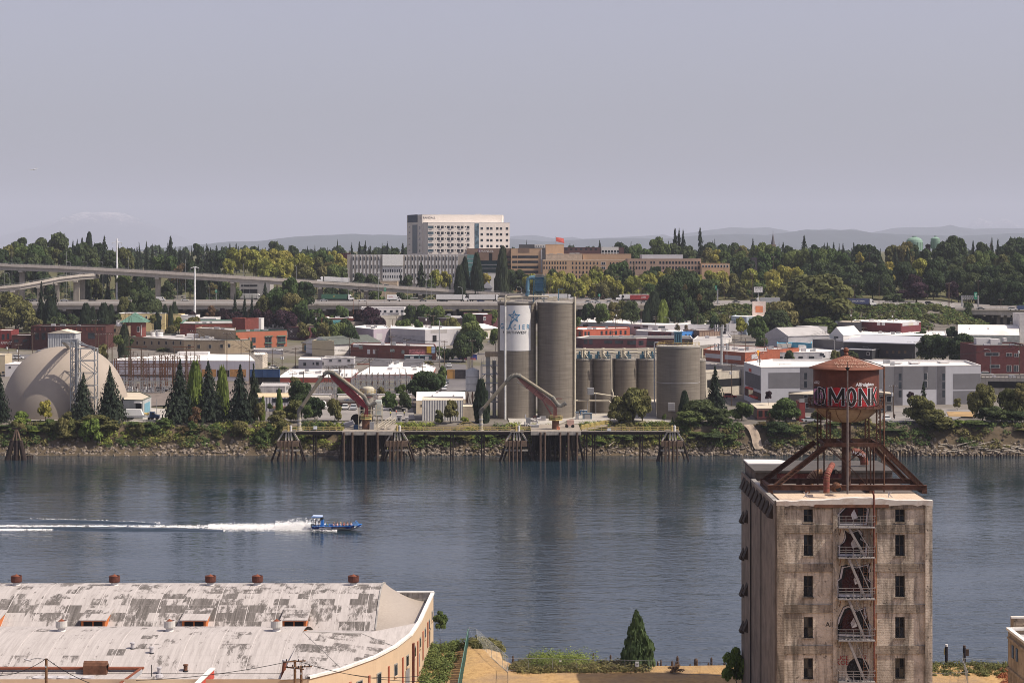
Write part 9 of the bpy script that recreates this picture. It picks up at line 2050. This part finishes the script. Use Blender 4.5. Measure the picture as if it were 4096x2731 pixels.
def near_bank():
 GS=M('fence_green',(.035,.10,.085),rough=.6,var=.2);r=thing('slatted_fence','green slatted fence running down the grassy bank','fence',(-6.6,262,5));m,pm=MB(),MB()
 for i in range(46):
  Y=286-i*1.3;X=-6.25-i*.022;z=nearz(X,Y);m.obox((X,Y,z+1.05),(.02,0,0),(0,.55,0),(0,0,1.05));pm.bar((X-.06,Y+.6,z),(X-.06,Y+.6,z+2.25),.05)
 P_('slat_panel',m,GS,r);P_('post',pm,M('fence_green_pale',(.12,.22,.18)),r);P_('rail',MB().bar((-6.25,286,nearz(-6.25,286)+2.15),(-7.2,228,nearz(-7.2,228)+2.15),.05),M('fence_green_pale'),r)
 def chain(pts,label,h=1.7):
  r=thing('chain_link_fence',label,'fence',pts[0]);m,w_=MB(),MB();po=[]
  for a,c in zip(pts,pts[1:]):
   n=max(1,round((c-a).length/3.))
   for i in range(n+1):s=a.lerp(c,i/n);s.z=nearz(s.x,s.y);m.bar(s,s+V_((0,0,h)),.035)
   A,C=a.copy(),c.copy();A.z=nearz(a.x,a.y);C.z=nearz(c.x,c.y)
   for hh in(h,.05):m.bar(A+V_((0,0,hh)),C+V_((0,0,hh)),.03)
   k=int((c-a).length/.45)
   for i in range(k):
    for u,v in((0,h),(h,0)):w_.bar(A.lerp(C,i/k)+V_((0,0,u)),A.lerp(C,min(1,(i+3.5)/k))+V_((0,0,v)),.006,3)
  P_('post',m,M('galvanised'),r);P_('mesh',w_,M('galvanised'),r);return r
 gp=lambda px,Y:V_(((px-512)*Y/F,Y,5))
 fr=chain([gp(505,271),gp(600,270.5),gp(700,269),gp(728,268)],'long chain-link fence at the river edge of the dry lot');chain([gp(469,287),gp(476,286),gp(508,270),gp(508,262)],'chain-link fence corner by the top of the green fence',2.2);chain([gp(932,262),gp(968,262),gp(962,278),gp(1010,279)],'chain-link fence right of the grain elevator')
 for i,(x,y,w_,h)in enumerate(((1150,972,34,46),(445,942,18,14),(1352,950,18,14))):
  p=qa('C2',x,y,269.6);k=K*269.6/F;sb=thing('warning_sign',('large white printed notice on the river fence','small white notice at the left of the river fence','small white notice at the right of the river fence')[i],'sign',p);P_('board',MB().box(-w_*k/2,w_*k/2,-.02,.02,-h*k/2,h*k/2),SIGNW,sb,local=True)
  P_('lettering',to_('NO' if i else 'DANGER',(0,-.04,h*k*.12),(1,0,0),(0,0,1),.13 if i else.12,(0,0,0)),BLACK,sb,local=True)
  if i==0:P_('pictogram',MB().lathe([(.16,0),(.16,.02),(0,.02)],10),BLACK,sb,local=True)
 POST=M('rotten_wood',(.085,.055,.042),var=.4,scale=3.,streak=.4,dirt=(.02,.015,.012));rr=random.Random(9)
 for x,y,w_ in[(160,872,22),(310,885,22),(360,912,16),(748,870,18),(815,930,18),(905,885,20),(980,940,16),(1290,942,20),(1340,945,18),(1368,932,18),(1472,940,24),(1520,897,24),(1502,955,16),(1415,980,18),(1690,920,40),(1637,970,18),(1652,1000,16),(1740,1005,26),(1805,955,20),(1832,910,22),(1858,980,20),(1885,980,20),(1902,975,20),(70,945,18),(10,895,22),(1952,950,24),(880,950,16),(1310,965,16),(1530,950,20),(1700,955,18)]:
  Y=276+rr.random()*5;p=qa('C2',x,y,Y);k=K*Y/F;m=MB();r0=w_*k/2;m.lathe([(r0*1.05,-3-0),(r0,p.z*.5),(r0*.95,p.z-.25),(r0*.55,p.z),(0,p.z-.12)],9,(p.x,Y,0));o=S_('wooden_piling',m,POST,None,'piling','rotten wooden pilings behind the river fence');later(o,'nearpile','{n} of the rotten wooden pilings behind the river fence')
 for a,c,lb in(((1330,1015),(1400,1016),'left'),((1590,1024),(1850,1030),'upper right'),((1760,1062),(1900,1066),'lower right')):A,C=qa('C2',*a,277),qa('C2',*c,278);S_('pier_beam',MB().obox((A+C)/2,(C-A)/2,(0,.15,0),(0,0,.14)),POST,'%s weathered horizontal beam among the near pilings'%lb,'beam')
 for i,(x,yt)in enumerate(((880,825),(1220,845))):
  p=qa('N',x,yt,285);r=thing('mooring_pile',('left tall dark pile with pale cap by the elevator','right tall dark pile with a board on its side by the elevator')[i],'piling',(p.x,285,-2));h=p.z+2;P_('pile',MB().lathe([(.24,0),(.22,h-.35),(.2,h-.3)],10),M('pile_black',(.02,.016,.022)),r,local=True);P_('cap',MB().lathe([(.19,h-.3),(.19,h),(0,h+.04)],10),WT if i==0 else POST,r,local=True)
  P_('board',MB().box(*((-.36,-.26)if i==0 else(.2,.62)),-.1,.1,h-1.5,h-.55),YELLOW if i==0 else POST,r,local=True);P_('sleeve',MB().lathe([(.42,0),(.42,3.4+i*.3),(.26,3.6+i*.3)],9),POST,r,local=True)
 for im,x,Y in(('N',690,280),('N',745,280),('N',950,279),('N',1300,279),('N',1040,278),('N',1530,279)):p=qa(im,x,1370,Y);o=S_('wooden_piling',MB().lathe([(.3,-2),(.27,p.z),(0,p.z+.1)],8,(p.x,Y,0)),POST,None,'piling','low rotten pilings right of the elevator');later(o,'lowpile','{n} of the low rotten stumps right of the grain elevator')
 b=Bd();b.poly=ccw([(62,250),(62,205),(95,205),(95,250)]);b.zr,b.zb=14.6,3;CT=st_('tan_stained_wall',(.40,.31,.23),(.50,.40,.30),(.13,.1,.08),.5);b.root=thing('mill_building','tan mill building with white coping at the lower right edge','building',(75,230,3));b.wall=P_('wall',MB().prism(b.poly,3,14.6,top=False),CT,b.root);P_('roof',MB().prism(inset(b.poly,.3),13.8,14.1),RG,b.root);P_('coping',MB().box(61.8,62.35,205,250.2,14.6,14.9).box(62.36,95,249.7,250.2,14.6,14.9),M('white_coping'),b.root);P_('upper_block',MB().box(63.2,95,252,253.6,3,15.7),CT,b.root);P_('upper_coping',MB().box(62.9,95,251.9,252.3,15.7,15.9),M('white_coping'),b.root)
 for y in(247.5,245.5,240,237):P_('window',MB().box(61.93,62.0,y-.45,y+.45,11.6,13.2),GLASS,b.root)
 P_('ledge',MB().box(61.75,62.0,206,249.9,9.8,10.1).box(61.6,62.0,206,249,13.8,14.0),CB_ if False else CT,b.root);P_('door',MB().box(61.9,62,236,239,3,7),M('rust_orange'),b.root)
near_bank()
def near_plants():
 cm=MB();rnd=random.Random(77)
 for k in range(3600):
  h=rnd.random()**.85;r0=(1-h)**.72*(.72+.28*min(1,h*9));a=rnd.random()*6.283;lump=1+.5*mnoise.noise(V_((math.cos(a)*1.8,math.sin(a)*1.8,h*7)));rr=r0*lump*(.45+.6*rnd.random()**.5);lq(cm,V_((rr*math.cos(a),rr*math.sin(a),.05+h*.95)),V_((math.cos(a),math.sin(a),.5))+rdir(rnd)*.8,.092*(.6+.8*rnd.random()),rnd)
 PROTO['pyramid']=[(cm.mesh('crown_pyramid',LEAF['fresh']),trunk_mb(.95,.03,9,4).mesh('trunk_pyramid',BARK))];KIND['pyramid']=('young_maple_tree','young pyramid-shaped leafy tree','tree')
 def nt(kind,im,x,yt,Y,hw,label):
  px,py=q(im,x,yt);p=at(px,py,Y);r=tree(kind,p.x,Y,p.z,hw*IM[im][2]*Y/F,'near',nearz(p.x,Y));r['label']=label;r['group']='trees on the near bank'
  for k_ in list(PEND):
   if k_[0]=='near':del PEND[k_]
 nt('pyramid','C2',1160,508,273,150,'young pyramid-shaped green tree behind the river fence');nt('brightshrub','C2',2060,800,262,125,'bright green rounded bush left of the grain elevator');nt('greenshrub','C1',1695,478,284,75,'dark green bush at the far corner of the cream warehouse');nt('brownshrub','C2',1500,975,270,90,'rust-brown dead bush at the river fence');nt('greenshrub','N',1690,1290,276,130,'small green shrub at the right chain fence, left one');nt('greenshrub','N',1930,1220,275,120,'small green shrub at the right chain fence, right one')
 def spot(p0,p1,y0,y1,sc_=1.,cond=None):
  def f(rnd):
   px=rnd.uniform(p0,p1);Y=rnd.uniform(y0,y1);X=(px-512)*Y/F
   if cond and not cond(px,Y):return None
   return X,Y,max(-.1,nearz(X,Y)-.05),sc_
  return f
 cover('blackberry_thicket',330,spot(414,466,252,293,1,lambda p,Y:p>421+(293-Y)*.02 and p<430+(Y-252)*.95),'green',.5,1.2,31,110,.13);cover('blackberry_bank',210,spot(471,512,283,294),'olive',.5,1.1,32,100,.13);cover('fence_hedge',240,spot(512,645,270.5,276),'olive',.5,1.3,33,110,.12);cover('fence_weeds',120,spot(512,645,270.5,275),'brown',.4,1.0,34,70,.1);cover('tall_weeds',60,spot(535,592,273,277),'bright',1.3,2.9,35,150,.11);cover('shore_grass',200,spot(925,1030,268,281),'olive',.3,.9,36,90,.11);cover('corner_brambles',60,spot(1000,1040,262,272),'rust',.4,.9,37,90,.1)
near_plants()
def skin_mesh(name,verts,edges,radii,sub=1):
 me=bpy.data.meshes.new('s');me.from_pydata(verts,edges,[]);o=bpy.data.objects.new('s',me);COL.objects.link(o);o.modifiers.new('k','SKIN')
 for v,r in zip(me.skin_vertices[0].data,radii):v.radius=(r,r)
 me.skin_vertices[0].data[0].use_root=True
 s=o.modifiers.new('b','SUBSURF');s.levels=sub;s.render_levels=sub
 out=bpy.data.meshes.new_from_object(o.evaluated_get(bpy.context.evaluated_depsgraph_get()));out.name=name;bpy.data.objects.remove(o);return out
CLOTH=Mcol('cloth',.85);SKINM=Mcol('skin',.6)
def body(kind):
 if kind=='seated':V=[(0,0,.1),(.0,0,.32),(-.02,0,.5),(0,0,.62),(.03,0,.72),(.04,0,.84),(0,.19,.52),(.1,.26,.3),(.36,.2,.26),(0,-.19,.52),(.1,-.26,.3),(.36,-.2,.26),(.06,.1,.09),(.44,.12,.12),(.48,.12,-.34),(.6,.12,-.38),(.06,-.1,.09),(.44,-.12,.12),(.48,-.12,-.34),(.6,-.12,-.38)]
 elif kind=='walking':V=[(0,0,.95),(0,0,1.12),(0,0,1.36),(0,0,1.5),(.02,0,1.58),(.03,0,1.7),(0,.2,1.4),(-.08,.26,1.14),(.02,.26,.9),(0,-.2,1.4),(.08,-.26,1.14),(.2,-.24,.92),(0,.1,.92),(.12,.1,.5),(.05,.1,.06),(.2,.1,.03),(0,-.1,.92),(-.02,-.1,.5),(-.28,-.1,.1),(-.16,-.1,.03)]
 else:V=[(0,0,.95),(0,0,1.12),(0,0,1.36),(0,0,1.5),(.02,0,1.58),(.03,0,1.7),(0,.2,1.4),(.06,.27,1.14),(.22,.22,.98),(0,-.2,1.4),(.06,-.27,1.14),(.22,-.22,.98),(0,.1,.92),(.01,.11,.5),(0,.11,.06),(.14,.12,.03),(0,-.1,.92),(.01,-.11,.5),(0,-.11,.06),(.14,-.12,.03)]
 E=[(0,1),(1,2),(2,3),(3,4),(4,5),(2,6),(6,7),(7,8),(2,9),(9,10),(10,11),(0,12),(12,13),(13,14),(14,15),(0,16),(16,17),(17,18),(18,19)]
 Rr=[.13,.12,.14,.055,.1,.09,.065,.045,.04,.065,.045,.04,.09,.06,.045,.04,.09,.06,.045,.04]
 V3=[V_(v)for v in V];top=MB().bar(V3[0],V3[1],.155,10,.15).bar(V3[1],V3[2]+V_((0,0,.06)),.15,10,.17).bar(V3[2],V3[6],.1,8,.085).bar(V3[6],V3[7],.085,8,.07).bar(V3[2],V3[9],.1,8,.085).bar(V3[9],V3[10],.085,8,.07)
 leg=MB().bar(V3[12],V3[13],.11,8,.085).bar(V3[16],V3[17],.11,8,.085)
 if kind!='seated':leg.bar(V3[13],V3[14],.085,8,.07).bar(V3[17],V3[18],.085,8,.07)
 h=V3[5];hair=MB().lathe([(.118,-.02),(.122,.05),(.085,.12),(0,.145)],10,(h.x-.02,0,h.z-.03));face=MB().bar((h.x+.085,0,h.z-.03),(h.x+.125,0,h.z-.05),.018,5)
 return skin_mesh('body',V,E,Rr),top.mesh('shirt',CLOTH),leg.mesh('trousers',CLOTH),hair.mesh('hair',CLOTH),face.mesh('nose',SKINM)
BODY={k:body(k)for k in('seated','standing','walking')}
for k in BODY:
 BODY[k][0].materials.clear();BODY[k][0].materials.append(SKINM)
 for p in BODY[k][0].polygons:p.use_smooth=True
def person(kind,loc,rz,shirt,trous,hairc,label,group=None,extra=None):
 r=thing('person',label,'person',loc,rz,group)
 for nm,me,c in zip(('body','shirt','trousers','hair','nose'),BODY[kind],((.42,.24,.165),shirt,trous,hairc,(.42,.24,.165))):
  o=bpy.data.objects.new(nm,me);COL.objects.link(o);o.parent=r;o.color=(*c,1)
 return r
def boat():
 Y=444;s=.04252*Y/F;X=(q('Z',1175,0)[0]-512)*Y/F;o=thing('jet_boat','blue open sightseeing jet boat speeding across the river','boat',(X,Y,0));L=lambda n,mb,m:P_(n,mb,m,o,local=True);lx=lambda x:(x-1175)*s;lz=lambda y:(700-y)*s
 BH=M('boat_navy',(.012,.03,.17),rough=.25,var=.1);BB=M('boat_blue',(.03,.17,.52),rough=.3,var=.1);AL=M('boat_aluminium',(.55,.56,.57),rough=.35,metal=.6)
 st=[(-5.5,1.35,.95,.05),(-3,1.42,.97,.02),(0,1.45,1.0,.0),(2.5,1.4,1.06,.05),(4.0,1.05,1.14,.28),(4.9,.55,1.22,.62),(5.45,.06,1.28,1.05)];n=5
 def hull(h0,h1):
  m=MB();vs=[]
  for x,w_,zg,zk in st:
   for sg in(1,-1):
    for f in(h0,(h0+h1)/2,h1):vs.append((x,sg*-w_*(.55+.45*f**.6),zk+(zg-zk)*f))
  fs=[]
  for i in range(len(st)-1):
   a,c=i*6,i*6+6
   for j in(0,1):fs+=[(a+j,c+j,c+j+1,a+j+1),(a+4+j,c+4+j,c+3+j,a+3+j)]
  return m.raw(vs,fs+[(0,1,2,5,4,3)])
 L('hull',hull(.38,1.0),BH);L('hull_bottom',hull(0.0,.38),AL);m=MB()
 for i in range(len(st)-1):
  a,c=st[i],st[i+1]
  for sg in(-1,1):m.bar((a[0],sg*a[1],a[2]),(c[0],sg*c[1],c[2]),.07,6)
 L('gunwale',m,BB);L('deck',MB().raw([(x,sg*w_*.93,zg-.42)for x,w_,zg,zk in st for sg in(1,-1)],[(i*2,i*2+1,i*2+3,i*2+2)for i in range(len(st)-1)]),BB);L('foredeck',MB().raw([(x,sg*w_,zg+.02)for x,w_,zg,zk in st[3:]for sg in(1,-1)],[(i*2,i*2+1,i*2+3,i*2+2)for i in range(3)]),BB)
 m=MB()
 for i,xa in enumerate((1540,1575,1610)):m.face([(lx(xa)+.3,-1.3+i*.08,1.05),(lx(xa+35)+.3,-1.2+i*.1,1.08),(lx(xa+20),-1.15+i*.1,lz(490)),(lx(xa)-.0,-1.2+i*.08,lz(500))])
 m.face([(lx(1650)+.3,-1.0,1.1),(lx(1650)+.3,1.0,1.1),(lx(1605),.95,lz(490)),(lx(1605),-.95,lz(490))]);L('windscreen',m,Mglass('boat_screen',(.05,.12,.25)));m=MB()
 for y in(-1.0,1.0):m.bar((lx(1650)+.3,y,1.1),(lx(1605),y*.95,lz(488)),.05)
 m.bar((lx(1605),-.95,lz(488)),(lx(1605),.95,lz(488)),.05);L('windscreen_frame',m,BB)
 L('console',F_([(lx(775),.55),(lx(862),.55),(lx(850),lz(450)),(lx(790),lz(470))],1.5),BB);L('cabin_glass',F_([(lx(770),lz(470)),(lx(850),lz(450)),(lx(820),lz(385)),(lx(778),lz(385))],1.4),AUTOG);L('canopy',F_([(lx(575),lz(385)),(lx(822),lz(388)),(lx(818),lz(366)),(lx(600),lz(358))],2.2),M('canopy_white_blue',(.42,.5,.66)));L('canopy_edge',F_([(lx(572),lz(388)),(lx(824),lz(391)),(lx(824),lz(385)),(lx(572),lz(381))],2.3),BB);m=MB()
 for x0,x1 in((600,600),(690,700)):
  for y in(-.95,.95):m.bar((lx(x0),y,.6),(lx(x1),y,lz(385)),.035)
 L('canopy_post',m,AL);L('engine_cover',MB().box(-5.9,-5.2,-.6,.6,.5,1.35),M('engine_grey',(.2,.2,.2)));L('jet_nozzle',MB().bar((-5.8,0,.35),(-6.4,0,.3),.25,8),AL)
 for i in range(8):L('bench_seat',MB().box(lx(930+i*78)-.2,lx(930+i*78)+.25,-1.2,1.2,.6,.85).box(lx(930+i*78)-.28,lx(930+i*78)-.2,-1.2,1.2,.6,1.25),M('seat_blue',(.03,.10,.30)))
 L('lettering',to_('WILLAMETTE',(lx(900),-1.46,.48),(1,0,0),(0,0,1),.46,(0,0,0)),M('truck_white'));L('lettering',to_('JETBOAT EXCURSIONS',(lx(1235),-1.455,.58),(1,0,0),(0,0,1),.26,(0,0,0)),M('gold_letters'));L('emblem',MB().face([(lx(1570),-1.28,.75),(lx(1600),-1.22,.7),(lx(1640),-1.12,1.0),(lx(1590),-1.24,.98)]),M('truck_white'))
 cols=[('white',(.7,.68,.66)),('red',(.45,.06,.05)),('black',(.02,.02,.02)),('pale blue',(.35,.45,.6)),('tan',(.5,.38,.26)),('grey',(.25,.25,.25)),('pink',(.6,.3,.3)),('navy',(.03,.04,.12))];rr=random.Random(12);seats=('near side','near middle','far middle','far side');ws=('first','second','third','fourth','fifth','sixth')
 for row in range(6):
  for k in range(4):
   if(row,k)in((5,2),):continue
   cn,c=cols[rr.randrange(8)];x=lx(930+(7-row)*78)+.05;y=(-.95,-.33,.33,.95)[k];person('seated',(X+x,Y+y,.85),rr.uniform(-.2,.2),c,rr.choice(cols)[1],rr.choice(((.02,.015,.01),(.12,.07,.03),(.4,.3,.15),(.05,.03,.02))),'boat passenger in %s shirt, %s row from bow, %s seat'%(cn,ws[row],seats[k]),'passengers seated in the jet boat')
 person('seated',(X+lx(940),Y-.5,.85),.1,(.02,.25,.18),(.1,.1,.12),(.03,.02,.01),'boat passenger in green top sitting alone behind the others','passengers seated in the jet boat');person('standing',(X+lx(655),Y-.3,.58),0,(.03,.03,.035),(.15,.13,.1),(.02,.02,.02),'crew member in dark shirt standing at the stern rail','jet boat crew');person('standing',(X+lx(738),Y+.1,.58),0,(.02,.025,.07),(.03,.03,.05),(.02,.02,.02),'boat driver in navy standing at the console','jet boat crew')
 rnd=random.Random(31);m=MB();w_=lambda x,y:onz(*q('W',x,y),0)
 def lump(p,s_):
  a=rnd.random()*6.28;c,d=math.cos(a),math.sin(a);e=rnd.uniform(.5,1.8)
  m.raw([(p.x+(u*c*e-v*d)*s_,p.y+(u*d+v*c)*s_,p.z+z*s_)for u,v,z in((-1,-.6,-.2),(1,-.7,-.2),(.8,.7,-.2),(-.9,.6,-.2),(0,0,.55))],[(0,1,4),(1,2,4),(2,3,4),(3,0,4)])
 def band(n,tab,size,zmax=0.1,dens=None,clump=.0):
  x0,x1=tab[0][0],tab[-1][0]
  for i in range(n):
   x=x0+(x1-x0)*rnd.random()**(dens or 1);ya=LT_([(t[0],t[1])for t in tab],x);yb=LT_([(t[0],t[2])for t in tab],x);g=sum(rnd.random()for _ in range(3))/3;p=w_(x,ya+(yb-ya)*g)
   if clump and mnoise.noise(V_((p.x*.55,p.y*1.6,clump)))<-.12:continue
   p.z=rnd.random()**2*zmax;lump(p,size*rnd.uniform(.35,1.))
 band(9500,[(1400,186,236),(1750,184,242),(2050,182,247),(2200,195,247),(2262,226,242)],.14,.3);band(5200,[(1850,190,240),(2100,186,244),(2190,205,244)],.13,1.05);band(5200,[(-40,193,212),(500,196,216),(1000,196,220),(1450,188,232)],.13,.08,.8,3.);band(2200,[(-40,222,238),(300,222,234),(520,218,228)],.16,.1,1.2,1.);band(500,[(520,216,226),(1100,222,236),(1600,230,244)],.12,.05,1,2.);band(900,[(205,152,172),(420,154,170),(700,164,180),(1080,180,190)],.12,.2,1.3,5.)
 f,t,b=newmat('foam');b.inputs['Base Color'].default_value=(.80,.79,.78,1);b.inputs['Roughness'].default_value=.9;S_('wake_foam',m,f,kind='stuff')
 m=MB()
 for i in range(260):p=w_(2040+rnd.uniform(-110,120),214);p.y+=rnd.uniform(-1,1);p.z=.5+rnd.random()**1.5*1.6;lump(p,rnd.uniform(.05,.16))
 S_('wake_spray',m,f,kind='stuff')
 for nm,tab,hgt in(('wake_wave',[(150,212,224),(600,212,238),(1100,214,242),(1500,226,246)],.5),('wake_wave',[(-20,158,178),(250,158,180),(700,170,188),(1050,182,194)],.42)):
  mm=MB();vs=[];nx,ny=60,8
  for i in range(nx+1):
   x=tab[0][0]+(tab[-1][0]-tab[0][0])*i/nx;ya=LT_([(t_[0],t_[1])for t_ in tab],x);yb=LT_([(t_[0],t_[2])for t_ in tab],x)
   for j in range(ny+1):u=j/ny;p=w_(x,ya+(yb-ya)*u);vs.append((p.x,p.y,-.03+hgt*math.sin(math.pi*u)*math.sin(math.pi*(.06+.88*i/nx))**.5*(1+.4*mnoise.noise(V_((p.x*.25,j,0))))))
  mm.raw(vs,[(i*(ny+1)+j,i*(ny+1)+j+1,(i+1)*(ny+1)+j+1,(i+1)*(ny+1)+j)for i in range(nx)for j in range(ny)]);S_(nm,mm,bpy.data.materials['river_water'],kind='structure',smooth=True)
boat()
for i,(x,y,kind,c,lb)in enumerate(((1236,962,'standing',(.55,.6,.1),'worker in yellow vest and white helmet, leftmost of the three on the dock'),(1288,950,'standing',(.6,.08,.05),'worker in red shirt and white helmet in the middle'),(1362,962,'walking',(.5,.55,.1),'worker in yellow vest walking, rightmost of the three on the dock'))):
 g=G_(*q('B1',x,y));g.z+=.4;person(kind,g,-1.2+i,c,(.03,.035,.07),(.75,.75,.72),lb,'workers on the dock')
g=G_(*q('B3',1162,985));g.z+=.34;person('walking',g,1.2,(.015,.015,.015),(.02,.02,.02),(.02,.015,.01),'pedestrian in black walking in the waterfront yard',None)
flush_labels()
